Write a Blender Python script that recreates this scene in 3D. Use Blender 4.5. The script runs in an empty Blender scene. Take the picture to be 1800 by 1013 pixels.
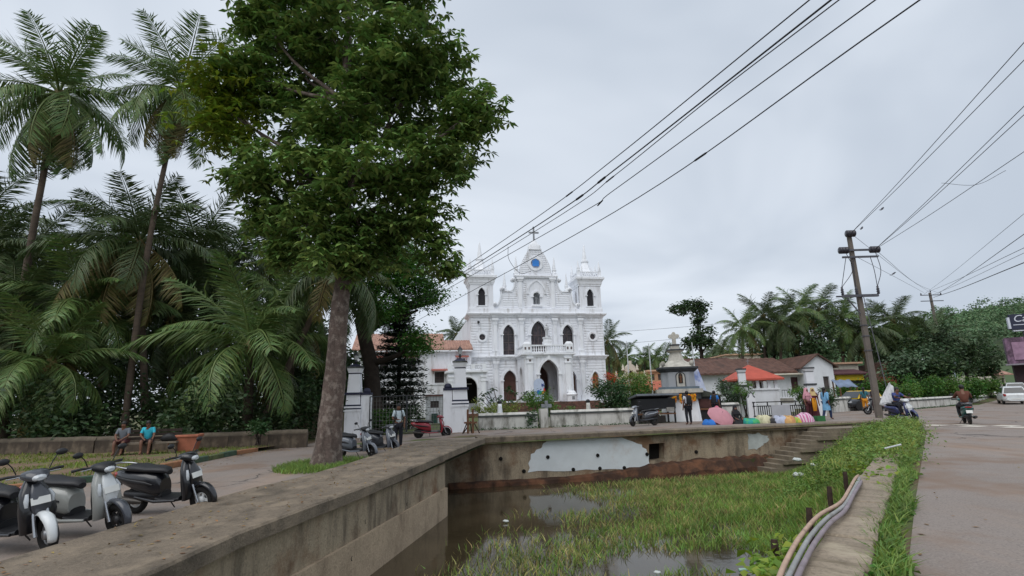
import bpy, bmesh, math, random
import numpy as np
from mathutils import Vector, Matrix, Euler
from mathutils.geometry import delaunay_2d_cdt

# ------------------------------------------------------------------ camera
SC = bpy.context.scene
COL = SC.collection
FPX, CZ = 930.0, 1.42
PITCH, ROLL = math.atan(199 / FPX), math.radians(1.6)
cp, sp, cr, sr = math.cos(PITCH), math.sin(PITCH), math.cos(ROLL), math.sin(ROLL)
_r0, _u0, _f0 = Vector((1, 0, 0)), Vector((0, -sp, cp)), Vector((0, cp, sp))
cam_d = bpy.data.cameras.new('camera')
cam_d.sensor_width = 36.0
cam_d.lens = 36.0 * FPX / 1800.0
cam_d.clip_start, cam_d.clip_end = 0.05, 4000
cam = bpy.data.objects.new('camera', cam_d)
COL.objects.link(cam)
cx_, cy_, cz_ = _r0 * cr - _u0 * sr, _r0 * sr + _u0 * cr, -_f0
cam.matrix_world = Matrix(((cx_.x, cy_.x, cz_.x, 0), (cx_.y, cy_.y, cz_.y, 0), (cx_.z, cy_.z, cz_.z, CZ), (0, 0, 0, 1)))
SC.camera = cam

# ------------------------------------------------------------------ overcast sky, soft sun, exposure
SUN_EL, SUN_AZ = math.radians(56), math.radians(205)   # azimuth clockwise from +Y; sun behind the viewer, a little left
world = bpy.data.worlds.new('World')
SC.world = world
world.use_nodes = True
def build_world():
    nt = world.node_tree
    nt.nodes.clear()
    N, L = nt.nodes.new, nt.links.new
    out = N('ShaderNodeOutputWorld')
    bg = N('ShaderNodeBackground')
    sky = N('ShaderNodeTexSky')
    sky.sky_type = 'NISHITA'
    sky.sun_disc = False
    sky.sun_elevation = SUN_EL
    sky.sun_rotation = SUN_AZ
    sky.dust_density = 3.0
    tc = N('ShaderNodeTexCoord')
    sep = N('ShaderNodeSeparateXYZ')
    L(tc.outputs['Generated'], sep.inputs[0])
    # flatten the direction onto a cloud deck so that clouds stretch towards the horizon
    mz = N('ShaderNodeMath'); mz.operation = 'MAXIMUM'; mz.inputs[1].default_value = 0.0
    L(sep.outputs['Z'], mz.inputs[0])
    az = N('ShaderNodeMath'); az.operation = 'ADD'; az.inputs[1].default_value = 0.22
    L(mz.outputs[0], az.inputs[0])
    dx = N('ShaderNodeMath'); dx.operation = 'DIVIDE'
    dy = N('ShaderNodeMath'); dy.operation = 'DIVIDE'
    L(sep.outputs['X'], dx.inputs[0]); L(az.outputs[0], dx.inputs[1])
    L(sep.outputs['Y'], dy.inputs[0]); L(az.outputs[0], dy.inputs[1])
    cmb = N('ShaderNodeCombineXYZ')
    L(dx.outputs[0], cmb.inputs['X']); L(dy.outputs[0], cmb.inputs['Y'])
    cmb.inputs['Z'].default_value = 3.7
    n1 = N('ShaderNodeTexNoise'); n1.inputs['Scale'].default_value = 0.75
    n1.inputs['Detail'].default_value = 4; n1.inputs['Roughness'].default_value = 0.5
    n1.inputs['Distortion'].default_value = 0.6
    L(cmb.outputs[0], n1.inputs['Vector'])
    ramp = N('ShaderNodeValToRGB')
    ramp.color_ramp.interpolation = 'EASE'
    e = ramp.color_ramp.elements
    e[0].position, e[0].color = 0.32, (4.9, 5.5, 6.35, 1)
    e[1].position, e[1].color = 0.68, (7.2, 7.75, 8.5, 1)
    L(n1.outputs['Fac'], ramp.inputs[0])
    mix = N('ShaderNodeMix'); mix.data_type = 'RGBA'
    mix.inputs[0].default_value = 0.94
    L(sky.outputs[0], mix.inputs[6]); L(ramp.outputs[0], mix.inputs[7])
    bg.inputs['Strength'].default_value = 0.10
    L(mix.outputs[2], bg.inputs['Color'])
    L(bg.outputs[0], out.inputs['Surface'])
build_world()
sun_d = bpy.data.lights.new('sun', 'SUN')
sun_d.energy = 1.5
sun_d.angle = math.radians(60)
sun_d.color = (1.0, 0.97, 0.93)
sun = bpy.data.objects.new('sun', sun_d)
COL.objects.link(sun)
_sd = Vector((math.sin(SUN_AZ) * math.cos(SUN_EL), math.cos(SUN_AZ) * math.cos(SUN_EL), math.sin(SUN_EL)))
sun.rotation_euler = (-_sd).to_track_quat('-Z', 'Y').to_euler()
sun.location = (0, -20, 40)
vs = SC.view_settings
vs.view_transform = 'Standard'
vs.look = 'None'
vs.exposure = 0.2
vs.gamma = 1.0
vs.use_curve_mapping = False

# ------------------------------------------------------------------ helpers
R = math.radians
rng = np.random.default_rng(7)
rnd = random.Random(11)
def ray(px, py):
    x, y = (px - 900) / FPX, -(py - 506.5) / FPX
    return cx_ * x + cy_ * y + _f0
def atz(px, py, z):
    d = ray(px, py); t = (z - CZ) / d.z
    return Vector((d.x * t, d.y * t, z))
def aty(px, py, Y):
    d = ray(px, py); t = Y / d.y
    return Vector((d.x * t, Y, CZ + d.z * t))
def lin(c):
    return c / 12.92 if c <= 0.04045 else ((c + 0.055) / 1.055) ** 2.4
def hx(h):
    return tuple(lin(int(h[i:i + 2], 16) / 255) for i in (0, 2, 4))

_M = {}
def M(name, col, rough=0.75, var=0.12, scale=5.0, bump=0.0, bscale=40.0, metal=0.0, dirt=None, damt=0.0, dscale=(3, 3, 0.5),
      coat=0.0, trans=0.0, isl=0.0, spots=None, spamt=0.5, spscale=2.0, gl=False, fine=0.0, famt=.3):
    """procedural material: mottled colour, optional streaky dirt and blotches, bump, per-leaf variation"""
    if name in _M: return _M[name]
    m = bpy.data.materials.new(name); _M[name] = m
    m.use_nodes = True
    nt = m.node_tree; N, L = nt.nodes.new, nt.links.new
    b = nt.nodes['Principled BSDF']
    if isinstance(col, str): col = hx(col)
    if isinstance(dirt, str): dirt = hx(dirt)
    if isinstance(spots, str): spots = hx(spots)
    tc = N('ShaderNodeTexCoord')
    co = tc.outputs['Object']
    def noise(s, d=5, r=0.55, vec=None):
        n = N('ShaderNodeTexNoise'); n.inputs['Scale'].default_value = s; n.inputs['Detail'].default_value = d
        n.inputs['Roughness'].default_value = r
        L(vec or co, n.inputs['Vector']); return n.outputs['Fac']
    def mixc(f, a, bb):
        x = N('ShaderNodeMix'); x.data_type = 'RGBA'
        if isinstance(f, float): x.inputs[0].default_value = f
        else: L(f, x.inputs[0])
        for i, v in ((6, a), (7, bb)):
            if isinstance(v, tuple): x.inputs[i].default_value = (*v, 1)
            else: L(v, x.inputs[i])
        return x.outputs[2]
    def mr(v, a, bb, c=0.0, d=1.0):
        x = N('ShaderNodeMapRange'); x.inputs[1].default_value = a; x.inputs[2].default_value = bb
        x.inputs[3].default_value = c; x.inputs[4].default_value = d; x.interpolation_type = 'SMOOTHSTEP'
        L(v, x.inputs[0]); return x.outputs[0]
    lo = tuple(max(0, c * (1 - var)) for c in col); hi = tuple(min(1, c * (1 + var)) for c in col)
    c = mixc(mr(noise(scale), 0.3, 0.7), lo, hi)
    if fine:
        c = mixc(mr(noise(fine, 6, 0.75), 0.35, 0.65), c, mixc(mr(noise(fine * 3.1, 4, 0.7), 0.4, 0.6), tuple(v * (1 - famt) for v in col), tuple(min(1, v * (1 + famt * .6)) for v in col)))
    if isl:
        g = N('ShaderNodeNewGeometry')
        h = N('ShaderNodeHueSaturation')
        L(mr(g.outputs['Random Per Island'], 0, 1, 1 - isl, 1 + isl), h.inputs['Value'])
        hm = N('ShaderNodeMath'); hm.operation = 'MULTIPLY'; hm.inputs[1].default_value = 7.31
        fr = N('ShaderNodeMath'); fr.operation = 'FRACT'
        L(g.outputs['Random Per Island'], hm.inputs[0]); L(hm.outputs[0], fr.inputs[0])
        L(mr(fr.outputs[0], 0, 1, 0.47, 0.525), h.inputs['Hue'])
        L(c, h.inputs['Color']); c = h.outputs['Color']
    if spots is not None:
        c = mixc(mr(noise(spscale, 6, 0.65), 1 - spamt - 0.12, 1 - spamt + 0.08), c, spots)
    if dirt is not None:
        mp = N('ShaderNodeMapping'); mp.inputs['Scale'].default_value = dscale
        L(co, mp.inputs['Vector'])
        f = mr(noise(1.0, 7, 0.65, mp.outputs[0]), 0.62 - 0.3 * damt, 0.82 - 0.15 * damt, 0, min(1, damt * 1.4))
        c = mixc(f, c, dirt)
    L(c, b.inputs['Base Color'])
    b.inputs['Roughness'].default_value = rough
    b.inputs['Metallic'].default_value = metal
    if coat: b.inputs['Coat Weight'].default_value = coat; b.inputs['Coat Roughness'].default_value = 0.08
    if bump:
        bp = N('ShaderNodeBump'); bp.inputs['Strength'].default_value = min(1.0, bump); bp.inputs['Distance'].default_value = 0.02
        L(noise(bscale, 6, 0.6), bp.inputs['Height']); L(bp.outputs[0], b.inputs['Normal'])
    if trans:
        t = N('ShaderNodeBsdfTranslucent'); L(c, t.inputs['Color'])
        ms = N('ShaderNodeMixShader'); ms.inputs[0].default_value = trans
        o = nt.nodes['Material Output']
        L(b.outputs[0], ms.inputs[1]); L(t.outputs[0], ms.inputs[2]); L(ms.outputs[0], o.inputs['Surface'])
    if gl:
        b.inputs['Transmission Weight'].default_value = 0.0
        b.inputs['Specular IOR Level'].default_value = 0.8
    return m

def tag(o, label=None, cat=None, group=None, kind=None):
    if label: o['label'] = label
    if cat: o['category'] = cat
    if group: o['group'] = group
    if kind: o['kind'] = kind
    return o
def empty(name, loc=(0, 0, 0), rz=0.0, label=None, cat=None, group=None):
    o = bpy.data.objects.new(name, None); COL.objects.link(o)
    o.location = loc; o.rotation_euler = (0, 0, rz); o.empty_display_size = 0.3
    return tag(o, label, cat, group)
def link(name, me, parent=None, mat=None, loc=None, rot=None, scale=None):
    o = bpy.data.objects.new(name, me); COL.objects.link(o)
    if mat and not me.materials: me.materials.append(mat)
    if parent: o.parent = parent
    if loc is not None: o.location = loc
    if rot is not None: o.rotation_euler = rot
    if scale is not None: o.scale = scale
    return o
def copy_tree(o, parent=None):
    c = o.copy(); COL.objects.link(c); c.parent = parent
    for ch in [x for x in o.children]: copy_tree(ch, c)
    return c

class MB:
    """collects shapes into one mesh"""
    def __init__(s): s.v = []; s.f = []; s.sm = []
    def add(s, vs, fs, smooth=False):
        n = len(s.v); s.v += [tuple(v) for v in vs]
        s.f += [tuple(i + n for i in f) for f in fs]; s.sm += [smooth] * len(fs); return s
    def box(s, x0, x1, y0, y1, z0, z1, ch=0.0):
        if ch:
            return s.prism([(x0 + ch, y0), (x1 - ch, y0), (x1, y0 + ch), (x1, y1 - ch), (x1 - ch, y1), (x0 + ch, y1), (x0, y1 - ch), (x0, y0 + ch)], z0, z1)
        return s.add([(x0, y0, z0), (x1, y0, z0), (x1, y1, z0), (x0, y1, z0), (x0, y0, z1), (x1, y0, z1), (x1, y1, z1), (x0, y1, z1)],
                     [(0, 3, 2, 1), (4, 5, 6, 7), (0, 1, 5, 4), (1, 2, 6, 5), (2, 3, 7, 6), (3, 0, 4, 7)])
    def obox(s, c, size, rot=(0, 0, 0)):
        m = Euler(rot).to_matrix(); c = Vector(c)
        pts = [c + m @ Vector((sx * size[0] / 2, sy * size[1] / 2, sz * size[2] / 2)) for sz in (-1, 1) for sx, sy in ((-1, -1), (1, -1), (1, 1), (-1, 1))]
        return s.add(pts, [(0, 3, 2, 1), (4, 5, 6, 7), (0, 1, 5, 4), (1, 2, 6, 5), (2, 3, 7, 6), (3, 0, 4, 7)])
    def prism(s, poly, z0, z1, top=None):
        n = len(poly); top = top or poly
        s.add([(x, y, z0) for x, y in poly] + [(x, y, z1) for x, y in top],
              [tuple(range(n))[::-1], tuple(range(n, 2 * n))] + [(i, (i + 1) % n, n + (i + 1) % n, n + i) for i in range(n)]); return s
    def xprism(s, poly, y0, y1):
        """polygon in (x,z) pushed along y"""
        n = len(poly)
        s.add([(x, y0, z) for x, z in poly] + [(x, y1, z) for x, z in poly],
              [tuple(range(n)), tuple(range(n, 2 * n))[::-1]] + [(i, n + i, n + (i + 1) % n, (i + 1) % n) for i in range(n)]); return s
    def yprism(s, poly, x0, x1):
        n = len(poly)
        s.add([(x0, y, z) for y, z in poly] + [(x1, y, z) for y, z in poly],
              [tuple(range(n))[::-1], tuple(range(n, 2 * n))] + [(i, (i + 1) % n, n + (i + 1) % n, n + i) for i in range(n)]); return s
    def tube(s, pts, rad, n=8, cap=True, flat=None):
        pts = [Vector(p) for p in pts]
        if not isinstance(rad, (list, tuple)): rad = [rad] * len(pts)
        rings = []; up = None
        for i, p in enumerate(pts):
            t = (pts[min(i + 1, len(pts) - 1)] - pts[max(i - 1, 0)])
            t = t.normalized() if t.length > 1e-9 else Vector((0, 0, 1))
            if up is None: up = Vector((0, 0, 1)) if abs(t.z) < 0.9 else Vector((1, 0, 0))
            a = t.cross(up); a = a.normalized() if a.length > 1e-6 else Vector((1, 0, 0))
            b = a.cross(t).normalized(); up = b
            fl = flat or 1.0
            rings.append([p + (a * math.cos(2 * math.pi * k / n) + b * math.sin(2 * math.pi * k / n) * fl) * rad[i] for k in range(n)])
        vs = [v for r in rings for v in r]
        fs = [(i * n + k, i * n + (k + 1) % n, (i + 1) * n + (k + 1) % n, (i + 1) * n + k) for i in range(len(pts) - 1) for k in range(n)]
        s.add(vs, fs, True)
        if cap:
            m = len(pts) - 1
            s.add(rings[0], [tuple(range(n))[::-1]]); s.add(rings[m], [tuple(range(n))])
        return s
    def lathe(s, prof, c=(0, 0, 0), n=12, smooth=True, axis='z', ph=0.0):
        vs = []
        for r, z in prof:
            for k in range(n):
                a = 2 * math.pi * k / n + ph
                p = (r * math.cos(a), r * math.sin(a), z)
                if axis == 'y': p = (p[0], p[2], p[1])
                if axis == 'x': p = (p[2], p[0], p[1])
                vs.append((c[0] + p[0], c[1] + p[1], c[2] + p[2]))
        m = len(prof)
        fs = [(i * n + k, i * n + (k + 1) % n, (i + 1) * n + (k + 1) % n, (i + 1) * n + k) for i in range(m - 1) for k in range(n)]
        fs.append(tuple(range(n))[::-1]); fs.append(tuple(range((m - 1) * n, m * n)))
        return s.add(vs, fs, smooth)
    def loft(s, secs, n=14, ex=2.6, axis='x'):
        """sections (pos, cy, cz, half_w, half_h[, exponent]) along x: superellipse rings"""
        vs = []
        for q in secs:
            x, cy, cz, w, h = q[:5]; e = q[5] if len(q) > 5 else ex
            for k in range(n):
                a = 2 * math.pi * (k + 0.5) / n
                ca, sa = math.cos(a), math.sin(a)
                u = math.copysign(abs(ca) ** (2 / e), ca) * w; v = math.copysign(abs(sa) ** (2 / e), sa) * h
                vs.append((x, cy + u, cz + v) if axis == 'x' else ((cy + u, x, cz + v) if axis == 'y' else ((cz + v, cy + u, x) if axis == 'zx' else (cy + u, cz + v, x))))
        m = len(secs)
        fs = [(i * n + k, (i + 1) * n + k, (i + 1) * n + (k + 1) % n, i * n + (k + 1) % n) for i in range(m - 1) for k in range(n)]
        s.add(vs, fs, True)
        s.add(vs[:n], [tuple(range(n))]); s.add(vs[-n:], [tuple(range(n))[::-1]])
        return s
    def torus(s, c, R_, r, n=24, m=8, axis='y'):
        vs = []
        for i in range(n):
            a = 2 * math.pi * i / n
            for k in range(m):
                b = 2 * math.pi * k / m
                q = R_ + r * math.cos(b); p = (q * math.cos(a), r * math.sin(b), q * math.sin(a))
                if axis == 'z': p = (p[0], p[2], p[1])
                vs.append((c[0] + p[0], c[1] + p[1], c[2] + p[2]))
        fs = [(i * m + k, i * m + (k + 1) % m, ((i + 1) % n) * m + (k + 1) % m, ((i + 1) % n) * m + k) for i in range(n) for k in range(m)]
        return s.add(vs, fs, True)
    def ball(s, c, r, n=10, sz=1.0, sx=1.0, sy=1.0):
        m = n // 2 + 1; vs = []
        for i in range(1, m):
            a = math.pi * i / m
            for k in range(n):
                b = 2 * math.pi * k / n
                vs.append((c[0] + r * sx * math.sin(a) * math.cos(b), c[1] + r * sy * math.sin(a) * math.sin(b), c[2] + r * sz * math.cos(a)))
        t, bt = len(vs), len(vs) + 1
        vs += [(c[0], c[1], c[2] + r * sz), (c[0], c[1], c[2] - r * sz)]
        fs = [(i * n + k, (i + 1) * n + k, (i + 1) * n + (k + 1) % n, i * n + (k + 1) % n) for i in range(m - 2) for k in range(n)]
        fs += [(t, k, (k + 1) % n) for k in range(n)] + [(bt, (m - 2) * n + (k + 1) % n, (m - 2) * n + k) for k in range(n)]
        return s.add(vs, fs, True)
    def mesh(s, name='m'):
        me = bpy.data.meshes.new(name); me.from_pydata(s.v, [], s.f)
        me.polygons.foreach_set('use_smooth', s.sm)
        bm = bmesh.new(); bm.from_mesh(me); bmesh.ops.recalc_face_normals(bm, faces=bm.faces); bm.to_mesh(me); bm.free()
        me.update(); return me
    def build(s, name, mat, parent=None, loc=None, rot=None, bevel=0.0):
        o = link(name, s.mesh(name), parent, mat, loc, rot)
        if bevel:
            b = o.modifiers.new('bevel', 'BEVEL'); b.width = bevel; b.segments = 1; b.limit_method = 'ANGLE'
        return o

def inpoly(x, y, P):
    c = False; j = len(P) - 1
    for i in range(len(P)):
        if (P[i][1] > y) != (P[j][1] > y) and x < (P[j][0] - P[i][0]) * (y - P[i][1]) / (P[j][1] - P[i][1]) + P[i][0]: c = not c
        j = i
    return c
def cdt(outline, holes=(), step=0.0):
    """triangles of a 2D region with holes; step > 0 adds inner grid points"""
    V = []; E = []
    for loop in [outline] + list(holes):
        n = len(V); V += [Vector((p[0], p[1])) for p in loop]
        E += [(n + i, n + (i + 1) % len(loop)) for i in range(len(loop))]
    if step:
        xs = [p[0] for p in outline]; ys = [p[1] for p in outline]
        x = min(xs) + step / 2
        while x < max(xs):
            y = min(ys) + step / 2
            while y < max(ys):
                if inpoly(x, y, outline) and not any(inpoly(x, y, h) for h in holes): V.append(Vector((x, y)))
                y += step
            x += step
    r = delaunay_2d_cdt(V, E, [], 0, 1e-5)
    v2, f2 = r[0], r[2]; out = []
    for f in f2:
        c = (v2[f[0]] + v2[f[1]] + v2[f[2]]) / 3
        if inpoly(c.x, c.y, outline) and not any(inpoly(c.x, c.y, h) for h in holes): out.append(tuple(f))
    return [(p.x, p.y) for p in v2], out
def panel(mb, outline, holes, y0, depth, back=False):
    """wall slab in (x,z) with real openings: front at y0, thickness towards +y"""
    v, f = cdt(outline, holes)
    mb.add([(x, y0, z) for x, z in v], f)
    if back: mb.add([(x, y0 + depth, z) for x, z in v], f)
    for loop in [outline] + list(holes):
        n = len(loop)
        mb.add([(x, y0, z) for x, z in loop] + [(x, y0 + depth, z) for x, z in loop], [(i, (i + 1) % n, n + (i + 1) % n, n + i) for i in range(n)])
    return mb
def arch(cx, hw, z0, zs, zt, n=7, pointed=True):
    """outline of a pointed or round arched opening, counter-clockwise"""
    P = [(cx - hw, z0), (cx + hw, z0)]
    h = zt - zs
    if pointed:
        for i in range(n + 1):
            t = i / n; P.append((cx + hw * math.cos(t * math.pi / 2) ** 1.05 if i < n else cx, zs + h * (math.sin(t * math.pi / 2) * 0.62 + t * 0.38)))
        for i in range(1, n + 1):
            t = 1 - i / n; P.append((cx - hw * math.cos(t * math.pi / 2) ** 1.05, zs + h * (math.sin(t * math.pi / 2) * 0.62 + t * 0.38)))
    else:
        for i in range(2 * n + 1):
            a = math.pi * i / (2 * n); P.append((cx + hw * math.cos(a), zs + h * math.sin(a)))
    return P
def band(mb, inner, outer, y0, y1):
    """frame between two open or closed polylines of equal length in (x,z)"""
    n = len(inner)
    vs = [(x, y0, z) for x, z in inner] + [(x, y0, z) for x, z in outer] + [(x, y1, z) for x, z in inner] + [(x, y1, z) for x, z in outer]
    fs = []
    for i in range(n - 1):
        fs += [(i, i + 1, n + i + 1, n + i), (n + i, n + i + 1, 3 * n + i + 1, 3 * n + i), (i, 2 * n + i, 2 * n + i + 1, i + 1)]
    fs += [(0, n, 3 * n, 2 * n), (n - 1, 2 * n - 1, 4 * n - 1, 3 * n - 1)]
    return mb.add(vs, fs)
def np_mesh(name, V, F, mat, parent=None, loc=None):
    """fast mesh from numpy arrays; F is (m,3) or (m,4)"""
    me = bpy.data.meshes.new(name)
    V = np.asarray(V, dtype=np.float32); F = np.asarray(F, dtype=np.int32)
    k = F.shape[1]; m = len(F)
    me.vertices.add(len(V)); me.vertices.foreach_set('co', V.ravel())
    me.loops.add(m * k); me.loops.foreach_set('vertex_index', F.ravel())
    me.polygons.add(m); me.polygons.foreach_set('loop_start', np.arange(0, m * k, k, dtype=np.int32))
    try: me.polygons.foreach_set('loop_total', np.full(m, k, dtype=np.int32))
    except Exception: pass
    me.update(calc_edges=True); me.validate()
    return link(name, me, parent, mat, loc)
def sstep(a, b, x):
    t = min(1, max(0, (x - a) / (b - a))); return t * t * (3 - 2 * t)

# ------------------------------------------------------------------ setting: ground, road, pond
def H(x, y):
    a = -0.3 if x < -1.0 else 0.0
    w = sstep(20, 24.5, y)
    if x > 30 and y > 44: return 1.3 * sstep(46, 66, y) * sstep(32, 46, x)
    return (1 - w) * a + w * -0.3 * (1 - sstep(-8.0, -1.3, x)) * (1 - 0.55 * sstep(24, 31, y))
def V2(v): return (v.x, v.y)
POND = [(-3.75, 1.2), (-3.55, 7.2), (-3.0, 10.5), (-2.15, 16.0), (-1.2, 21.75), (17.6, 25.75), (15.6, 22.4), (5.9, 9.45), (2.05, 4.3), (-0.3, 1.2)]
m_soil = M('soil', '5d4a38', 0.95, 0.25, 0.5, 0.6, 6, spots='4d5a2c', spamt=0.5, spscale=0.35)
m_yard = M('yard', '6f6350', 0.95, 0.2, 0.6, 0.5, 8, spots='55602f', spamt=0.5, spscale=0.3)
m_road = M('asphalt', '877d76', 0.88, 0.10, 0.35, 0.35, 60, spots='7d6a5c', spamt=0.42, spscale=0.5, dirt='a08a78', damt=0.4, dscale=(0.8, 0.12, 1), fine=14, famt=.3)
m_dirtpath = M('dirt_path', '75604c', 0.95, 0.15, 1.5, 0.4, 20, spots='56652c', spamt=0.42, spscale=0.9)
def add_cracks(m):
    nt = m.node_tree; N, L = nt.nodes.new, nt.links.new; b = nt.nodes['Principled BSDF']; src = b.inputs['Base Color'].links[0].from_socket
    tc = N('ShaderNodeTexCoord'); n = N('ShaderNodeTexNoise'); n.inputs['Scale'].default_value = 1.3; n.inputs['Detail'].default_value = 6; L(tc.outputs['Object'], n.inputs['Vector'])
    va = N('ShaderNodeVectorMath'); va.operation = 'MULTIPLY_ADD'; L(n.outputs['Color'], va.inputs[0]); va.inputs[1].default_value = (1.2, 1.2, 0); L(tc.outputs['Object'], va.inputs[2])
    vo = N('ShaderNodeTexVoronoi'); vo.feature = 'DISTANCE_TO_EDGE'; vo.inputs['Scale'].default_value = .42; L(va.outputs[0], vo.inputs['Vector'])
    n2 = N('ShaderNodeTexNoise'); n2.inputs['Scale'].default_value = .25; L(tc.outputs['Object'], n2.inputs['Vector'])
    r = N('ShaderNodeMapRange'); r.inputs[1].default_value = 0.0; r.inputs[2].default_value = .016; r.inputs[3].default_value = .75; r.inputs[4].default_value = 0; L(vo.outputs['Distance'], r.inputs[0])
    g = N('ShaderNodeMapRange'); g.inputs[1].default_value = .48; g.inputs[2].default_value = .58; L(n2.outputs['Fac'], g.inputs[0])
    mu = N('ShaderNodeMath'); mu.operation = 'MULTIPLY'; L(r.outputs[0], mu.inputs[0]); L(g.outputs[0], mu.inputs[1])
    mx = N('ShaderNodeMix'); mx.data_type = 'RGBA'; L(mu.outputs[0], mx.inputs[0]); L(src, mx.inputs[6]); mx.inputs[7].default_value = (.035, .03, .026, 1); L(mx.outputs[2], b.inputs['Base Color'])
add_cracks(m_road); add_cracks(m_road)
def sheet(name, outline, holes, z, step, mat, zf=None, **k):
    v, f = cdt(outline, holes, step)
    zf = zf or H
    o = MB().add([(x, y, zf(x, y) + z) for x, y in v], f).build(name, mat)
    return tag(o, kind='structure')
big = [(-700, -60), (900, -60), (900, 1200), (-700, 1200)]
near = [(-45, -25), (75, -25), (75, 95), (-45, 95)]
sheet('ground', near, [POND], -0.004, 2.0, m_soil)
gv, gf = cdt(big, [near]); 
tag(MB().add([(x, y, H(x, y) - 0.006) for x, y in gv], gf).build('far_ground', m_soil), kind='structure')

KERB = [V2(atz(*p, -0.3)) for p in ((0, 868), (190, 845), (290, 826), (340, 816), (417, 800), (455, 794), (530, 784))]
ROAD = [(-13.5, 2)] + KERB + [(-9.6, 27.8), (-8.8, 28.6), (-3.0, 28.3), (7.1, 30.3), (13.5, 33.0), (20, 38.5), (27, 42.6), (33, 44.2), (40, 47), (60, 62), (90, 82), (92, 40), (14, -8),
        (0.9, 1.7), (3.0, 4.5), (5.25, 7.45), (14.1, 18.9), (17.2, 23.2), (18.4, 26.3), (16.6, 26.5), (-1.9, 22.7), (-3.3, 21.5), (-3.75, 20), (-4.3, 15.5), (-4.9, 11), (-5.2, 7), (-5.4, 2)]
sheet('road', ROAD, [], 0.004, 1.6, m_road)
# churchyard behind the compound wall
sheet('churchyard', [(-9, 29.1), (-2.4, 28.7), (7.2, 30.8), (13.3, 33.4), (24, 60), (26, 75), (-22, 75), (-22, 40), (-9.6, 30)], [], 0.008, 3.0, m_yard)

# pond: bed with a rising bank towards the right wall, brown water
def dR(x, y): return 0.6 * (y - 4.28) - 0.8 * (x - 2.02)
def bed(x, y):
    b = -2.15 + 1.4 * (1 - sstep(0.1, 1.6 + 3.2 * sstep(10, 19, y), dR(x, y)))
    b += 0.75 * (1 - sstep(0, 4.5, math.hypot(x - 15.6, y - 22.3)))
    b += 0.10 * math.sin(x * 1.7 + y * 0.6) + 0.08 * math.sin(y * 2.1 - x)
    return min(b, -0.25)
bv, bf = cdt(POND, [], 0.7)
m_mud = M('mud', '4a3d2b', 0.9, 0.3, 2.0, 0.6, 12, spots='3d4420', spamt=0.5, spscale=1.2)
tag(MB().add([(x, y, bed(x, y)) for x, y in bv], bf).build('pond_bed', m_mud), kind='structure')
def water_mat():
    m = M('pond_water', '40382a', 0.06, 0.25, 0.5)
    nt = m.node_tree; b = nt.nodes['Principled BSDF']
    b.inputs['IOR'].default_value = 1.33
    n = nt.nodes.new('ShaderNodeTexNoise'); n.inputs['Scale'].default_value = 5; n.inputs['Detail'].default_value = 3
    tc = nt.nodes.new('ShaderNodeTexCoord'); nt.links.new(tc.outputs['Object'], n.inputs['Vector'])
    bp = nt.nodes.new('ShaderNodeBump'); bp.inputs['Strength'].default_value = 0.06; bp.inputs['Distance'].default_value = 0.02
    nt.links.new(n.outputs['Fac'], bp.inputs['Height']); nt.links.new(bp.outputs[0], b.inputs['Normal'])
    return m
WZ = -1.85
PW = [(-4.4, 1.2), (-3.6, 10.5), (-2.6, 16.6), (-7.5, 17.2), (-7.5, 22.5), (-1.4, 21.9), (17.6, 25.9), (15.6, 22.4), (5.9, 9.45), (2.05, 4.3), (-0.3, 1.2)]
wv, wf = cdt(PW)
tag(MB().add([(x, y, WZ) for x, y in wv], wf).build('pond_water', water_mat()), kind='structure')

# ------------------------------------------------------------------ retaining walls of the pond
m_conc = M('old_concrete', 'a2937d', 0.92, 0.16, 1.2, 0.7, 25, dirt='3f372f', damt=0.6, dscale=(2.2, 2.2, 0.5), spots='7a5f48', spamt=0.4, spscale=0.8, fine=9, famt=.3)
m_conc_lo = M('footing_concrete', 'ae9b84', 0.92, 0.14, 1.5, 0.5, 25, dirt='5c4a3a', damt=0.5, dscale=(1.6, 1.6, 0.6), fine=8, famt=.28)
m_coping = M('coping_concrete', '766a5b', 0.92, 0.2, 1.0, 0.9, 30, spots='897b69', spamt=0.42, spscale=1.6, dirt='3d362d', damt=0.55, dscale=(2.4, 1.1, 1.5), fine=11, famt=.38)
m_hole = M('hole_shade', (0.006, 0.005, 0.004), 1.0, 0.1)  # near-black colour stands in for the shade inside openings
m_wplaster = M('white_plaster', 'd3d8da', 0.8, 0.05, 2, 0.25, 15, dirt='a9907c', damt=0.28, dscale=(1, 1, 0.8))
m_later = M('laterite', '64432f', 0.95, 0.3, 1.6, 0.9, 9, spots='3a281e', spamt=0.5, spscale=1.3)

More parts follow.
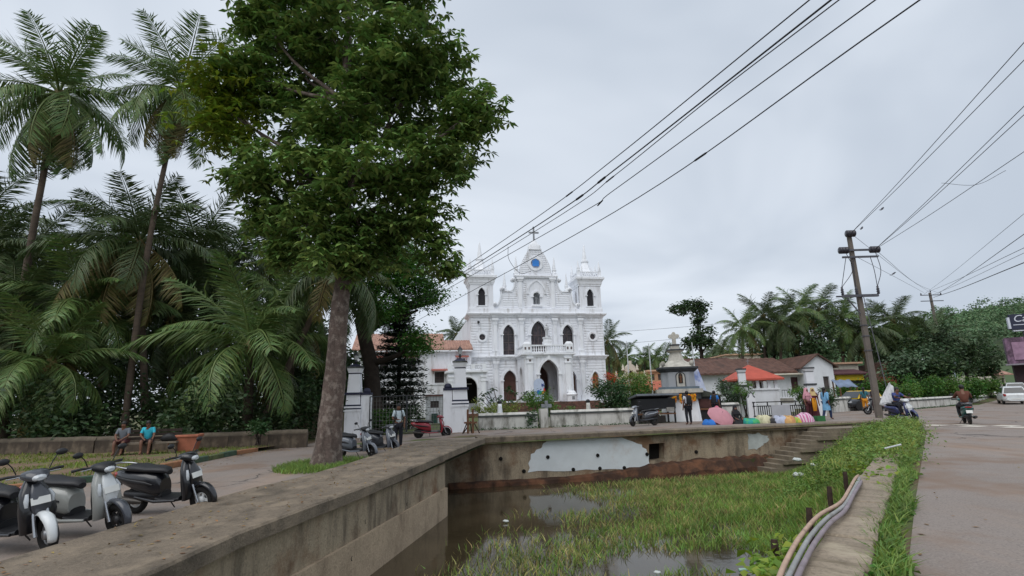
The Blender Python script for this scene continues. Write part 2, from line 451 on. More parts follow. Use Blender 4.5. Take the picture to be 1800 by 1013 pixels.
Lw = empty('retaining_wall', (-3.2, 9, 0), 0, 'long concrete pond wall on the left running away under a broad coping', 'wall')
def Lx(y):   # pond-side face of the left wall
    P = POND[:5]
    for a, b in zip(P, P[1:]):
        if a[1] <= y <= b[1]: return a[0] + (b[0] - a[0]) * (y - a[1]) / (b[1] - a[1])
    return P[-1][0]
def Ltop(y): return -0.10 + 0.14 * sstep(10, 21.5, y)
def Lin(y):  # road-side edge of the coping
    return np.interp(y, [1, 6, 8, 10.7, 12.5, 15, 20, 21.6, 23], [-5.7, -5.6, -5.5, -5.28, -4.78, -4.4, -3.9, -3.35, -1.9])
ys = [1.2, 3, 5, 7.2, 9, 10.5, 12, 14, 16.75]
def strip(name, mat, off_f, z0f, z1f, off_b, parent):
    mb = MB()
    for y0, y1 in zip(ys, ys[1:]):
        a = [(Lx(y0) - off_f, y0), (Lx(y1) - off_f, y1), (Lx(y1) - off_b, y1), (Lx(y0) - off_b, y0)]
        vs = [(x, y, z0f(y)) for x, y in a] + [(x, y, z1f(y)) for x, y in a]
        mb.add(vs, [(0, 1, 5, 4), (4, 5, 6, 7), (2, 3, 7, 6)] + ([(1, 2, 6, 5)] if y1 == ys[-1] else []) + ([(3, 0, 4, 7)] if y0 == ys[0] else []))
    o = mb.build(name, mat, parent); o.location = -Vector(parent.location); return o
strip('wall_face', m_conc, 0.14, lambda y: -1.05, lambda y: Ltop(y) - 0.2, 0.75, Lw)
strip('footing', m_conc_lo, 0.07, lambda y: -2.6, lambda y: -1.05, 0.8, Lw)
cy = [1.2, 4.2, 7.2, 9.4, 11.4, 13.6, 16.0, 18.6, 21.55]
for i, (y0, y1) in enumerate(zip(cy, cy[1:])):
    mb = MB(); g = 0.006
    n = 4; yy = [y0 + g + (y1 - y0 - 2 * g) * k / n for k in range(n + 1)]
    vs = []
    for y in yy:
        j = rnd.uniform(-0.012, 0.012); t = Ltop(y) + (rnd.uniform(-.004, .004))
        xo = Lx(y) + 0.02 + j
        vs += [(Lin(y), y, t - 0.04), (Lin(y) + 0.05, y, t), (xo - 0.03, y, t), (xo, y, t - 0.03), (xo, y, t - 0.2), (Lin(y), y, t - 0.32)]
    fs = [(k * 6 + a, k * 6 + (a + 1) % 6, k * 6 + 6 + (a + 1) % 6, k * 6 + 6 + a) for k in range(n) for a in range(6)]
    fs += [tuple(range(6)), tuple(range(n * 6, n * 6 + 6))]
    o = mb.add(vs, fs).build('coping_slab', m_coping, Lw); o.location = -Vector(Lw.location)
for px, py in ((764, 863), (715, 886), (642, 917), (687, 937), (618, 982)):   # weep holes, pipe mouths coloured near-black for the shade inside
    d = ray(px, py); best = None
    for k in range(400):
        t = 5 + k * 0.05; p = Vector((0, 0, CZ)) + d * t
        if p.y > 1.5 and p.y < 16.7 and p.x <= Lx(p.y) - (0.14 if p.z > -1.05 else 0.07): best = p; break
    if best:
        o = MB().lathe([(0.045, -0.05), (0.045, 0.012), (0.034, 0.012), (0.03, -0.04)], (0, 0, 0), 10, axis='x').build('weep_hole', m_hole, Lw)
        o.location = best - Vector(Lw.location)
# culvert under the left road
cv = MB(); cv.box(-7.4, -2.35, 16.76, 17.1, -2.6, -0.42); cv.box(-7.6, -7.4, 16.76, 22.5, -2.6, -0.42)
cv.box(-7.6, -3.9, 16.7, 22.5, -0.5, -0.45)
tag(cv.build('culvert', m_conc), 'dark culvert opening where the left wall meets the far wall', 'culvert')

# far wall in a local frame: x along the wall, y away from the viewer
FA = math.atan2(4.0, 18.8); FO = Vector((-1.2, 21.95, 0))
Fw = empty('retaining_wall', FO, FA, 'far pond wall with a large white plaster patch below the street', 'wall')
fn = Vector((-math.sin(FA), math.cos(FA), 0)); fd = Vector((math.cos(FA), math.sin(FA), 0))
def onF(px, py, off=0.0):
    d = ray(px, py); P = FO + fn * off; t = (P - Vector((0, 0, CZ))).dot(fn) / d.dot(fn); q = Vector((0, 0, CZ)) + d * t - FO
    return (q.dot(fd), q.z)
cul = [onF(*p) for p in ((1143, 812), (1170, 808), (1170, 779), (1143, 781))]
mb = MB(); panel(mb, [(-6, -2.6), (19.5, -2.6), (19.5, -0.16), (-6, -0.16)], [cul], 0.12, 0.5)
mb.build('wall_face', m_conc, Fw)
x0, x1 = cul[0][0], cul[1][0]
MB().box(x0 - .05, x1 + .05, 0.6, 0.65, -2.0, -0.2).build('drain_shade_panel', m_hole, Fw)  # black panel paints the darkness behind the drain opening
def fslab(x0, x1):
    mb = MB(); n = 5; vs = []
    for k in range(n + 1):
        x = x0 + (x1 - x0) * k / n; j = rnd.uniform(-.02, .02)
        vs += [(x, -0.1 + j, -0.17), (x, -0.12 + j, 0.02), (x, -0.09 + j, 0.045), (x, 0.78, 0.05), (x, 0.8, -0.2)]
    fs = [(k * 5 + a, k * 5 + (a + 1) % 5, k * 5 + 5 + (a + 1) % 5, k * 5 + 5 + a) for k in range(n) for a in range(5)] + [tuple(range(5)), tuple(range(n * 5, n * 5 + 5))]
    mb.add(vs, fs).build('coping_slab', m_coping, Fw)
xx = [-0.35, 2.0, 4.1, 6.6, 9.0, 11.6, 14.2, 16.6, 18.0, 19.4]
for a, b in zip(xx, xx[1:]): fslab(a + .005, b - .005)
def jag(P, s=0.06, n=4):
    out = []
    for a, b in zip(P, P[1:] + P[:1]):
        for k in range(n):
            t = k / n; out.append((a[0] + (b[0] - a[0]) * t + rnd.uniform(-s, s), a[1] + (b[1] - a[1]) * t + rnd.uniform(-s * .6, s * .6)))
    return out
P1 = [(600 + x / 3, 720 + y / 3) for x, y in ((985, 332), (1008, 235), (1060, 200), (1090, 168), (1200, 152), (1480, 152), (1590, 188), (1625, 240), (1640, 300), (1600, 322), (1400, 318), (1180, 326))]
def patch(P, mat, name, y0=0.105):
    loop = jag([onF(*p) for p in P][::-1][::-1]); v, f = cdt(loop); mb = MB(); n = len(loop)
    mb.add([(x, y0, z) for x, z in v], f)
    mb.add([(x, y0, z) for x, z in loop] + [(x, y0 + .02, z) for x, z in loop], [(i, (i + 1) % n, n + (i + 1) % n, n + i) for i in range(n)])
    return mb.build(name, mat, Fw)
patch(P1, m_wplaster, 'plaster_patch')
P2 = [(1319, 790), (1318, 764), (1334, 761), (1352, 766), (1354, 774), (1344, 782), (1335, 790)]
patch(P2, M('grey_plaster', 'b9beba', 0.85, 0.12, 3, 0.2, 15), 'plaster_patch')
for px, py in ((881, 807), (964, 804), (1052, 801), (922, 829), (1009, 826), (1099, 823), (871, 854), (958, 850), (1049, 847), (1139, 799), (1226, 795), (1056, 824)):
    x, z = onF(px, py)
    MB().lathe([(0.075, -0.05), (0.075, 0.05), (0.055, 0.05), (0.05, 0.0)], (x, 0.12, z), 10, axis='y').build('weep_hole', m_hole, Fw)
# worn laterite footing at the waterline
mb = MB(); n = 90; vs = []
for k in range(n + 1):
    x = -1.5 + 19.5 * k / n; s = sstep(3.0, 9.5, x)
    a = rnd.uniform(-.07, .07) + .06 * math.sin(x * 2.3); t = -1.66 + 0.42 * s + rnd.uniform(-.05, .05) * (0.3 + s)
    vs += [(x, 0.13, t + 0.03), (x, -0.05 - .18 * s + a * (0.4 + s), t - .06), (x, -0.12 - .35 * s + a, t - .3 - .1 * s), (x, -.2 - .3 * s + a, -2.6)]
mb.add(vs, [(k * 4 + a, k * 4 + a + 1, k * 4 + 5 + a, k * 4 + 4 + a) for k in range(n) for a in range(3)])
mb.build('footing', m_later, Fw)
# steps down to the water at the right end
m_step = M('worn_step', '7d7262', 0.9, 0.18, 2, 0.5, 20, dirt='3c352c', damt=0.5, dscale=(2, 2, 1))
St = empty('stone_stairs', FO + fd * 14 - fn * 0.5, FA, 'worn stone steps leading down to the pond beside the far wall', 'stairs')
for k in range(11):
    zt = -0.12 - 0.15 * k; xl = 14.75 - 0.30 * k
    MB().box(xl - 14, 3.4 - 0.002 * k, -0.75 - 0.05 * (k % 3), 0.45 - .003 * k, zt - 0.16 - (0.9 if k == 10 else 0), zt).build('step', m_step, St)

# right wall: capping slabs, body, verge
RA = math.atan2(0.8, 0.6); RO = Vector((2.05, 4.3, 0))
rd = Vector((0.6, 0.8, 0)).normalized(); rn = Vector((0.8, -0.6, 0))
Rw = empty('retaining_wall', RO, RA, 'low roadside pond wall capped with cracked stone slabs at the right', 'wall')
m_slab = M('cap_slab', '8f8271', 0.92, 0.2, 1.8, 0.6, 18, dirt='4f452f', damt=0.5, dscale=(3.0, 0.8, 1), spots='a99d88', spamt=0.35, spscale=1.5, fine=10, famt=.3)
MB().box(-3.5, 24.5, -0.38, -0.02, -2.6, -0.02).build('wall_body', m_conc, Rw)
x = -3.2
while x < 24:
    w = rnd.uniform(0.6, 1.15); t = 0.10 + rnd.uniform(-.012, .012); ch = .02; j = [rnd.uniform(-.025, .025) for _ in range(4)]
    mb = MB(); y0, y1 = -0.41, 0.03
    lo = [(x + .012, y0 + j[0]), (x + w - .012, y0 + j[1]), (x + w - .012 + j[2] * .4, y1 + j[2]), (x + .012 + j[3] * .4, y1 + j[3])]
    cxm, cym = x + w / 2, (y0 + y1) / 2
    hi = [(p[0] + (ch if p[0] < cxm else -ch), p[1] + (ch if p[1] < cym else -ch)) for p in lo]
    mb.prism(lo, -0.02, t - .02); mb.prism(lo, t - .02, t, hi)
    mb.build('cap_slab', m_slab, Rw); x += w
def RP(a, b, z=0.0): return RO + rd * a + rn * b + Vector((0, 0, z))

# iron stubs left along the pond side of the right wall
m_rust = M('rusty_iron', '3a2a22', 0.9, 0.3, 20, 0.4, 60)
for k, (px, py0, py1) in enumerate(((1363, 986, 955), (1423, 916, 896), (1459, 876, 858), (1487, 850, 832))):
    p = atz(px, py0, -0.02); h = (py0 - py1) / FPX * p.y * 1.02
    mb = MB().tube([(0, 0, -0.5), (0, 0, 0), (0.01, 0, h * .6), (0.015, .01, h)], [.035, .035, .033, .03], 7)
    o = mb.build('iron_stub', m_rust); o.location = p
    tag(o, ('nearest rusty iron stub standing among leaves by the hoses', 'second nearest rusty iron stub beside the orange hose', 'third nearest rusty iron stub at the edge of the pond grass', 'farthest rusty iron stub near where the hoses bend down')[k], 'post', 'iron stubs along the pond wall')
# hoses lying along the wall edge
def spline(P, n=8):
    P = [Vector(p) for p in P]; out = []
    Q = [2 * P[0] - P[1]] + P + [2 * P[-1] - P[-2]]
    for i in range(1, len(Q) - 2):
        for k in range(n):
            t = k / n; a, b, c, d = Q[i - 1:i + 3]
            out.append(0.5 * (2 * b + (c - a) * t + (2 * a - 5 * b + 4 * c - d) * t * t + (3 * b - a - 3 * c + d) * t ** 3))
    return out + [P[-1]]
hs = (('orange', 'b39681', [(1364, 1030), (1383, 985), (1408, 942), (1440, 906), (1477, 884), (1492, 862), (1503, 842), (1509, 836)], 'faded orange hose lying outermost along the pond wall'),
      ('grey', '90918f', [(1378, 1032), (1399, 988), (1424, 944), (1453, 912), (1483, 890), (1498, 866), (1509, 845), (1512, 838)], 'pale grey blue hose lying between the orange and purple hoses'),
      ('purple', '85797f', [(1393, 1034), (1413, 990), (1434, 952), (1459, 920), (1485, 898), (1500, 870), (1512, 850), (1515, 843)], 'dull purple hose lying against the cap slabs of the wall'),
      ('yellow', 'a89c62', [(1395, 1028), (1404, 1002), (1420, 976), (1437, 950), (1449, 934)], 'short yellow hose lying on the cap slabs nearest the road'))
for k, (n_, c_, P, lab) in enumerate(hs):
    pts = spline([atz(x, y, 0.16 - (0.18 if i == len(P) - 1 and k < 3 else 0)) for i, (x, y) in enumerate(P)])
    tag(MB().tube(pts, 0.021 if k < 3 else 0.011, 8).build('hose', M('hose_' + n_, c_, 0.55, 0.15, 6, dirt='5b5040', damt=0.4, dscale=(9, 9, 9))), lab, 'hose')

# painted rumble strip and stop line on the road
m_paint = M('road_paint', 'c9c2b6', 0.85, 0.12, 3, dirt='8a7f74', damt=0.5, dscale=(3, 3, 3))
Z = empty('road_marking', (16.7, 22.4, 0.0), 0, 'worn white chequered rumble strip painted across the road', 'road marking')
e = Vector((0.42, -0.9, 0)).normalized(); p_ = Vector((0.9, 0.42, 0)).normalized()
for r in range(2):
    for k in range(8):
        a = e * (k * 1.3 + r * 0.65) + p_ * (r * 0.85 - .3)
        c = [a, a + e * 0.65, a + e * 0.65 + p_ * 0.82, a + p_ * 0.82]
        MB().add([(q.x, q.y, 0.009) for q in c], [(0, 1, 2, 3)]).build('paint_patch', m_paint, Z)
a = e * 0.0 - p_ * 1.5; c = [a, a + e * 8, a + e * 8 + p_ * .14, a + p_ * .14]
tag(MB().add([(q.x + 16.7, q.y + 22.4, 0.010) for q in c], [(0, 1, 2, 3)]).build('road_marking', M('faded_paint', 'a89f95', .85, .15, 4)), 'thin faded white line across the road before the rumble strip', 'road marking')
# kerb of painted blocks along the left verge, verge soil
kb = empty('kerb', (KERB[0][0], KERB[0][1], -0.3), 0, 'kerb of green and ochre painted blocks between grass verge and left road', 'kerb')
mk = [M('kerb_green', '3d5443', 0.9, 0.25, 3, 0.4, 20, dirt='5a5138', damt=0.5), M('kerb_ochre', '94684a', 0.9, 0.2, 3, 0.4, 20, dirt='5a5138', damt=0.5), M('kerb_moss', '555f3c', 0.9, 0.3, 3, 0.5, 15)]
kp = [Vector((-13.9, 2, -0.3))] + [Vector((x, y, -0.3)) for x, y in KERB[:6]]; acc = 0
for a, b in zip(kp, kp[1:]):
    L_ = (b - a).length; n = max(1, int(L_ / 0.95)); d = (b - a) / n
    for k in range(n):
        p = a + d * k; q = p + d * 0.97; s = Vector((-d.y, d.x, 0)).normalized() * 0.2
        w = [p, q, q + s, p + s]; h = 0.17 + rnd.uniform(-.015, .015)
        MB().prism([(v.x - kb.location.x, v.y - kb.location.y) for v in w], -0.05, h).build('kerb_block', mk[(acc % 2) if rnd.random() < .72 else 2], kb, bevel=0.02); acc += 1
verge = [(-14.2, 2)] + [(x - .22, y + .06) for x, y in KERB] + [(-9.8, 26), (-16, 24.8), (-22, 22.4), (-30, 19.5), (-40, 16), (-40, 2)]
sheet('grass_verge', verge, [], 0.12, 1.2, m_dirtpath)

# ------------------------------------------------------------------ the church
CA = R(11); CB = Vector((2.6116, 60, 1.313)) + Vector((math.cos(CA), math.sin(CA), 0)) * 0.27
m_wash = M('whitewash', 'e9ebf0', 0.8, 0.03, 0.7, 0.15, 12, dirt='a39e98', damt=0.5, dscale=(2.2, 2.2, 0.4), fine=5, famt=.06)
m_trim = M('white_trim', 'eceef2', 0.75, 0.03, 1.5, 0.1, 20, dirt='8a8682', damt=0.38, dscale=(2.5, 2.5, 0.7))
m_glass = M('dark_window_glass', '4a3f44', 0.25, 0.5, 1.1, spots='2b2629', spamt=0.5, spscale=1.6)
m_mull = M('window_bars', '5d4f4d', 0.6, 0.1)
m_door = M('brown_door', '4b2d23', 0.6, 0.2, 3, 0.2, 30)
m_ochre = M('ochre_shutter', '8f6a3e', 0.7, 0.2, 3)
m_brown = M('porch_inside', '8a6a60', 0.85, 0.1, 2)
m_brick = M('step_brick', '6a4a3f', 0.9, 0.25, 3, 0.5, 20, spots='4a3a30', spamt=0.45, spscale=2)
m_grey = M('cement_grey', '8d9094', 0.85, 0.12, 2, 0.3, 20, dirt='5f5f60', damt=0.4, dscale=(2, 2, .5))
Ch = empty('church', CB, CA, 'tall white church with twin towers, gable, porch and arched windows', 'church')
def P_(mb, name, mat=None, parent=None, **k): return mb.build(name, mat or m_trim, parent or Ch, **k)
W = 7.8; D0 = 0.0
side2 = lambda s: arch(3.46 * s, 0.66, 5.2, 7.5, 8.58)
mid2 = arch(0, 0.9, 5.15, 7.45, 9.02)
door = lambda s: arch(3.46 * s, 0.73, 0.12, 2.4, 3.48)
mdoor = arch(0, 0.95, 0.12, 2.6, 4.0)
twin = lambda s: arch(6.5 * s, 0.41, 1.27, 2.45, 3.19)
def circ(cx, cz, r, n=20): return [(cx + r * math.cos(2 * math.pi * i / n), cz + r * math.sin(2 * math.pi * i / n)) for i in range(n)]
# ground storey and upper storey with real openings
P_(panel(MB(), [(-W, 0), (W, 0), (W, 4.75), (-W, 4.75)], [door(-1), door(1), mdoor, twin(-1), twin(1)], 0, 0.6), 'ground_storey_wall', m_wash)
P_(panel(MB(), [(-W, 4.75), (W, 4.75), (W, 9.6), (-W, 9.6)], [side2(-1), side2(1), mid2, circ(-6.45, 7.2, .34), circ(6.45, 7.2, .34)], 0.02, 0.6), 'upper_storey_wall', m_wash)
# nave behind
mb = MB()
for s in (-1, 1): mb.box(s * W - (0 if s > 0 else 0), s * W + .001 * s, 0.0, 26, 0, 9.6) if False else mb.add([(s * W, .6, 0), (s * W, 26, 0), (s * W, 26, 9.6), (s * W, .6, 9.6)], [(0, 1, 2, 3)])
mb.add([(-W, 26, 0), (W, 26, 0), (W, 26, 9.6), (-W, 26, 9.6)], [(0, 1, 2, 3)])
mb.add([(-W, .61, 9.59), (W, .61, 9.59), (W, 26, 9.59), (-W, 26, 9.59)], [(0, 1, 2, 3)])
P_(mb, 'nave_wall', m_wash)
def pane(P, mat, y, name, bars=None, mbar=None):
    v, f = cdt(P); o = P_(MB().add([(x, y, z) for x, z in v], f), name, mat)
    if bars:
        xs = [p[0] for p in P]; zs = [p[1] for p in P]; x0, x1, z0, z1 = min(xs), max(xs), min(zs), max(zs)
        mb = MB(); nx, zz = bars
        for i in range(1, nx): x = x0 + (x1 - x0) * i / nx; mb.box(x - .03, x + .03, y - .05, y - .005, z0, z1 - (0.02 if nx % 2 == 0 and i == nx // 2 else .35))
        for z in zz: mb.box(x0, x1, y - .048, y - .006, z - .03, z + .03)
        P_(mb, 'window_bars', mbar or m_mull, o)
    return o
for s in (-1, 1):
    pane(side2(s), m_glass, 0.38, 'window', (2, (5.75, 6.6, 7.5)))
    pane(door(s), m_door, 0.36, 'door', (2, (2.42,)), m_door)
    pane(twin(s), m_ochre, 0.3, 'window', (2, (2.4,)), m_ochre)
    pane(circ(6.45 * s, 7.2, .34), m_glass, 0.3, 'round_window', (2, (7.2,)))
pane(mid2, m_glass, 0.38, 'window', (4, (6.2, 7.4)))
pane(mdoor, m_door, 0.45, 'door', (2, (2.6,)), m_door)
# hood mouldings
def hood(P, w, y0, y1, name='arch_moulding', mat=None):
    n = len(P); A = P[2:]; cx = (P[0][0] + P[1][0]) / 2; zs = P[2][1]
    A = [P[1]] + A + [P[0]] if False else A
    zt = max(p[1] for p in A); hw = abs(A[0][0] - cx)
    B = [(cx + (x - cx) * (hw + w) / hw, zs + (z - zs) * (zt - zs + w * 1.25) / (zt - zs)) for x, z in A]
    mb = MB(); band(mb, A, B, y0, y1)
    for s in (-1, 1): mb.box(cx + s * (hw + w / 2) - w * .85, cx + s * (hw + w / 2) + w * .85, y0 - .05, y1, zs - .12, zs - .002)
    return P_(mb, name, mat)
def jamb(P, w, y0, y1):
    cx = (P[0][0] + P[1][0]) / 2; hw = P[1][0] - cx
    for s in (-1, 1):
        a, b = sorted((cx + s * hw, cx + s * (hw + w))); P_(MB().box(a, b, y0, y1, P[0][1], P[2][1] - .125), 'window_jamb')
for s in (-1, 1):
    hood(side2(s), 0.2, -0.16, 0.04); jamb(side2(s), 0.16, -0.1, 0.03)
    hood(door(s), 0.2, -0.16, 0.02); jamb(door(s), 0.18, -0.1, 0.01)
    hood(twin(s), 0.12, -0.07, 0.02)
    mb = MB(); A = circ(6.45 * s, 7.2, .36); B = circ(6.45 * s, 7.2, .58); band(mb, A + A[:1], B + B[:1], -0.1, 0.03); P_(mb, 'round_window_frame')
hood(mid2, 0.24, -0.16, 0.04); jamb(mid2, 0.18, -0.1, 0.03)
# fine horizontal rustication between the pilasters: thin proud courses joined in one part
def courses(x0, x1, z0, z1, y, step, name, keep=lambda x, z: True):
    mb = MB(); z = z0
    while z < z1:
        xs = [x0 + (x1 - x0) * i / 60 for i in range(61)]; run = None
        for x in xs + [None]:
            ok = x is not None and keep(x, z)
            if ok and run is None: run = x
            if not ok and run is not None:
                e_ = last
                if e_ - run > .1: mb.add([(run, y, z), (e_, y, z), (e_, y - .035, z + .03), (run, y - .035, z + .03), (run, y - .035, z + step * .62), (e_, y - .035, z + step * .62), (e_, y, z + step * .72), (run, y, z + step * .72)], [(0, 1, 2, 3), (3, 2, 5, 4), (4, 5, 6, 7)])
                run = None
            if ok: last = x
        z += step
    o = P_(mb, name, m_wash); o['kind'] = 'stuff'; return o
def clear2(x, z):
    if any(abs(abs(x) - p) < .36 for p in (1.95, 5.0)): return False
    for c, hw, zt in ((3.46, .95, 8.9), (0, 1.2, 9.4)):
        if abs(abs(x) - c) < hw * (1 if z < 7.5 else max(0, 1 - ((z - 7.5) / (zt - 7.5)) ** 1.6)) + .05 and z < zt: return False
    return math.hypot(abs(x) - 6.45, z - 7.2) > .66
courses(-7.7, 7.7, 5.4, 9.2, 0.02, 0.3, 'stone_courses', clear2)
def clear1(x, z):
    if any(abs(abs(x) - p) < .36 for p in (1.95, 5.0)): return False
    if abs(x) < 2.7: return False
    for c, hw, zs, zt in ((3.46, 1.0, 2.4, 3.85), (6.5, .58, 2.45, 3.4)):
        if abs(abs(x) - c) < hw * (1 if z < zs else max(0, 1 - ((z - zs) / (zt - zs)) ** 1.6)) + .05 and z < zt: return False
    return True
courses(-7.7, 7.7, 0.6, 4.4, 0.0, 0.32, 'stone_courses', clear1)
# pilasters with capitals and bases on both storeys
for x in (-5.0, -1.95, 1.95, 5.0):
    for z0, z1, y in ((0, 4.5, 0.0), (5.05, 9.35, 0.02)):
        P_(MB().box(x - .2, x + .2, y - .16, y + .01, z0 + .55, z1 - .75), 'pilaster')
        mb = MB(); mb.box(x - .3, x + .3, y - .24, y + .01, z0, z0 + .5); mb.box(x - .34, x + .34, y - .28, y + .01, z0 + .5, z0 + .58); P_(mb, 'pilaster_base')
        mb = MB(); mb.box(x - .24, x + .24, y - .2, y + .01, z1 - .75, z1 - .6); mb.box(x - .3, x + .3, y - .27, y + .01, z1 - .42, z1 - .3)
        mb.box(x - .26, x + .26, y - .22, y + .01, z1 - .6, z1 - .42); mb.box(x - .36, x + .36, y - .32, y + .01, z1 - .3, z1); P_(mb, 'capital')
# cornices: stepped profile, wrapped round the block
def cornice(name, x0, x1, y0, y1, z, prof, mat=None, parent=None):
    """prof: list of (out, dz)"""
    mb = MB()
    for (o0, a), (o1, b) in zip(prof, prof[1:]):
        lo = [(x0 - o0, y0 - o0), (x1 + o0, y0 - o0), (x1 + o0, y1), (x0 - o0, y1)]
        hi = [(x0 - o1, y0 - o1), (x1 + o1, y0 - o1), (x1 + o1, y1), (x0 - o1, y1)]
        mb.add([(x, y, z + a) for x, y in lo] + [(x, y, z + b) for x, y in hi], [(0, 1, 5, 4), (1, 2, 6, 5), (3, 0, 4, 7)])
    o, b = prof[-1]
    mb.add([(x0 - o, y0 - o, z + b), (x1 + o, y0 - o, z + b), (x1 + o, y1, z + b), (x0 - o, y1, z + b)], [(0, 1, 2, 3)])
    return P_(mb, name, mat, parent)
c1 = [(.02, 0), (.06, .0), (.1, .12), (.16, .12), (.18, .24), (.34, .34), (.36, .46), (.1, .5)]
cornice('cornice', -W, W, 0, 3, 4.56, c1)
for x in (-5.0, -1.95, 1.95, 5.0):   # cornice breaks forward over the pilasters
    cornice('cornice_break', x - .38, x + .38, -.3, .4, 4.53, [(.0, 0), (.04, .12), (.1, .24), (.22, .36), (.24, .5), (.05, .54)])
    cornice('cornice_break', x - .38, x + .38, -.3, .4, 9.42, [(.0, 0), (.04, .12), (.1, .2), (.24, .34), (.26, .46), (.05, .52)])
cornice('cornice', -W, W, 0.0, 3, 9.38, [(.02, 0), (.08, .06), (.1, .16), (.2, .2), (.36, .34), (.4, .48), (.12, .56)])
P_(MB().box(-W - .05, W + .05, -.1, 2.9, 9.9, 10.42), 'attic_band', m_wash)
# towers
m_slat = M('louvre', '2c2a2e', 0.8, 0.2, 4)
spire_me = cap_me = None
def pinnacle(x, y, z0, h, r, parent, name='pinnacle'):
    mb = MB()
    mb.lathe([(r * 1.25, 0), (r * 1.25, h * .05), (r * .8, h * .09), (r * .95, h * .2), (r * 1.05, h * .24), (r * .7, h * .28), (r * .78, h * .33), (r * .42, h * .7), (r * .16, h * .97), (0.001, h)], (x, y, z0), 8, False)
    return mb.build(name, m_trim, parent)
for s in (-1, 1):
    tx = 6.45 * s; h = 1.33; y0, y1 = 0.05, 2.71
    T = empty('tower', (0, 0, 0)); T.parent = Ch
    fr = arch(0, 0.41, 10.8, 12.1, 12.84)
    mb = MB(); panel(mb, [(-h, 10.4), (h, 10.4), (h, 13.5), (-h, 13.5)], [fr], y0, 0.3)
    mb.v = [(x + tx, y, z) for x, y, z in mb.v]
    for q in (-1, 1):   # side walls with narrow openings, back wall
        m2 = MB(); panel(m2, [(0, 10.4), (2 * h, 10.4), (2 * h, 13.5), (0, 13.5)], [[(a + h, b) for a, b in arch(0, .33, 10.8, 12.1, 12.84)]], 0, .3)
        mb.add([(tx + q * (h - yy), y0 + xx + .0005, zz) for xx, yy, zz in m2.v], m2.f)
    mb.box(tx - h + .01, tx + h - .01, y1 - .05, y1, 10.4, 13.49)
    P_(mb, 'tower_wall', m_wash, T)
    v, f = cdt(fr); P_(MB().add([(x + tx, y0 + .22, z) for x, z in v], f), 'louvred_window', m_slat, T)
    for q in (-1, 1):
        v, f = cdt([(a + h, b) for a, b in arch(0, .33, 10.8, 12.1, 12.84)]); P_(MB().add([(tx + q * (h - .22), y0 + x, z) for x, z in v], f), 'louvred_window', m_slat, T)
    fr2 = [(x + tx, z) for x, z in fr]; o = hood(fr2, .17, y0 - .07, y0 + .02); o.parent = T
    P_(MB().box(tx - .62, tx + .62, y0 - .1, y0 + .01, 10.66, 10.78), 'window_sill', m_trim, T)
    P_(MB().box(tx - h - .07, tx + h + .07, y0 - .07, y1 + .05, 10.42, 10.62), 'tower_band', m_trim, T)
    mb = MB(); pr = [(0.0, 13.2), (.06, 13.2), (.08, 13.36), (.14, 13.42), (.2, 13.7), (.36, 13.98), (.42, 14.0), (.42, 14.26), (.1, 14.3)]
    for (o0, a), (o1, b) in zip(pr, pr[1:]):
        lo = [(tx - h - o0, y0 - o0), (tx + h + o0, y0 - o0), (tx + h + o0, y1 + o0), (tx - h - o0, y1 + o0)]
        hi = [(tx - h - o1, y0 - o1), (tx + h + o1, y0 - o1), (tx + h + o1, y1 + o1), (tx - h - o1, y1 + o1)]
        mb.add([(x, y, a) for x, y in lo] + [(x, y, b) for x, y in hi], [(0, 1, 5, 4), (1, 2, 6, 5), (2, 3, 7, 6), (3, 0, 4, 7)])
    mb.box(tx - h - .1, tx + h + .1, y0 - .1, y1 + .1, 14.0, 14.3); P_(mb, 'tower_cornice', m_trim, T)
    # parapet: rails, corner posts and little balusters
    mb = MB(); q0, q1, r0, r1 = tx - h - .06, tx + h + .06, y0 - .06, y1 + .06
    for z, t in ((14.3, .1), (14.86, .12)):
        mb.box(q0, q1, r0, r0 + .16, z, z + t); mb.box(q0, q1, r1 - .16, r1, z, z + t); mb.box(q0, q0 + .16, r0 + .16, r1 - .16, z, z + t); mb.box(q1 - .16, q1, r0 + .16, r1 - .16, z, z + t)
    P_(mb, 'parapet_rail', m_trim, T)
    bal = MB().lathe([(.055, 0), (.075, .12), (.05, .25), (.07, .4), (.055, .46)], (0, 0, 0), 6).mesh('baluster')
    for k in range(9):
        t = -h + .25 + (2 * h - .5) * k / 8
        for bx, by in ((tx + t, r0 + .08), (tx + t, r1 - .08), (q0 + .08, (y0 + y1) / 2 + t), (q1 - .08, (y0 + y1) / 2 + t)): link('baluster', bal, T, m_trim, (bx, by, 14.4))
    for ax in (-1, 1):
        for ay in (-1, 1):
            px_, py_ = tx + ax * (h - .04), (y0 + y1) / 2 + ay * (h - .04)
            P_(MB().box(px_ - .17, px_ + .17, py_ - .17, py_ + .17, 14.3, 15.05), 'corner_post', m_trim, T)
            pinnacle(px_, py_, 15.05, 1.25, .2, T)
        pinnacle(tx + ax * (h - .5), y0 + .1, 15.0, .75, .12, T)
    P_(MB().lathe([(1.0, 14.3), (1.0, 15.0), (.82, 15.25), (.66, 15.7), (.5, 16.1), (.42, 16.35), (.5, 16.42), (.5, 16.52), (.34, 16.6)], (tx, (y0 + y1) / 2, 0), 8, False, ph=math.pi / 8), 'dome', m_trim, T)
    P_(MB().lathe([(.36, 16.55), (.36, 16.7), (.3, 16.75), (.24, 17.3), (.15, 18.0), (.08, 18.5), (0.02, 18.65)], (tx, (y0 + y1) / 2, 0), 8, False), 'spire', m_trim, T)
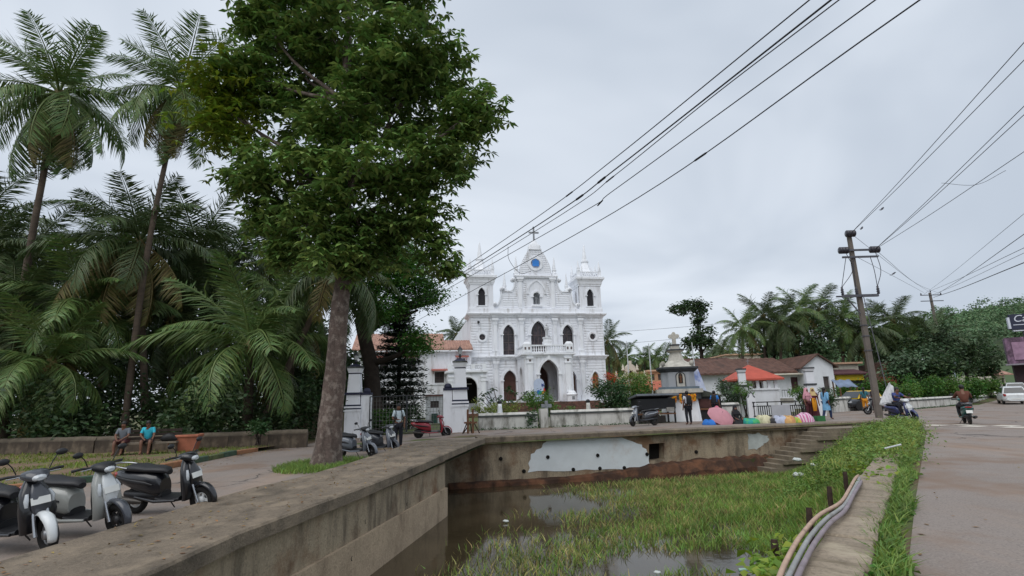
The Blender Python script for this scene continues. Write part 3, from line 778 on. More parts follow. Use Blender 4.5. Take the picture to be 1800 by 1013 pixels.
# central gable: outline with volutes, bell-shaped top
def gable_half():
    P = [(5.15, 10.35)]
    for i in range(9): a = i / 8 * math.pi / 2; P.append((5.15 - 1.05 * math.sin(a), 10.5 + 1.85 * (1 - math.cos(a)) ** 0.85))
    P += [(4.15, 12.45), (2.85, 12.45)]
    for i in range(9): a = i / 8 * math.pi / 2; P.append((2.95 - .5 * math.sin(a), 12.5 + 1.6 * (1 - math.cos(a)) ** .85))
    P += [(2.45, 14.35), (1.95, 14.4), (1.88, 14.9)]
    for i in range(1, 9): t = i / 8; P.append((1.88 - 1.2 * t ** 1.7, 14.9 + 2.75 * t))
    return P
gh = gable_half(); gout = gh + [(-x, z) for x, z in gh[::-1]]
niche = arch(0.0, 0.42, 10.98, 11.95, 12.4, pointed=False)
P_(panel(MB(), gout, [niche, circ(0, 15.86, .56, 24)], 0.25, 0.7, True), 'gable_wall', m_wash)
P_(MB().add([(x, .7, z) for x, z in niche], [tuple(range(len(niche)))]), 'niche_back', m_grey)
hood(niche, .17, .12, .27)
mb = MB(); mb.box(-.62, .62, .05, .27, 10.72, 10.9); P_(mb, 'niche_sill')
hood(arch(0, .98, 11.5, 12.3, 13.75), .16, .16, .27)
def rim(P, t, y0, y1, name):
    """moulding following an open outline"""
    mb = MB()
    for (a, b), (c, d) in zip(P, P[1:]):
        L_ = math.hypot(c - a, d - b)
        if L_ < .02: continue
        nx, nz = (d - b) / L_ * t, -(c - a) / L_ * t
        mb.add([(a, y0, b), (c, y0, d), (c + nx, y0, d + nz), (a + nx, y0, b + nz), (a, y1, b), (c, y1, d), (c + nx, y1, d + nz), (a + nx, y1, b + nz)], [(0, 1, 2, 3), (7, 6, 5, 4), (3, 2, 6, 7), (0, 4, 5, 1), (0, 3, 7, 4), (1, 5, 6, 2)])
    return P_(mb, name)
rim(gh[1:22], .12, .12, .5, 'gable_rim'); rim([(-x, z) for x, z in gh[1:22]][::-1], .12, .12, .5, 'gable_rim')
for s in (-1, 1):
    P_(MB().lathe([(.30, 0), (.30, .5), (.2, .52), (.2, .0)], (4.0 * s, .1, 12.72), 12, axis='y'), 'volute')
    P_(MB().lathe([(.26, 0), (.26, .5), (.18, .52), (.18, .0)], (2.75 * s, .1, 13.85), 12, axis='y'), 'volute')
    P_(MB().lathe([(.3, 0), (.3, .5), (.2, .52), (.2, .0)], (4.95 * s, .06, 10.9), 12, axis='y'), 'volute')
    P_(MB().box(1.95 * s - .2, 1.95 * s + .2, .1, .27, 10.5, 13.7), 'pilaster')
    mb = MB(); mb.box(1.95 * s - .3, 1.95 * s + .3, .02, .27, 13.7, 13.9); mb.box(1.95 * s - .42, 1.95 * s + .42, -.06, .27, 13.9, 14.12); P_(mb, 'capital')
    P_(MB().box(3.72 * s - .24, 3.72 * s + .24, .2, .75, 12.45, 12.7), 'pinnacle_base'); pinnacle(3.72 * s, .48, 12.7, 2.15, .24, Ch)
    P_(MB().box(2.3 * s - .3, 2.3 * s + .3, .18, .8, 14.35, 14.65), 'pinnacle_base'); pinnacle(2.3 * s, .48, 14.65, 2.15, .28, Ch)
mb = MB(); mb.box(-2.5, 2.5, .02, .3, 14.12, 14.25); mb.box(-2.6, 2.6, -.06, .3, 14.25, 14.38); P_(mb, 'gable_cornice')
def gx(z): 
    t = (z - 14.9) / 2.75; return 1.88 - 1.2 * max(0, t) ** 1.7
courses(-2.0, 2.0, 14.6, 17.5, .25, .24, 'stone_courses', lambda x, z: abs(x) < gx(z) - .08 and math.hypot(x, z - 15.86) > .95)
courses(-4.6, 4.6, 10.6, 13.7, .25, .26, 'stone_courses', lambda x, z: abs(abs(x) - 1.95) > .3 and abs(x) < (4.0 - (0 if z > 12.2 else (10.6 - z) * .0) if z < 12.3 else 2.55) and not (abs(x) < 1.2 and 10.7 < z < 13.95))
mb = MB(); A = circ(0, 15.86, .58, 28); B = circ(0, 15.86, .88, 28); band(mb, A + A[:1], B + B[:1], .12, .27); P_(mb, 'clock_surround')
v, f = cdt(circ(0, 15.86, .57, 24)); P_(MB().add([(x, .42, z) for x, z in v], f), 'clock_face', m_trim)
P_(MB().box(-.4, .4, .08, .11, 15.5, 16.22), 'blue_panel', M('blue_cover', '2f7fd0', 0.6, 0.08, 2)); P_(MB().box(-.1, .1, .08, .108, 16.222, 16.38), 'blue_panel_tab', M('blue_cover', '2f7fd0'))
P_(MB().box(-.78, .78, .1, 1.0, 17.55, 17.68), 'gable_cornice')
P_(MB().loft([(17.68, 0, .55, .72, .42, 6), (18.05, 0, .55, .74, .42, 6), (18.35, 0, .55, .45, .35, 5), (18.62, 0, .55, .28, .28, 4), (18.75, 0, .55, .24, .24, 4)], 12, axis='z'), 'gable_cap')
Cr = MB(); Cr.box(-.09, .09, .46, .64, 18.72, 20.5); Cr.box(-.6, -.092, .47, .63, 19.68, 19.86); Cr.box(.092, .6, .47, .63, 19.68, 19.86); P_(Cr, 'roof_cross', m_grey)
# statue in the gable niche, statue on the balcony
def statue(x, y, z, h, parent, mat, name='statue'):
    mb = MB()
    mb.loft([(z, x, y, .17 * h / 1.4, .15 * h / 1.4, 2.2), (z + .25 * h, x, y, .15 * h / 1.4, .13 * h / 1.4, 2), (z + .55 * h, x, y, .17 * h / 1.4, .13 * h / 1.4, 2), (z + .74 * h, x, y, .2 * h / 1.4, .12 * h / 1.4, 2.4), (z + .81 * h, x, y, .09 * h / 1.4, .08 * h / 1.4, 2), (z + .84 * h, x, y, .06 * h / 1.4, .06 * h / 1.4, 2)], 10, axis='z')
    mb.ball((x, y, z + .91 * h), .085 * h / 1.2, 10, 1.2)
    for s in (-1, 1): mb.tube([(x + s * .17 * h / 1.4, y, z + .73 * h), (x + s * .22 * h / 1.4, y - .04, z + .55 * h), (x + s * .08, y - .17 * h / 1.4, z + .6 * h)], [.05, .045, .035], 7)
    return mb.build(name, mat, parent)
statue(0, .58, 10.98, 1.15, Ch, m_grey)
# porch with balcony
PF = -4.0; PWd = 2.62
parch = arch(0, 1.02, 0.02, 2.85, 4.3)
P_(panel(MB(), [(-PWd, -.05), (PWd, -.05), (PWd, 4.6), (-PWd, 4.6)], [parch], PF, .5), 'porch_wall', m_wash)
sarch = arch(1.9, .78, 0.0, 2.7, 3.7)
for s in (-1, 1):
    m2 = MB(); panel(m2, [(0.5, -.05), (3.9, -.05), (3.9, 4.6), (.5, 4.6)], [sarch], 0, .45)
    P_(MB().add([(s * (PWd - yy - .002), PF + xx, zz) for xx, yy, zz in m2.v], m2.f), 'porch_wall', m_wash)
P_(MB().box(-PWd + .45, PWd - .45, PF + .5, -.02, 4.3, 4.5), 'porch_ceiling', m_brown)
P_(MB().box(-PWd + .46, PWd - .46, PF + .5, -.01, 0.0, .02), 'porch_floor', m_brick)
hood(parch, .26, PF - .14, PF + .02); jamb(parch, .22, PF - .1, PF + .01)
P_(MB().box(-.14, .14, PF - .22, PF, 4.28, 4.72), 'keystone')
for s in (-1, 1):
    x = 2.05 * s
    P_(MB().box(x - .28, x + .28, PF - .2, PF - .003, 0.9, 3.9), 'pilaster'); mb = MB(); mb.box(x - .34, x + .34, PF - .26, PF - .003, 3.9, 4.02); mb.box(x - .38, x + .38, PF - .3, PF - .003, 4.4, 4.55); mb.box(x - .3, x + .3, PF - .22, PF - .003, 4.02, 4.4); P_(mb, 'capital')
    P_(MB().box(x - .11, x + .11, PF - .235, PF - .225, 4.1, 4.32), 'capital_recess_shade', m_mull)  # raised dark plate, its colour stands in for shade in a recess
    P_(MB().lathe([(.55, -.1), (.55, .55), (.62, .58), (.62, .68), (.46, .74), (.4, .9), (.3, 1.0), (.22, 1.02)], (x + .15 * s, PF - .55, 0), 8, False, ph=math.pi / 8), 'pedestal')
    P_(MB().box(x + .15 * s - .14, x + .15 * s + .14, PF - 1.08, PF - 1.05, .12, .45), 'pedestal_panel', m_grey)
cornice('porch_cornice', -PWd, PWd, PF, -.3, 4.58, [(0, 0), (.08, 0), (.1, .12), (.24, .22), (.3, .24), (.3, .38), (.1, .42)])
P_(MB().box(-PWd, PWd, PF, -.3, 4.9, 5.02), 'balcony_floor', m_grey)
mb = MB()
for z, t in ((5.02, .12), (5.72, .14)):
    mb.box(-PWd - .1, PWd + .1, PF - .12, PF + .14, z, z + t)
    for s in (-1, 1):
        a, b = sorted((s * (PWd + .1), s * (PWd - .16))); mb.box(a, b, PF + .141, -.3, z, z + t)
P_(mb, 'balcony_rail')
bal = MB().lathe([(.07, 0), (.07, .06), (.05, .08), (.1, .24), (.045, .42), (.07, .55), (.07, .58)], (0, 0, 0), 8).mesh('baluster')
for k in range(15):
    x = -1.78 + 3.56 * k / 14
    link('baluster', bal, Ch, m_trim, (x, PF + .01, 5.14))
for k in range(9):
    for s in (-1, 1): link('baluster', bal, Ch, m_trim, (s * (PWd - .03), PF + .6 + .35 * k, 5.14))
for s in (-1, 1):
    mb = MB(); x = 2.3 * s; mb.box(x - .4, x + .4, PF - .2, PF + .3, 5.03, 5.95); mb.prism([(x - .4, PF - .2), (x + .4, PF - .2), (x + .4, PF + .3), (x - .4, PF + .3)], 5.95, 6.2, [(x - .22, PF - .08), (x + .22, PF - .08), (x + .22, PF + .2), (x - .22, PF + .2)])
    P_(mb, 'balcony_post')
    for dx in (-.2, .2): P_(MB().box(x + dx - .09, x + dx + .09, PF - .212, PF - .202, 5.35, 5.62), 'post_recess_shade', m_mull)  # recess shade painted as dark plates on the post front
mb = MB(); mb.box(-.42, .42, PF + .02, PF + .8, 5.87, 6.25); mb.box(-.34, .34, PF + .1, PF + .7, 6.25, 6.6); mb.box(-.4, .4, PF + .04, PF + .76, 6.6, 6.7); P_(mb, 'statue_pedestal')
statue(0.02, PF + .4, 6.7, 1.45, Ch, M('statue_stone', 'b9babd', 0.8, 0.12, 4), 'balcony_statue')
for s in (-1, 1): mb = MB()
# plinth and broad brick steps
P_(MB().box(-8.2, 8.2, -1.2, 27, -1.25, 0), 'plinth', m_wash)
P_(MB().box(-4.6, 4.6, -6.2, -1.2, -1.25, -.06), 'porch_plinth', m_brick)
for k in range(6): P_(MB().box(-4.9 - .1 * k, 4.9 + .1 * k, -6.2 - .35 * (k + 1), -6.2 - .35 * k, -1.3, -.1 - .18 * (k + 1)), 'step', m_brick)
# a black crow-like cable clamp near the cornice, a painted festival board by the porch
P_(MB().lathe([(.14, 0), (.18, .1), (.02, .3)], (-7.0, -.2, 8.85), 8, axis='x'), 'loudspeaker_horn', M('black_metal', '151517', 0.5, 0.1))
bd = empty('festival_board', CB + Vector((0, 0, 0)), CA, 'pale blue round-topped board with bright coloured swirl by the church porch', 'sign')
def bP(mb, n, m, y): 
    o = mb.build(n, m, bd); return o
m_bw = M('board_blue', 'b9c6dc', 0.6, 0.05)
mb = MB(); v, f = cdt(arch(-1.45, .55, -.05, 1.75, 2.3, pointed=False)); n_ = len(v)
bP(MB().xprism(arch(-1.45, .55, -.05, 1.75, 2.3, pointed=False), -5.32, -5.28), 'board', m_bw, 0)
for P, c in (([(-1.62, .75), (-1.3, .66), (-1.12, .95), (-1.35, 1.1)], '1f8f70'), ([(-1.3, .66), (-1.05, .72), (-.98, 1.2), (-1.12, .95)], 'e3a62a'), ([(-1.05, .72), (-.82, 1.0), (-.88, 1.32), (-1.02, 1.28), (-.98, 1.0)], 'c5352c'), ([(-1.62, .75), (-1.75, .95), (-1.6, 1.15), (-1.35, 1.1)], '2c6fb0'), ([(-1.2, 1.5), (-1.1, 1.45), (-1.05, 1.6), (-.95, 1.45), (-.9, 1.55), (-1.0, 1.7), (-.95, 1.8), (-1.08, 1.72), (-1.2, 1.8)], '2c3f80')):
    bP(MB().xprism(P, -5.345, -5.322), 'painted_shape', M('sign_' + c, c, 0.6, 0.05), 0)
bP(MB().box(-1.5, -1.4, -5.27, -5.2, -1.3, 2.0), 'post', m_grey, 0)

# ------------------------------------------------------------------ parish house left of the church
m_roof = M('terracotta_roof', 'a07b6c', 0.85, 0.2, 2.5, 0.4, 20, dirt='5e4438', damt=0.45, dscale=(1.5, .4, .4), spots='b5917f', spamt=.35, spscale=2)
m_roofdark = M('old_tile_roof', '5c4238', 0.9, 0.25, 2.0, 0.5, 15, dirt='332b27', damt=0.5, dscale=(1.2, .5, .5))
m_awn = M('awning_red', '9c5b50', 0.7, 0.15, 3)
m_wd = M('dark_shutter', '4a4240', 0.6, 0.25, 4)
Ax = empty('parish_house', CB, CA, 'white two storey house with terracotta roof attached left of the church', 'house')
def A_(mb, name, mat, parent=None): return mb.build(name, mat, parent or Ax)
YF = -1.0
wins = [(-11.25, 2.8, .5, .58), (-8.85, 4.36, .36, .42), (-14.2, 4.27, .45, .58), (-14.4, 1.3, .48, .55), (-17.0, 4.27, .45, .58), (-17.2, 1.3, .48, .55)]
rects = [[(x - w, z - h), (x + w, z - h), (x + w, z + h), (x - w, z + h)] for x, z, w, h in wins]
A_(panel(MB(), [(-20, -1.3), (-7.82, -1.3), (-7.82, 5.8), (-20, 5.8)], rects, YF, .35), 'wall', m_wash)
A_(MB().box(-20, -19.8, YF + .36, 9, -1.3, 5.8), 'wall', m_wash); A_(MB().box(-20, -7.85, 8.8, 9, -1.3, 5.8), 'wall', m_wash)
for (x, z, w, h), rc in zip(wins, rects):
    o = A_(MB().box(x - w, x + w, YF + .2, YF + .24, z - h, z + h), 'window', m_wd)
    mb = MB(); 
    for a, b, c, d in ((x - w - .09, x + w + .09, z + h, z + h + .09), (x - w - .09, x + w + .09, z - h - .1, z - h), (x - w - .09, x - w, z - h, z + h), (x + w, x + w + .09, z - h, z + h)): mb.box(a, b, YF - .06, YF + .02, c, d)
    mb.build('window_frame', m_trim, o)
    mb = MB(); mb.box(x - .03, x + .03, YF + .15, YF + .2, z - h, z + h); mb.box(x - w, x + w, YF + .152, YF + .198, z - .03, z + .03); mb.build('window_bars', m_mull, o)
    if z > 2:
        aw = MB(); aw.yprism([(YF - .003, z + h + .32), (YF - .75, z + h + .14), (YF - .75, z + h + .06), (YF - .003, z + h + .22)], x - w - .35, x + w + .35); aw.build('awning', m_awn, o)
        br = MB()
        for q in (-1, 1): br.tube([(x + q * (w + .15), YF, z + h - .2), (x + q * (w + .15), YF - .5, z + h + .1)], .03, 5)
        br.build('awning_bracket', m_awn, o)
A_(MB().box(-20, -7.82, YF - .08, YF, 2.0, 2.09), 'string_course', m_trim)
def tiled_roof(mb, x0, x1, ye, ze, yr, zr, step=.28):
    """roof slope with rolled tile ridges running down the slope"""
    n = int((x1 - x0) / step); vs = []
    for i in range(2 * n + 1):
        x = x0 + (x1 - x0) * i / (2 * n); b = .07 if i % 2 else 0
        vs += [(x, ye, ze + b), (x, yr, zr + b), (x, ye, ze - .12)]
    mb.add(vs, [f for i in range(2 * n) for f in ((i * 3, i * 3 + 3, i * 3 + 4, i * 3 + 1), (i * 3 + 2, i * 3 + 5, i * 3 + 3, i * 3))])
mb = MB(); tiled_roof(mb, -20.3, -7.7, YF - .55, 5.75, YF + 2.1, 6.95); A_(mb, 'roof', m_roof)
mb = MB(); tiled_roof(mb, -20.3, -10.6, YF + 2.1, 6.9, YF + 4.4, 8.0); A_(mb, 'roof', m_roof)
mb = MB(); tiled_roof(mb, -20.3, -10.6, 9.3, 5.75, 3.5, 8.0); tiled_roof(mb, -10.55, -7.9, 9.3, 5.75, YF + 2.1, 6.93); A_(mb, 'roof', m_roof)
A_(MB().box(-20.2, -7.75, YF - .56, YF - .02, 5.5, 5.62), 'eaves_board', m_trim)
mb = MB(); mb.add([(-10.6, YF + 2.1, 6.7), (-10.6, YF + 4.4, 8.0), (-10.6, 9, 6.0)], [(0, 1, 2)]); A_(mb, 'gable_end', m_roofdark)
# its entrance porch with arches and balustraded terrace
px0, px1, pf = -10.55, -6.65, -4.0
a1 = arch(-8.55, .98, -.9, 1.5, 2.62, pointed=False)
A_(panel(MB(), [(px0, -1.2), (px1, -1.2), (px1, 3.1), (px0, 3.1)], [a1], pf, .4), 'porch_wall', m_wash)
for s, x in ((1, px0), (-1, px1)):
    m2 = MB(); panel(m2, [(.4, -1.2), (3.0, -1.2), (3.0, 3.1), (.4, 3.1)], [arch(1.7, .7, -.9, 1.6, 2.5)], 0, .35)
    A_(MB().add([(x + s * (yy + .002), pf + xx, zz) for xx, yy, zz in m2.v], m2.f), 'porch_wall', m_wash)
A_(MB().box(px0 - .2, px1 + .2, pf - .25, -.9, 3.1, 3.3), 'terrace_slab', m_trim)
A_(MB().box(px0 + .1, px1 - .1, -1.05, -1.02, -1.1, 2.6), 'porch_shade_panel', m_hole)  # near-black sheet paints the shade at the back of the porch
mb = MB(); mb.box(px0, px1, pf - .1, pf + .1, 3.3, 3.4); mb.box(px0, px1, pf - .12, pf + .12, 3.82, 3.93)
for x in (px0 + .2, px0 + 1.35, px1 - 1.35, px1 - .2): mb.box(x - .2, x + .2, pf - .14, pf + .14, 3.401, 3.819)
A_(mb, 'terrace_rail', m_trim)
b2 = MB().lathe([(.06, 0), (.09, .14), (.045, .28), (.07, .42)], (0, 0, 0), 8).mesh('baluster')
for x0, x1, n in ((px0 + .4, px0 + 1.15, 3), (px0 + 1.55, px1 - 1.55, 4), (px1 - 1.15, px1 - .4, 3)):
    for k in range(n): link('baluster', b2, Ax, m_trim, (x0 + (x1 - x0) * (k + .5) / n, pf, 3.4))
mb = MB(); A = a1[2:]; B = [(-8.55 + (x + 8.55) * 1.18, 1.5 + (z - 1.5) * 1.16) for x, z in A]; band(mb, A, B, pf - .1, pf + .02); A_(mb, 'arch_moulding', m_trim)
for x in (px0 + .3, px1 - .3):
    mb = MB(); mb.box(x - .22, x + .22, pf - .14, pf - .003, -.2, 2.6); mb.box(x - .3, x + .3, pf - .2, pf - .003, 2.6, 2.75); mb.box(x - .28, x + .28, pf - .18, pf - .003, 2.2, 2.3); mb.box(x - .42, x + .42, pf - .35, pf - .003, -1.2, -.2); A_(mb, 'pilaster', m_trim)
for k in range(5): A_(MB().box(px0 + .3, px1 - .3, pf - .3 * (k + 1) - .05, pf - .3 * k - .05, -1.32, -1.1 - .05 * k + .1), 'step', m_brick)

# ------------------------------------------------------------------ gate, compound wall and small yard things
m_navy = M('navy_paint', '26293f', 0.7, 0.15, 3)
m_wall = M('weathered_wall', 'cfcdc6', 0.88, 0.08, 2, 0.35, 15, dirt='5e5a4e', damt=0.62, dscale=(2.2, 2.2, 0.8))
m_wcap = M('mossy_cap', '4b4f4d', 0.9, 0.3, 3, 0.4, 15, spots='8f918b', spamt=0.35, spscale=2)
m_black = M('black_paint', '17181b', 0.55, 0.2, 5)
m_iron = M('dark_iron', '3a3d40', 0.6, 0.2, 6, metal=0.3)
m_wood = M('old_wood', '6b4a34', 0.85, 0.25, 5, 0.3, 30)
def gatepost(name, loc, rz, s, label):
    """tapered white pillar with navy bands, side block and lantern; s = side on which the block stands"""
    T = empty(name, loc, rz, label, 'gate pillar')
    q = lambda w: [(-w, -w), (w, -w), (w, w), (-w, w)]
    MB().prism(q(.40), -.4, 1.28).build('pillar_base', m_trim, T)
    MB().prism(q(.44), 1.28, 1.38).build('pillar_band', m_trim, T)
    MB().prism(q(.415), 1.38, 1.45).build('pillar_band', m_navy, T); MB().prism(q(.43), 1.45, 1.54).build('pillar_band', m_trim, T); MB().prism(q(.405), 1.54, 1.62).build('pillar_band', m_navy, T)
    MB().prism(q(.37), 1.62, 2.12, q(.34)).build('pillar_shaft', m_trim, T)
    MB().prism(q(.42), 2.12, 2.24).build('pillar_band', m_navy, T)
    MB().prism(q(.33), 2.24, 3.2, q(.28)).build('pillar_shaft', m_trim, T)
    MB().prism(q(.285), 3.2, 3.26).build('pillar_band', m_navy, T)
    MB().prism(q(.29), 3.26, 3.5, q(.36)).build('pillar_cap', m_trim, T)
    MB().prism(q(.38), 3.5, 3.58).build('pillar_cap', m_wcap, T); MB().prism(q(.34), 3.58, 3.74, q(.1)).build('pillar_top', m_navy, T)
    ln = MB(); ln.lathe([(.05, 3.72), (.04, 3.82), (.1, 3.86), (.05, 3.9), (.05, 3.95)], (0, 0, 0), 8); ln.build('lantern_base', m_iron, T)
    MB().lathe([(.075, 3.95), (.13, 4.18)], (0, 0, 0), 6, False).build('lantern_glass', M('lantern_glass', 'b9bcbd', .2, .1), T)
    MB().lathe([(.15, 4.18), (.13, 4.22), (.03, 4.34), (.02, 4.4)], (0, 0, 0), 6, False).build('lantern_cap', m_iron, T)
    a, b = sorted((s * .401, s * .86))
    MB().box(a, b, -.3, .3, -.4, 2.1).build('side_block', m_trim, T)
    MB().box(a, b + .02, -.34, .34, 2.1, 2.22).build('side_block_cap', m_navy, T)
    MB().lathe([(.2, 2.22), (.2, 2.32), (.13, 2.44), (.02, 2.47)], ((a + b) / 2, 0, 0), 10).build('side_block_knob', m_navy, T)
    return T
def gp(px, py, Y): p = aty(px, py, Y); return Vector((p.x, p.y, 0))
g2 = Vector((aty(806, 740, 27.8).x + .1, 27.8, -.05)); g1 = Vector((aty(632, 740, 28.4).x - .3, 28.4, -.15))
gatepost('gate_pillar', g2, R(4), -1, 'white tapered gate pillar with navy bands and lantern right of the church gate')
gatepost('gate_pillar', g1, R(4), 1, 'white tapered gate pillar with navy bands standing left of the church gate behind tree')
# the pipe and mesh gate leaves
for k, (a, b, lab) in enumerate(((g1.x + .9, (g1.x + g2.x) / 2 - .02, 'left leaf of the grey wire mesh church gate'), ((g1.x + g2.x) / 2 + .02, g2.x - .92, 'right leaf of the grey wire mesh church gate'))):
    G = empty('gate_leaf', (a, 28.1, -.1), 0, lab, 'gate', 'church gate leaves'); w = b - a
    f = MB()
    for p in (((0, 0, .12), (0, 0, 1.95)), ((w, 0, .12), (w, 0, 1.95)), ((0, 0, 1.95), (w, 0, 1.95)), ((0, 0, .12), (w, 0, .12))): f.tube(p, .03, 6)
    f.build('gate_frame', m_iron, G)
    f = MB()
    n = int(w / .16)
    for i in range(1, n): f.box(w * i / n - .006, w * i / n + .006, -.006, .006, .12, 1.92)
    for i in range(1, 9): f.box(0, w, -.004, .004, .12 + .2 * i - .005, .12 + .2 * i + .005)
    o = f.build('wire_mesh', M('mesh_wire', '6b6b68', .7, .1), G); o['kind'] = 'stuff'
# ornate balustrade panel wall left of the gate
mp_ = M('ornament_panel', 'a99f88', 0.9, 0.15, 3, 0.4, 20, dirt='5d5747', damt=0.5, dscale=(2, 2, 1))
Pw = empty('panel_wall', (g1.x - .5, 28.3, -.2), R(180 - 22), 'low weathered cream panel wall with round ornaments left of the church gate', 'wall')
MB().box(0, 4.2, -.12, .12, 0, 1.15).build('wall', mp_, Pw); MB().box(-.02, 4.25, -.18, .18, 1.15, 1.28).build('wall_cap', mp_, Pw)
for k in range(4):
    x = .55 + k * 1.02
    mb = MB(); 
    for a, b, c, d in ((x - .42, x + .42, .88, .95), (x - .42, x + .42, .2, .27), (x - .42, x - .35, .27, .88), (x + .35, x + .42, .27, .88)): mb.box(a, b, .12, .16, c, d)
    mb.build('panel_frame', mp_, Pw); MB().lathe([(.16, 0), (.16, .05), (.08, .07), (.02, .08)], (x, .12, .57), 12, axis='y').build('rosette', M('rosette', '7c6a56', .9, .2), Pw)
# compound wall: rendered sections with dark caps, little bottle posts
cw = [Vector((-1.95, 28.55, 0)), Vector((1.15, 29.3, 0)), Vector((1.9, 29.48, 0)), Vector((7.6, 30.75, 0))]
def wallrun(a, b, h, label, t=.28, mat=None, capm=None, n=None, name='compound_wall'):
    d = b - a; Lg = Vector((d.x, d.y, 0)).length; o = empty(name, a, math.atan2(d.y, d.x), label, 'wall')
    n = n or max(1, int(Lg / 1.9))
    for k in range(n):
        x0, x1 = Lg * k / n + .008, Lg * (k + 1) / n - .008; j = rnd.uniform(-.02, .02)
        MB().box(x0, x1, -t / 2 + j, t / 2 + j, -.3, h - .2).build('wall_panel', mat or m_wall, o)
        MB().box(x0 - .004, x1 + .004, -t / 2 - .05, t / 2 + .05, h - .2, h - .1 + rnd.uniform(-.01, .01)).build('wall_cap', capm or m_wcap, o)
        MB().prism([(x0 - .004, -t / 2), (x1 + .004, -t / 2), (x1 + .004, t / 2), (x0 - .004, t / 2)], h - .1, h + .02, [(x0, -t / 4), (x1, -t / 4), (x1, t / 4), (x0, t / 4)]).build('wall_ridge', mat or m_wall, o)
    return o
wallrun(cw[0], cw[1], .82, 'weathered white compound wall beside the right gate pillar')
wallrun(cw[2], cw[3], .86, 'long weathered white compound wall in front of the church steps')
tag(MB().box(-.2, .2, -.2, .2, -.2, .98).build('wall_pier', m_wall, None, (1.5, 29.4, 0), (0, 0, R(13))), 'short mossy wall pier between the two compound wall runs', 'pier')
def bottlepost(px, pyb, Y, h, lab, mat):
    p = aty(px, pyb, Y); T = empty('bottle_post', p, R(12), lab, 'post')
    MB().lathe([(.30, -.6), (.30, 0), (.22, .03), (.14, .35), (.12, .62 * h), (.11, .8 * h)], (0, 0, 0), 10).build('post', mat, T)
    MB().ball((0, 0, .88 * h), .13, 10).build('ball_top', m_black, T)
bottlepost(879, 735, 30.0, .95, 'white bottle shaped post with black ball beside the gate end of the wall', m_trim)
bottlepost(1035, 732, 31.2, .95, 'white bottle shaped post with black ball near the large dark bush', m_wall)
p = aty(961, 733, 30.4); S = empty('stone_cross', p, R(12), 'small grey stone cross on the compound wall among green leaves', 'cross')
mb = MB(); mb.box(-.09, .09, -.07, .07, -.2, .88); mb.box(-.3, -.092, -.06, .06, .5, .7); mb.box(.092, .3, -.06, .06, .5, .7); mb.build('cross', m_grey, S, bevel=.015)
MB().box(-.2, .2, -.15, .15, -.8, -.02).build('cross_base', m_wall, S)
# trestle leaning by the pillar
p = atz(827, 762, 0); T = empty('trestle', p, R(10), 'brown wooden trestle barrier standing beside the gate pillar', 'barrier')
for x in (-.12, .12): MB().box(x - .045, x + .045, -.045, .045, 0, 1.1).build('upright', m_wood, T)
MB().box(-.3, .3, -.08, -.046, .45, .53).build('rail', m_wood, T)
for a, b in (((-.1, 0, .62), (-.38, -.1, 0)), ((.1, 0, .62), (.42, -.1, 0)), ((0, 0, .55), (.1, .45, 0)), ((0, 0, .5), (-.3, .4, 0))): MB().tube([a, b], .028, 5).build('leg', M('dark_wood', '3a2a22', .85, .2), T)
# shrine-like donation box and meter box behind the gate
p = aty(764, 742, 40); B = empty('yard_booth', Vector((p.x, 40, 0)), R(8), 'small white booth with red edged roof behind the church gate', 'booth')
panel(MB(), [(-.65, 0), (.65, 0), (.65, 1.95), (-.65, 1.95)], [[(-.3, 1.1), (.3, 1.1), (.3, 1.6), (-.3, 1.6)]], -.5, .15).build('wall', m_wash, B)
MB().box(-.65, .65, -.34, .5, 0, 1.95).build('body', m_wash, B); MB().box(-.3, .3, -.37, -.345, 1.1, 1.6).build('window', m_wd, B)
MB().box(-.8, .8, -.62, .6, 1.952, 2.03).build('roof', m_awn, B); MB().box(-.22, .22, -.62, -.52, 0, .7).build('bin', M('bin_green', '2d5148', .7, .15), B)
p = aty(786, 742, 36); tag(MB().prism([(-.2, -.2), (.2, -.2), (.2, .2), (-.2, .2)], 0, 2.1, [(-.12, -.12), (.12, -.12), (.12, .12), (-.12, .12)]).build('white_post', m_trim, None, (p.x, 36, 0)), 'slim white tapering post standing behind the red scooter', 'post')

# ------------------------------------------------------------------ wayside shrine with cross, kiosk, hut
m_sgrey = M('shrine_grey', '9fa2a6', 0.85, 0.06, 1.5, 0.2, 15, dirt='6d6f72', damt=0.3, dscale=(2, 2, .4))
m_stone = M('shrine_stone', 'b9b5ab', 0.85, 0.12, 3, 0.3, 20, dirt='6b6860', damt=0.5, dscale=(2, 2, 1))
m_dk = M('shrine_band', '3c3f42', 0.8, 0.2, 3)
sb = atz(1190, 742, 0); S = empty('shrine', (aty(1193, 690, sb.y + 1.2).x, sb.y + 1.2, 0), R(-12), 'grey octagonal wayside shrine with stone cross on a white garlanded base', 'shrine')
S.scale = (.87, .87, 1); SY = sb.y + 1.2; k_ = SY / FPX
def zz(py): return aty(1190, py, SY - .9).z
def octo(w, d=None, c=.32): d = d or w; return [(-w + c, -d), (w - c, -d), (w, -d + c), (w, d - c), (w - c, d), (-w + c, d), (-w, d - c), (-w, -d + c)]
z1, z2, z3, z4, z5 = zz(702), zz(690), zz(684), zz(651), zz(638)
MB().prism(octo(1.28, 1.15, .2), -.2, z1, octo(1.12, 1.05, .2)).build('base', m_trim, S)
MB().prism(octo(1.34, 1.25), z1, z2 - .03).build('base_band', m_dk, S)
MB().prism(octo(1.5, 1.3), z2 - .03, z3).build('ledge', m_stone, S); MB().prism(octo(1.3, 1.2), z3, z3 + .13).build('ledge_band', M('shrine_slate', '5e6b75', .7, .1), S)
MB().prism(octo(1.08, 1.0, .42), z3 + .13, z4).build('drum', m_sgrey, S)
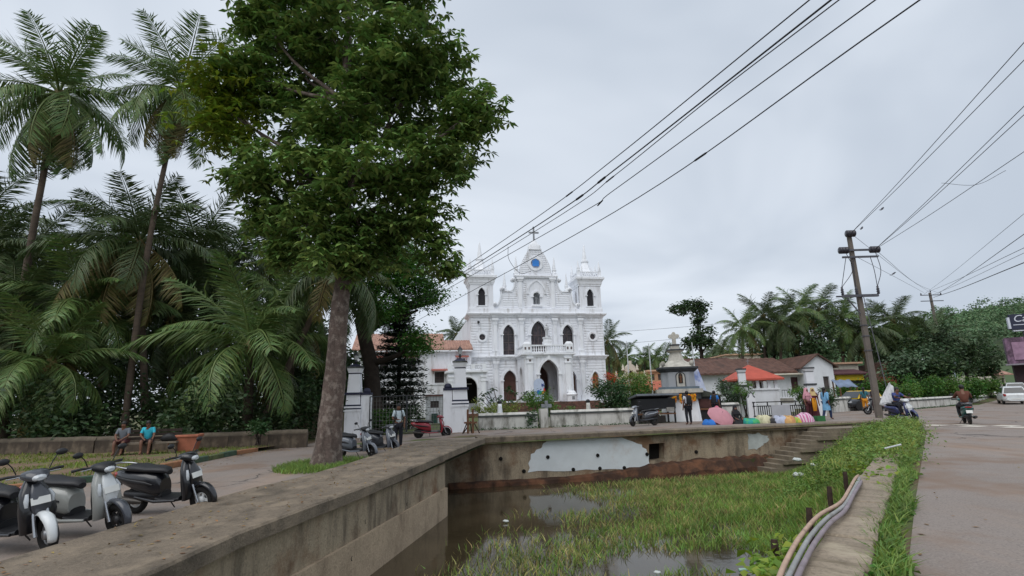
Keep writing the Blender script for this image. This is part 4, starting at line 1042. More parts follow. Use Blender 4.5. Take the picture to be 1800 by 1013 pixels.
ar = [(x, z) for x, z in arch(.0, .14, z3 + .32, z3 + .75, z3 + .92, pointed=False)]
n0 = [(x + .12, z) for x, z in ar]
MB().xprism([(.12 + (x) * 1.9, z3 + .14 + (z - z3 - .32) * 1.32) for x, z in ar], -1.03, -1.004).build('niche_frame', m_stone, S)
mb = MB(); A = [(.12 + x * 1.9, z3 + .14 + (z - z3 - .32) * 1.32) for x, z in ar]; B_ = [(.12 + x * 2.3, z3 + .14 + (z - z3 - .32) * 1.4) for x, z in ar]; band(mb, A[1:] + A[:1], B_[1:] + B_[:1], -1.05, -1.003); mb.build('niche_outline', m_dk, S)
MB().xprism(n0, -1.045, -1.032).build('niche', M('niche_shade', '2c2a28', .8, .2), S)  # flat dark plate on the drum, niche shade put into its colour
statue(.12, -1.06, z3 + .36, .5, S, m_wood)
mb = MB(); mb.prism(octo(1.1, 1.02, .42), z4 - .1, z4 - .02, octo(1.2, 1.12, .42)); mb.prism(octo(1.2, 1.12, .42), z4 - .02, z4 + .1, octo(1.36, 1.25, .42)); mb.prism(octo(1.36, 1.25, .42), z4 + .1, z4 + .2); mb.build('cornice', m_dk, S)
# scrolled crown: stepped stone with corner volutes
zc = z4 + .2; hC = zz(581) - zc
MB().prism(octo(1.2, 1.1, .4), zc, zc + .16, octo(1.05, .95, .4)).build('crown_step', m_stone, S)
prof = [(.88, .16), (.72, .32), (.55, .44), (.48, .62), (.4, .9), (.36, 1.0)]
s_ = hC / 3.0
for (r0, a), (r1, b) in zip(prof, prof[1:]): MB().prism(octo(r0, r0, r0 * .4), zc + a * s_ * 1.25, zc + b * s_ * 1.25, octo(r1, r1, r1 * .4)).build('crown_tier', m_stone, S)
for sx in (-1, 1):
    for sy in (-1, 1): MB().lathe([(.15, 0), (.15, .22), (.07, .24)], (sx * .95, sy * .85 - .1, zc + .22), 10, axis='y').build('volute', m_stone, S)
zt = zc + 1.25 * s_
MB().prism(octo(.36, .36, .1), zt, zt + .1, octo(.56, .56, .1)).build('collar', m_stone, S); MB().prism(octo(.58, .58, .1), zt + .1, zt + .19).build('collar', m_dk, S)
MB().prism(octo(.3, .3, .06), zt + .19, zt + .42).build('cross_foot', m_stone, S); MB().prism(octo(.34, .34, .06), zt + .42, zt + .5).build('cross_foot', m_dk, S)
ztop = zc + hC; hx_ = ztop - zt - .5; zm = zt + .5 + hx_ * .66
def trefoil(): 
    mb = MB(); w = .13
    mb.box(-w, w, -.12, .12, zt + .5, ztop - .1); mb.lathe([(w, -.115), (w, .115)], (0, 0, ztop - .12), 12, False, axis='y')
    for s in (-1, 1):
        a, b = sorted((s * (w + .001), s * .26)); mb.box(a, b, -.11, .11, zm - .12, zm + .12); mb.lathe([(.12, -.108), (.12, .108)], (s * .26, 0, zm), 12, False, axis='y')
    return mb
trefoil().build('cross', m_stone, S)
# marigold garlands hung on the base: strings of small balls
mg = M('marigold', 'd9920f', 0.8, 0.2, 30, isl=.25)
for (px0, px1, pyt, pyb, lab) in ((1183, 1191, 696, 707, 'left bunch of yellow marigold garlands on the shrine base'), (1195, 1201, 694, 711, 'narrow middle bunch of marigold garlands on the shrine base'), (1209, 1226, 694, 708, 'wide right bunch of marigold garlands on the shrine base')):
    Yg = SY - 1.42; a = aty(px0, pyt, Yg); b = aty(px1, pyb, Yg); mb = MB(); x = 0; w = b.x - a.x
    while x < w:
        z = 0; hh = (a.z - b.z) * rnd.uniform(.75, 1.1)
        while z < hh: mb.ball((x + rnd.uniform(-.015, .015), rnd.uniform(-.04, .04) + x * -.0, -z), .042, 6); z += .07
        x += .075
    tag(mb.build('marigold_garland', mg, None, (a.x, Yg + (.25 if px0 < 1195 else 0.05), a.z)), lab, 'garland', 'garlands on the shrine')
# black market kiosk left of the shrine
kl = atz(1118, 741, 0); kr = atz(1180, 741, 0); KY = 30.7
K = empty('kiosk', (aty(1150, 740, KY).x, KY, 0), R(6), 'black tarpaulin covered wooden stall left of the shrine', 'stall'); kw = (aty(1183, 740, KY).x - aty(1115, 740, KY).x) / 2
kt = aty(1150, 696, KY).z
MB().obox((0, -.1, kt - .03), (2 * kw + .25, 1.6, .1), (R(-7), 0, 0)).build('roof', M('tin_grey', '6d7278', .55, .1, 3, metal=.3), K)
MB().box(-kw, kw, -.6, .55, kt - .72, kt - .16).build('black_cover', M('tarpaulin', '0e0f12', .45, .3, 4, .4, 6), K)
MB().box(-kw, kw, -.55, .55, .48, .55).build('counter', m_wood, K)
for x in (-kw + .05, 0, kw - .05):
    for y in (-.5, .5): MB().box(x - .04, x + .04, y - .04, y + .04, 0, kt - .7).build('post', m_black, K)
MB().box(-kw + .2, kw - .6, -.5, .3, .05, .42).build('crate', M('crate_dark', '2b2723', .9, .3, 6), K); MB().box(kw - .55, kw - .1, -.62, -.56, .62, .86).build('notice_board', M('paper_grey', '8d8b86', .8, .15, 8), K)
# small black hut right of the shrine
hp = atz(1255, 741, 0); Hh = empty('hut', (hp.x, hp.y + 1.6, 0), R(-8), 'small dark hut with pitched roof right of the shrine', 'hut'); hw = .95
zr = aty(1253, 686, hp.y + 1).z; ze = aty(1253, 695, hp.y + 1).z
MB().box(-hw, hw, -.6, .8, -.1, ze).build('wall', m_black, Hh)
MB().xprism([(-hw - .18, ze - .06), (hw + .18, ze - .06), (0, zr)], -.78, .95).build('roof', M('hut_roof', '3c3f38', .9, .25, 4), Hh)
MB().box(-.6, .6, -.63, -.605, .75, ze - .2).build('shutter', M('hut_red', '4c2e2a', .8, .2, 4), Hh); MB().box(-.7, .7, -.72, -.605, .62, .72).build('counter', m_wood, Hh)
# flag and flag poles
m_pole = M('pole_white', 'c3c6c8', .5, .08)
for (pxb, pyb, pxt, pyt, Y, lab) in ((1105, 660, 1101, 600, 40, 'leftmost white flag pole rising by the chapel gable'), (1147, 690, 1140, 604, 38, 'white flag pole left of the shrine'), (1179, 660, 1177, 600, 42, 'thin far flag pole seen behind the shrine cross'), (1226, 690, 1216, 602, 36, 'white flag pole right of the shrine carrying a limp banner')):
    t = aty(pxt, pyt, Y); b = aty(pxb, pyb, Y)
    tag(MB().tube([(b.x, Y, 0), (b.x * .3 + t.x * .7, Y, t.z * .7), (t.x, Y, t.z)], [.055, .045, .03], 7).build('flag_pole', m_pole), lab, 'flag pole', 'flag poles behind the shrine')
# limp banner
a = aty(1219, 645, 35.8); n = 10; mb = MB(); vs = []
for i in range(n + 1):
    t = i / n; w = .25 + .45 * t ** .7
    for k in range(6): u = k / 5; vs.append((a.x - .05 + .12 * t + u * w, 35.8 + .1 * math.sin(u * 7 + t * 2), a.z - t * 1.75))
mb.add(vs, [(i * 6 + k, i * 6 + k + 1, i * 6 + 7 + k, i * 6 + 6 + k) for i in range(n) for k in range(5)], True)
o = mb.build('banner', M('banner_cloth', 'c4cbe0', .85, .08, 3, spots='7e8fc4', spamt=.4, spscale=1.0)); o.modifiers.new('thick', 'SOLIDIFY').thickness = .012
tag(o, 'limp white and pale blue banner hanging beside the shrine', 'banner')
# chapel gable in the distance
Yc = 60; c0 = aty(1109, 668, Yc); Cg = empty('chapel', (c0.x, Yc, 0), R(6), 'far cream chapel gable with scrolls and tiny pinnacles beyond the bushes', 'chapel'); 
m_cream = M('cream_plaster', 'cdc6b6', .85, .08, 2, dirt='8c8375', damt=.35)
def cz(py): return aty(1109, py, Yc).z
zb, zt_ = cz(669), cz(640); hw = (aty(1136, 660, Yc).x - aty(1083, 660, Yc).x) / 2
half = [(hw, 0), (hw, zb + .35), (hw * .78, zb + .35)] + [(hw * (.78 - .42 * math.sin(i / 6 * math.pi / 2)), zb + .35 + .8 * (1 - math.cos(i / 6 * math.pi / 2))) for i in range(1, 7)] + [(hw * .36 * math.cos(i / 6 * math.pi / 2), zb + 1.15 + (zt_ - zb - 1.15) * math.sin(i / 6 * math.pi / 2)) for i in range(7)]
hole = arch(0, .2, zb + .45, zb + .85, zb + 1.1)
panel(MB(), half + [(-x, z) for x, z in half[::-1][1:]], [hole], -.2, .4, True).build('gable_wall', m_cream, Cg)
MB().xprism([(x * 1.0, z) for x, z in hole], .05, .1).build('window', m_wd, Cg)
MB().box(-.16, .16, -.16, .16, zt_ + .01, zt_ + .35).build('finial', m_cream, Cg)
for s in (-1, 1):
    for x, z in ((hw * .97, zb + .35), (hw * .48, zb + 1.1)):
        MB().lathe([(.2, 0), (.2, .18), (.1, .22), (.16, .4), (.05, .6), (.01, .75)], (s * x, 0, z), 8).build('pinnacle', m_cream, Cg)
mb = MB(); tiled_roof(mb, -hw, hw + 3.4, -4.5, zb - 1.15, -.25, zb - .2); mb.build('porch_roof', M('orange_roof', 'a8604a', .85, .2, 2), Cg)
MB().box(-hw, hw + 3.2, -.3, 12, 0, zb - .4).build('hall_wall', m_cream, Cg)

# ------------------------------------------------------------------ buildings right of the shrine
m_white = M('house_white', 'd9dbdf', .85, .05, 1.5, .15, 12, dirt='9a968e', damt=.35, dscale=(1.5, 1.5, .4))
m_red = M('red_roof', 'b0503f', .75, .12, 2, .2, 20, dirt='7a3b30', damt=.3)
def hs(px, py, Y): return aty(px, py, Y)
Y = 50.0; hx0, hx1 = hs(1416, 680, Y).x, hs(1469, 680, Y).x; hc, hw = (hx0 + hx1) / 2, (hx1 - hx0) / 2
Ho = empty('house', (hc, Y, 0), 0, 'long white house with dark brown tile roof and white gable wing', 'house')
ez, az = hs(1461, 641, Y).z, hs(1442, 623, Y).z
win = [(.35, hs(1445, 690, Y).z), (.9, hs(1445, 690, Y).z), (.9, hs(1445, 662, Y).z), (.35, hs(1445, 662, Y).z)]
panel(MB(), [(-hw, 0), (hw, 0), (hw, ez), (0, az), (-hw, ez)], [win], 0, .3).build('gable_wall', m_white, Ho)
MB().xprism(win, .18, .22).build('window', m_wd, Ho)
MB().box(-hw + .01, hw - .01, .31, 7, 0, ez).build('wing_wall', m_white, Ho)
for s in (-1, 1):
    MB().add([(s * (hw + .35), -.35, ez - .22), (0, -.35, az + .08), (0, 8, az + .08), (s * (hw + .35), 8, ez - .22), (s * (hw + .35), -.35, ez - .32), (0, -.35, az - .04), (0, 8, az - .04), (s * (hw + .35), 8, ez - .32)],
             [(0, 1, 2, 3), (4, 5, 6, 7), (0, 1, 5, 4), (0, 3, 7, 4)]).build('roof', m_roofdark, Ho)
lx = hs(1222, 660, Y + 2).x - hc; er = hs(1390, 652, Y + 1).z; rr = hs(1380, 629, Y + 4.5).z
dz0, dz1 = hs(1397, 690, Y + 1).z, hs(1397, 663, Y + 1).z; dxa, dxb = hs(1391, 675, Y + 1).x - hc, hs(1404, 675, Y + 1).x - hc
w1 = [(dxa, dz0), (dxb, dz0), (dxb, dz1), (dxa, dz1)]
panel(MB(), [(lx, 0), (-hw - .01, 0), (-hw - .01, er), (lx, er)], [w1], 1.0, .3).build('front_wall', m_white, Ho)
MB().xprism(w1, 1.15, 1.2).build('door', M('maroon_door', '4a2b2e', .7, .15), Ho)
mb = MB(); tiled_roof(mb, lx - .4, -hw - .35, .3, er - .1, 4.6, rr, .5); mb.build('roof', m_roofdark, Ho)
MB().obox(((dxa + dxb) / 2 - 1.2, .55, dz1 + .35), (3.4, 1.0, .07), (R(14), 0, 0)).build('awning', m_cream, Ho)
MB().box(lx, -hw - .02, 8, 8.2, 0, rr - 1).build('rear_wall', m_white, Ho)
# pavilion with red hipped roof
Y = 38.0; px_, az, ez = hs(1327, 640, Y).x, hs(1325, 641, Y + 1.5).z, hs(1325, 666, Y).z
pw0, pw1 = hs(1290, 667, Y).x - px_, hs(1374, 667, Y).x - px_
Pv = empty('pavilion', (px_, Y, 0), R(-6), 'white open pavilion under a bright red hipped roof', 'pavilion')
b_ = [(pw0, -.3), (pw1, -.3), (pw1, 3.4), (pw0, 3.4)]
MB().add([(x, y, ez) for x, y in b_] + [(0, 1.5, az)] + [(x, y, ez - .12) for x, y in b_], [(0, 1, 4), (1, 2, 4), (2, 3, 4), (3, 0, 4), (0, 1, 6, 5), (1, 2, 7, 6), (3, 0, 5, 8), (5, 6, 7, 8)]).build('roof', m_red, Pv)
mb = MB(); mb.tube([(0, 1.5, az - .02), (0, 1.5, az + .38)], .025, 5); mb.tube([(-.12, 1.5, az + .26), (.12, 1.5, az + .26)], .022, 5); mb.build('finial_cross', m_grey, Pv)
wz = hs(1327, 683, Y).z
MB().box(pw0 + .3, pw1 - .35, 0, .2, -.2, wz).build('parapet', m_white, Pv); MB().box(pw0 + .32, pw1 - .37, 2.9, 3.1, -.2, ez - .13).build('rear_wall', m_white, Pv)
for t in (.02, .3, .5, .8, .98):
    x = pw0 + .4 + (pw1 - pw0 - .85) * t; MB().box(x - .1, x + .1, .02, .18, wz, ez - .13).build('post', m_white, Pv)
for t in (.16, .88):
    x = pw0 + .4 + (pw1 - pw0 - .85) * t; MB().box(x - .24, x + .24, 2.86, 2.9, wz, ez - .2).build('dark_opening', m_wd, Pv)
MB().box(pw0 + .25, pw1 - .3, -.1, -.003, wz - .12, wz).build('parapet_cap', m_white, Pv)
# steps with railing in front of the house
Y = 43; a0, a1 = hs(1328, 700, Y), hs(1395, 700, Y)
Tr = empty('terrace', (a0.x, Y, 0), 0, 'grey white terrace wall with stone band behind the black gate', 'terrace')
MB().box(0, a1.x - a0.x, 0, .3, -.1, hs(1350, 699, Y).z).build('wall', m_white, Tr); MB().box(0.02, a1.x - a0.x - .02, -.04, -.003, hs(1350, 701, Y).z - .35, hs(1350, 701, Y).z).build('stone_band', M('stone_band', '8a867d', .9, .25, 6, .4, 20), Tr)
mb = MB(); x0 = hs(1376, 690, Y).x - a0.x; zz0, zz1 = hs(1380, 700, Y).z, hs(1380, 686, Y).z
mb.tube([(x0, .1, zz1), (x0 + 2.2, .1, zz1)], .03, 5); 
for k in range(12): mb.tube([(x0 + .2 * k, .1, zz0 - .1), (x0 + .2 * k, .1, zz1)], .014, 4)
mb.build('railing', m_iron, Tr)
# gate pillars and black gate towards the street
def pillar(px0, px1, pyt, Y, lab, ogee):
    a, b = hs(px0, 700, Y).x, hs(px1, 700, Y).x; zt = hs((px0 + px1) / 2, pyt, Y).z; w = (b - a) / 2
    T = empty('gate_pillar', ((a + b) / 2, Y, 0), R(-14), lab, 'gate pillar')
    if ogee:
        P = [(-w, -.2), (w, -.2), (w, zt * .8), (w * .55, zt * .87), (w * .5, zt * .95), (0, zt), (-w * .5, zt * .95), (-w * .55, zt * .87), (-w, zt * .8)]
        MB().xprism(P, -.18, .18).build('post', m_white, T)
        mb = MB(); A = P[2:]; band(mb, [(x * .82, z * .985) for x, z in A], [(x * 1.02, z * 1.015) for x, z in A], -.2, -.15); mb.build('outline', m_dk, T)
    else:
        MB().box(-w, w, -w, w, -.2, zt * .62).build('lower_shaft', m_white, T); MB().box(-w * 1.15, w * 1.15, -w * 1.15, w * 1.15, zt * .62, zt * .66).build('band', m_dk, T)
        MB().box(-w * .85, w * .85, -w * .85, w * .85, zt * .66, zt * .9).build('upper_shaft', m_white, T); MB().box(-w * .87, w * .87, -w * .87, w * .87, zt * .9, zt * .915).build('band', m_dk, T)
        MB().prism([(-w * .85, -w * .85), (w * .85, -w * .85), (w * .85, w * .85), (-w * .85, w * .85)], zt * .915, zt * .97, [(-w * 1.1, -w * 1.1), (w * 1.1, -w * 1.1), (w * 1.1, w * 1.1), (-w * 1.1, w * 1.1)]).build('cap', m_white, T)
        MB().box(-w * 1.12, w * 1.12, -w * 1.12, w * 1.12, zt * .97, zt).build('cap_top', m_dk, T)
pillar(1301, 1315, 648, 35.5, 'tall white gate pillar with grey cap left of the red roofed pavilion', False)
pillar(1420, 1435, 646, 35.5, 'tall white gate pillar with grey cap right of the black gate', False)
pillar(1313, 1326, 690, 34.0, 'short scalloped white post at the left end of the black gate', True)
pillar(1435, 1447, 688, 34.0, 'short scalloped white post at the right end of the black gate', True)
Y = 33.8; ga, gb = hs(1326, 738, Y).x, hs(1428, 735, Y).x; G = empty('iron_gate', (ga, Y, 0), 0, 'black sliding iron gate with vertical bars in front of the pavilion', 'gate')
zt, zm = hs(1380, 706, Y).z, hs(1380, 713, Y).z; w = gb - ga
for z in (zt, zm, .1): MB().box(0, w, -.025, .025, z - .03, z + .03).build('rail', m_black, G)
bar = MB().box(-.022, .022, -.02, .02, .13, zm - .031).mesh('bar'); up = MB().box(-.03, .03, -.02, .02, zm + .031, zt - .031).mesh('upright')
for k in range(27): link('bar', bar, G, m_black, (.06 + (w - .12) * k / 26, 0, 0))
for k in range(5): link('upright', up, G, m_black, (.06 + (w - .12) * k / 4, 0, 0))
x0, x1 = hs(1355, 720, Y).x, hs(1388, 720, Y).x
tag(MB().box(x0, x1, Y - .1, Y - .06, hs(1370, 733, Y).z, hs(1370, 712, Y).z).build('notice_board', M('board_grey', 'a9abb0', .6, .06, 2)), 'blank pale grey board fixed to the black iron gate', 'board')
# street wall between shrine and gate, and wall right of the gate
wallrun(Vector((10.3, 32.6, 0)), Vector((ga - .8, 34.1, 0)), .95, 'white street wall with dark cap between hut and black gate')
def base(px, py): p = atz(px, py, 0); return Vector((p.x, p.y, H(p.x, p.y) if p.y < 55 else 1.2))
q = [base(1448, 727), base(1500, 722), base(1577, 722), base(1684, 712.5), Vector((aty(1752, 700, 56).x, 56, 1.0))]
JW = list(q)
wallrun(q[0], q[1], 1.05, 'pale street wall behind the black and yellow taxi')
wallrun(q[1], q[2], 1.0, 'pale street wall with dark cap between taxi and parked motorbike')
wallrun(q[2], q[3], .8, 'long mossy roadside wall curving behind the brown shirted rider', n=7)
wallrun(q[3], q[4], .7, 'far end of the mossy roadside wall leading towards the white cars', n=9)
# two storey orange block behind the shrine
Y = 62.0; m_or = M('peach_wall', 'b98f70', .85, .1, 2, dirt='7d6350', damt=.3); m_pk = M('peach_band', 'caa489', .85, .08, 2)
def block(pxa, pxb, pyt, Y, lab, mat, floors, dep=7, roof=None, name='building', winm=None, n=4):
    a, b = hs(pxa, 690, Y).x, hs(pxb, 690, Y).x; zt = hs((pxa + pxb) / 2, pyt, Y).z
    T = empty(name, (a, Y, 0), 0, lab, 'building'); w = b - a; h = zt / floors; holes = []
    for f in range(floors):
        for k in range(n): x = w * (k + .5) / n; holes.append([(x - w / n * .24, h * f + h * .3), (x + w / n * .24, h * f + h * .3), (x + w / n * .24, h * f + h * .78), (x - w / n * .24, h * f + h * .78)])
    panel(MB(), [(0, 0), (w, 0), (w, zt), (0, zt)], holes, 0, .25).build('wall', mat, T)
    MB().add([(0, .25, 0), (0, dep, 0), (0, dep, zt), (0, .25, zt)], [(0, 1, 2, 3)]).build('wall', mat, T); MB().add([(w, .25, 0), (w, dep, 0), (w, dep, zt), (w, .25, zt)], [(0, 1, 2, 3)]).build('wall', mat, T)
    for hh in holes: MB().xprism(hh, .14, .18).build('window', winm or m_wd, T)
    for f in range(1, floors): MB().box(-.05, w + .05, -.5, -.003, h * f - .12, h * f + .1).build('floor_slab', m_pk, T)
    if roof:
        mb = MB(); tiled_roof(mb, -.5, w + .5, -.9, zt - .1, dep / 2, zt + 1.3, .5); mb.build('roof', roof, T)
    else: MB().box(-.3, w + .3, -.4, dep, zt + .002, zt + .18).build('roof_slab', m_pk, T)
    return T
block(1222, 1300, 646, 62, 'two storey peach coloured block with balconies behind the shrine', m_or, 2, roof=m_roofdark)
block(1144, 1168, 653, 66, 'peach coloured block with floor bands left of the shrine', m_or, 3, n=2)
block(1284, 1345, 624, 80, 'far cream flat roofed building above the brown roofs', m_cream, 3, n=5)
block(1471, 1516, 640, 58, 'cream building with flat roof right of the white gable', m_cream, 1, n=3)
# yellow shop front, blue tarpaulin, brick gable, roofs among the trees
Y = 54; a, b = hs(1468, 662, Y), hs(1516, 662, Y); T = empty('shop', (a.x, Y, 0), 0, 'low shop with bright yellow front and dark red roof', 'shop'); w = b.x - a.x
z0, z1 = hs(1490, 669, Y).z, hs(1490, 658, Y).z
MB().box(0, w, 0, 3, 0, z0).build('wall', m_black, T); MB().box(0, w, -.2, .1, z0 + .002, z1).build('yellow_front', M('shop_yellow', 'c2a71e', .7, .12, 2), T); MB().obox((w / 2, .6, z1 + .25), (w + .8, 2.4, .12), (R(12), 0, 0)).build('roof', M('shop_roof', '55363a', .8, .2), T)
Y = 46; a, b = hs(1461, 672, Y), hs(1494, 672, Y); T = empty('tarpaulin_shelter', (a.x, Y, 0), 0, 'blue grey tarpaulin shelter in front of the yellow shop', 'shelter'); w = b.x - a.x; zt = hs(1475, 668, Y).z; zl = hs(1475, 681, Y).z
vs = [(w * i / 8, -1.0 * j / 4, zt + (zl - zt) * j / 4 + .05 * math.sin(i * 1.9 + j)) for i in range(9) for j in range(5)]
o = MB().add(vs, [(i * 5 + j, i * 5 + j + 1, i * 5 + 6 + j, i * 5 + 5 + j) for i in range(8) for j in range(4)], True).build('tarpaulin', M('tarp_blue', '6d7c94', .6, .2, 2), T); o.modifiers.new('t', 'SOLIDIFY').thickness = .02
for x in (.1, w - .1):
    for y in (-.95, -.05): MB().box(x - .04, x + .04, y - .04, y + .04, 0, zl - .05 if y < -.5 else zt - .05).build('post', m_wood, T)
Y = 56; a, b, c = hs(1549, 680, Y), hs(1578, 680, Y), hs(1562, 640, Y); T = empty('brick_house', ((a.x + b.x) / 2, Y, 0), 0, 'house with exposed red brick gable behind the electric pole', 'house'); w = (b.x - a.x) / 2
m_bk = M('red_brick', '8a4f3a', .9, .2, 4, .4, 20)
MB().xprism([(-w, 0), (w, 0), (w, c.z * .62), (0, c.z), (-w, c.z * .62)], 0, .3).build('gable_wall', m_bk, T)
for s in (-1, 1): MB().add([(s * (w + .3), -.3, c.z * .58), (0, -.3, c.z + .1), (0, 6, c.z + .1), (s * (w + .3), 6, c.z * .58)], [(0, 1, 2, 3)]).build('roof', m_roofdark, T)
block(1578, 1608, 655, 57, 'low brick building with tiled roof among the trees', m_bk, 1, n=2, roof=m_roofdark)
block(1745, 1772, 657, 75, 'low house with brown roof at the far road bend', m_cream, 1, n=3, roof=m_roof)
# purple painted shop building and billboard at the right edge
Y = 56; a = hs(1774, 640, Y); T = empty('purple_building', (a.x, Y, 0), R(-40), 'purple and pink painted shop building at the right edge', 'building'); z1 = hs(1785, 594, Y).z; z0 = hs(1785, 640, Y).z
m_pu = M('purple_wall', '54404f', .8, .25, 1.5, spots='8d6f87', spamt=.45, spscale=.8)
MB().box(0, 9, 0, 3, z0, z1).build('upper_wall', m_pu, T); MB().box(.3, 9, .5, 3, 0, z0 - .002).build('lower_wall', M('shop_dark', '3b2c30', .8, .2), T)
for x in (.5, 2.2, 3.9): MB().box(x, x + 1.1, -.08, -.003, z0 + .4, z1 - .5).build('painted_panel', M('pink_panel', '9a7a90', .7, .2, 2), T)
MB().box(-.3, 9.2, -.9, -.003, z0 - .15, z0 - .01).build('canopy', M('canopy_grey', '8d8790', .7, .1), T)
Y = 46; a = hs(1776, 566, Y); T = empty('billboard', (a.x, Y, 0), R(-24), 'dark blue shop billboard with white script lettering at right edge', 'billboard'); z0, z1 = hs(1780, 580, Y).z, hs(1780, 553, Y).z; h = z1 - z0
m_bb = M('billboard_navy', '20253c', .5, .1); m_lt = M('letter_white', 'c9ced8', .5, .05)
MB().box(0, 4.2, 0, .35, z0, z1).build('panel', m_bb, T); MB().box(-.16, -.003, .02, .3, z0 + .1, z1 - .25).build('end_panel', m_lt, T)
for z in (z0 - .12, z0 + .28 * h): MB().box(.15, 4.1, -.03, -.003, z, z + .06).build('line', m_lt, T) if z > z0 else MB().box(.1, 4.2, .05, .3, z - .02, z + .08).build('lower_edge', m_lt, T)
for x in (.8, 3.2): MB().tube([(x, .2, 0), (x, .2, z0)], .09, 8).build('pole', m_iron, T)
cu = bpy.data.curves.new('lettering', 'FONT'); cu.body = 'Calang'; cu.size = h * .62; cu.extrude = .012; cu.shear = .25
_t = bpy.data.objects.new('lettering_curve', cu); COL.objects.link(_t)
_me = bpy.data.meshes.new_from_object(_t.evaluated_get(bpy.context.evaluated_depsgraph_get())); bpy.data.objects.remove(_t)
o = link('lettering', _me, T, m_lt); o.location = (.18, -.02, z0 + h * .5); o.rotation_euler = (R(90), 0, 0)

# ------------------------------------------------------------------ electric poles, wires, birds
m_cpole = M('concrete_pole', '6b635c', .9, .12, 2, .3, 20, dirt='4a443f', damt=.4, dscale=(2, 2, .3))
m_ins = M('insulator', '2f2c34', .35, .1); m_steel = M('galvanised', '59595f', .5, .15, 4, metal=.4)
PB = atz(1546, 735, 0); PY = PB.y
def pz(px, py): return aty(px, py, PY)
Ep = empty('electric_pole', (PB.x, PY, 0), 0, 'tall concrete electric pole with crossarms and jumper loops by the junction', 'electric pole')
def loc(px, py): v = pz(px, py); return (v.x - PB.x, 0, v.z)
ptop = loc(1503, 415); px_t = 0
MB().prism([(-.15, -.11), (.15, -.11), (.15, .11), (-.15, .11)], -.5, ptop[2], [(-.1, -.08), (.1, -.08), (.1, .08), (-.1, .08)]).build('pole', m_cpole, Ep)
def arm(pa, pb, y=-.16, t=.05, name='crossarm'):
    a, b = loc(*pa), loc(*pb); zc_ = (a[2] + b[2]) / 2
    MB().box(a[0], b[0], y - t, y + t, zc_ - t, zc_ + t).build(name, m_steel, Ep); return zc_
za1 = arm((1483, 442), (1533, 440)); za2 = arm((1478, 455), (1540, 451)); za3 = arm((1478, 524), (1540, 518), t=.07); arm((1474, 522), (1545, 517), .2, .04)
def disc(x, z, r, name='insulator'):
    MB().lathe([(.02, -.26), (r, -.22), (r, -.12), (r * .6, -.1), (r, -.06), (r, .06), (r * .6, .1), (r, .12), (r, .22), (.02, .26)], (x, -.16, z), 12, axis='x').build(name, m_ins, Ep)
xl, xr = loc(1480, 443)[0], loc(1534, 440)[0]
disc(xl, za1, .2); disc(xr, za1, .2); disc(0, ptop[2] + .1, .2)
ins = []
for px_, py_ in ((1479, 517), (1503, 512), (1540, 506)):
    v = loc(px_, py_); MB().lathe([(.05, 0), (.09, .05), (.05, .1), (.1, .16), (.05, .22), (.09, .28), (.05, .34), (.06, .45)], (v[0], -.12, za3 + .08), 8).build('pin_insulator', m_ins, Ep); ins.append((v[0], -.12, za3 + .5))
for a, b, c in ((ins[0], (xl - .12, -.2, (za1 + za3) / 2 + .35), (xl + .05, -.2, za2)), (ins[0], (xl + .38, -.1, (za1 + za3) / 2 + .2), (xl + .1, -.2, za1 - .2)), (ins[1], (ins[1][0] + .02, -.2, za2 - .6), (-.1, -.2, za2)), (ins[2], (xr + .12, -.2, (za1 + za3) / 2 + .1), (xr, -.2, za1 - .2)), (ins[2], (xr - .25, -.2, (za1 + za3) / 2 + .1), (xr - .35, -.2, za2))):
    MB().tube(spline([a, b, c], 6), .018, 5).build('jumper_loop', m_ins, Ep)
MB().tube([(loc(1512, 525)[0], -.3, za3), (-.05, -1.2, .0)], .022, 5).build('stay_wire', m_steel, Ep); MB().tube([loc(1489, 525), (-.15, -.1, za3 - 1.0)], .04, 5).build('brace', m_steel, Ep)
for z in (3.6, 4.4, 5.0): MB().box(-.17, .17, -.13, .13, z, z + .05).build('band', m_steel, Ep)
Y2 = 74; p2 = aty(1640, 560, Y2); t2 = aty(1633, 515, Y2)
E2 = empty('electric_pole', (t2.x + .1, Y2, 0), 0, 'smaller far electric pole with slanting crossarms above the trees', 'electric pole')
MB().tube([(0.12, 0, 0), (0, 0, t2.z)], [.24, .17], 8).build('pole', m_cpole, E2)
for dz, w in ((.35, 1.5), (1.2, 1.6)): MB().box(-w, w, -.2, -.1, t2.z - dz - .05, t2.z - dz + .05).build('crossarm', m_steel, E2)
for dz, w in ((.35, 1.4), (.35, -1.4), (.0, 0)): MB().lathe([(.06, 0), (.1, .08), (.05, .16), (.08, .25)], (w, -.15, t2.z - dz + .05), 8).build('insulator', m_ins, E2)
# overhead wires: straight spans with a little sag
m_wire = M('wire', '232329', .6, .1)
def wire(pts, r, lab, joints=(), grp='overhead wires'):
    P = spline(pts, 10); o = MB().tube(P, r, 5).build('overhead_wire', m_wire); tag(o, lab, 'wire', grp)
    for j in joints:
        i = max(1, min(len(P) - 2, int(j * (len(P) - 1)))); a, b = P[i], P[i + 1]; d = (b - a).normalized()
        MB().tube([a, a + d * .05, a + d * .4, a + d * .45], [r, r * 1.9, r * 1.9, r], 6).build('wire_joint', m_wire, o)
def sp(A, z): # three pixels on one wire at height z, extended both ways
    q = [atz(*p, z) for p in A]; a = q[0] + (q[0] - q[1]) * 1.2; b = q[-1] + (q[-1] - q[-2]) * .45
    return [a] + q + [b]
wire(sp([(1423, 0), (1080, 279), (947, 380), (765, 504)], 7.4), .012, 'topmost of the five wires crossing above the church', (.52,))
wire(sp([(1461, 0), (1080, 299), (970, 380), (767, 509)], 7.0), .016, 'thick twisted wire second from top above the church', (.42, .53))
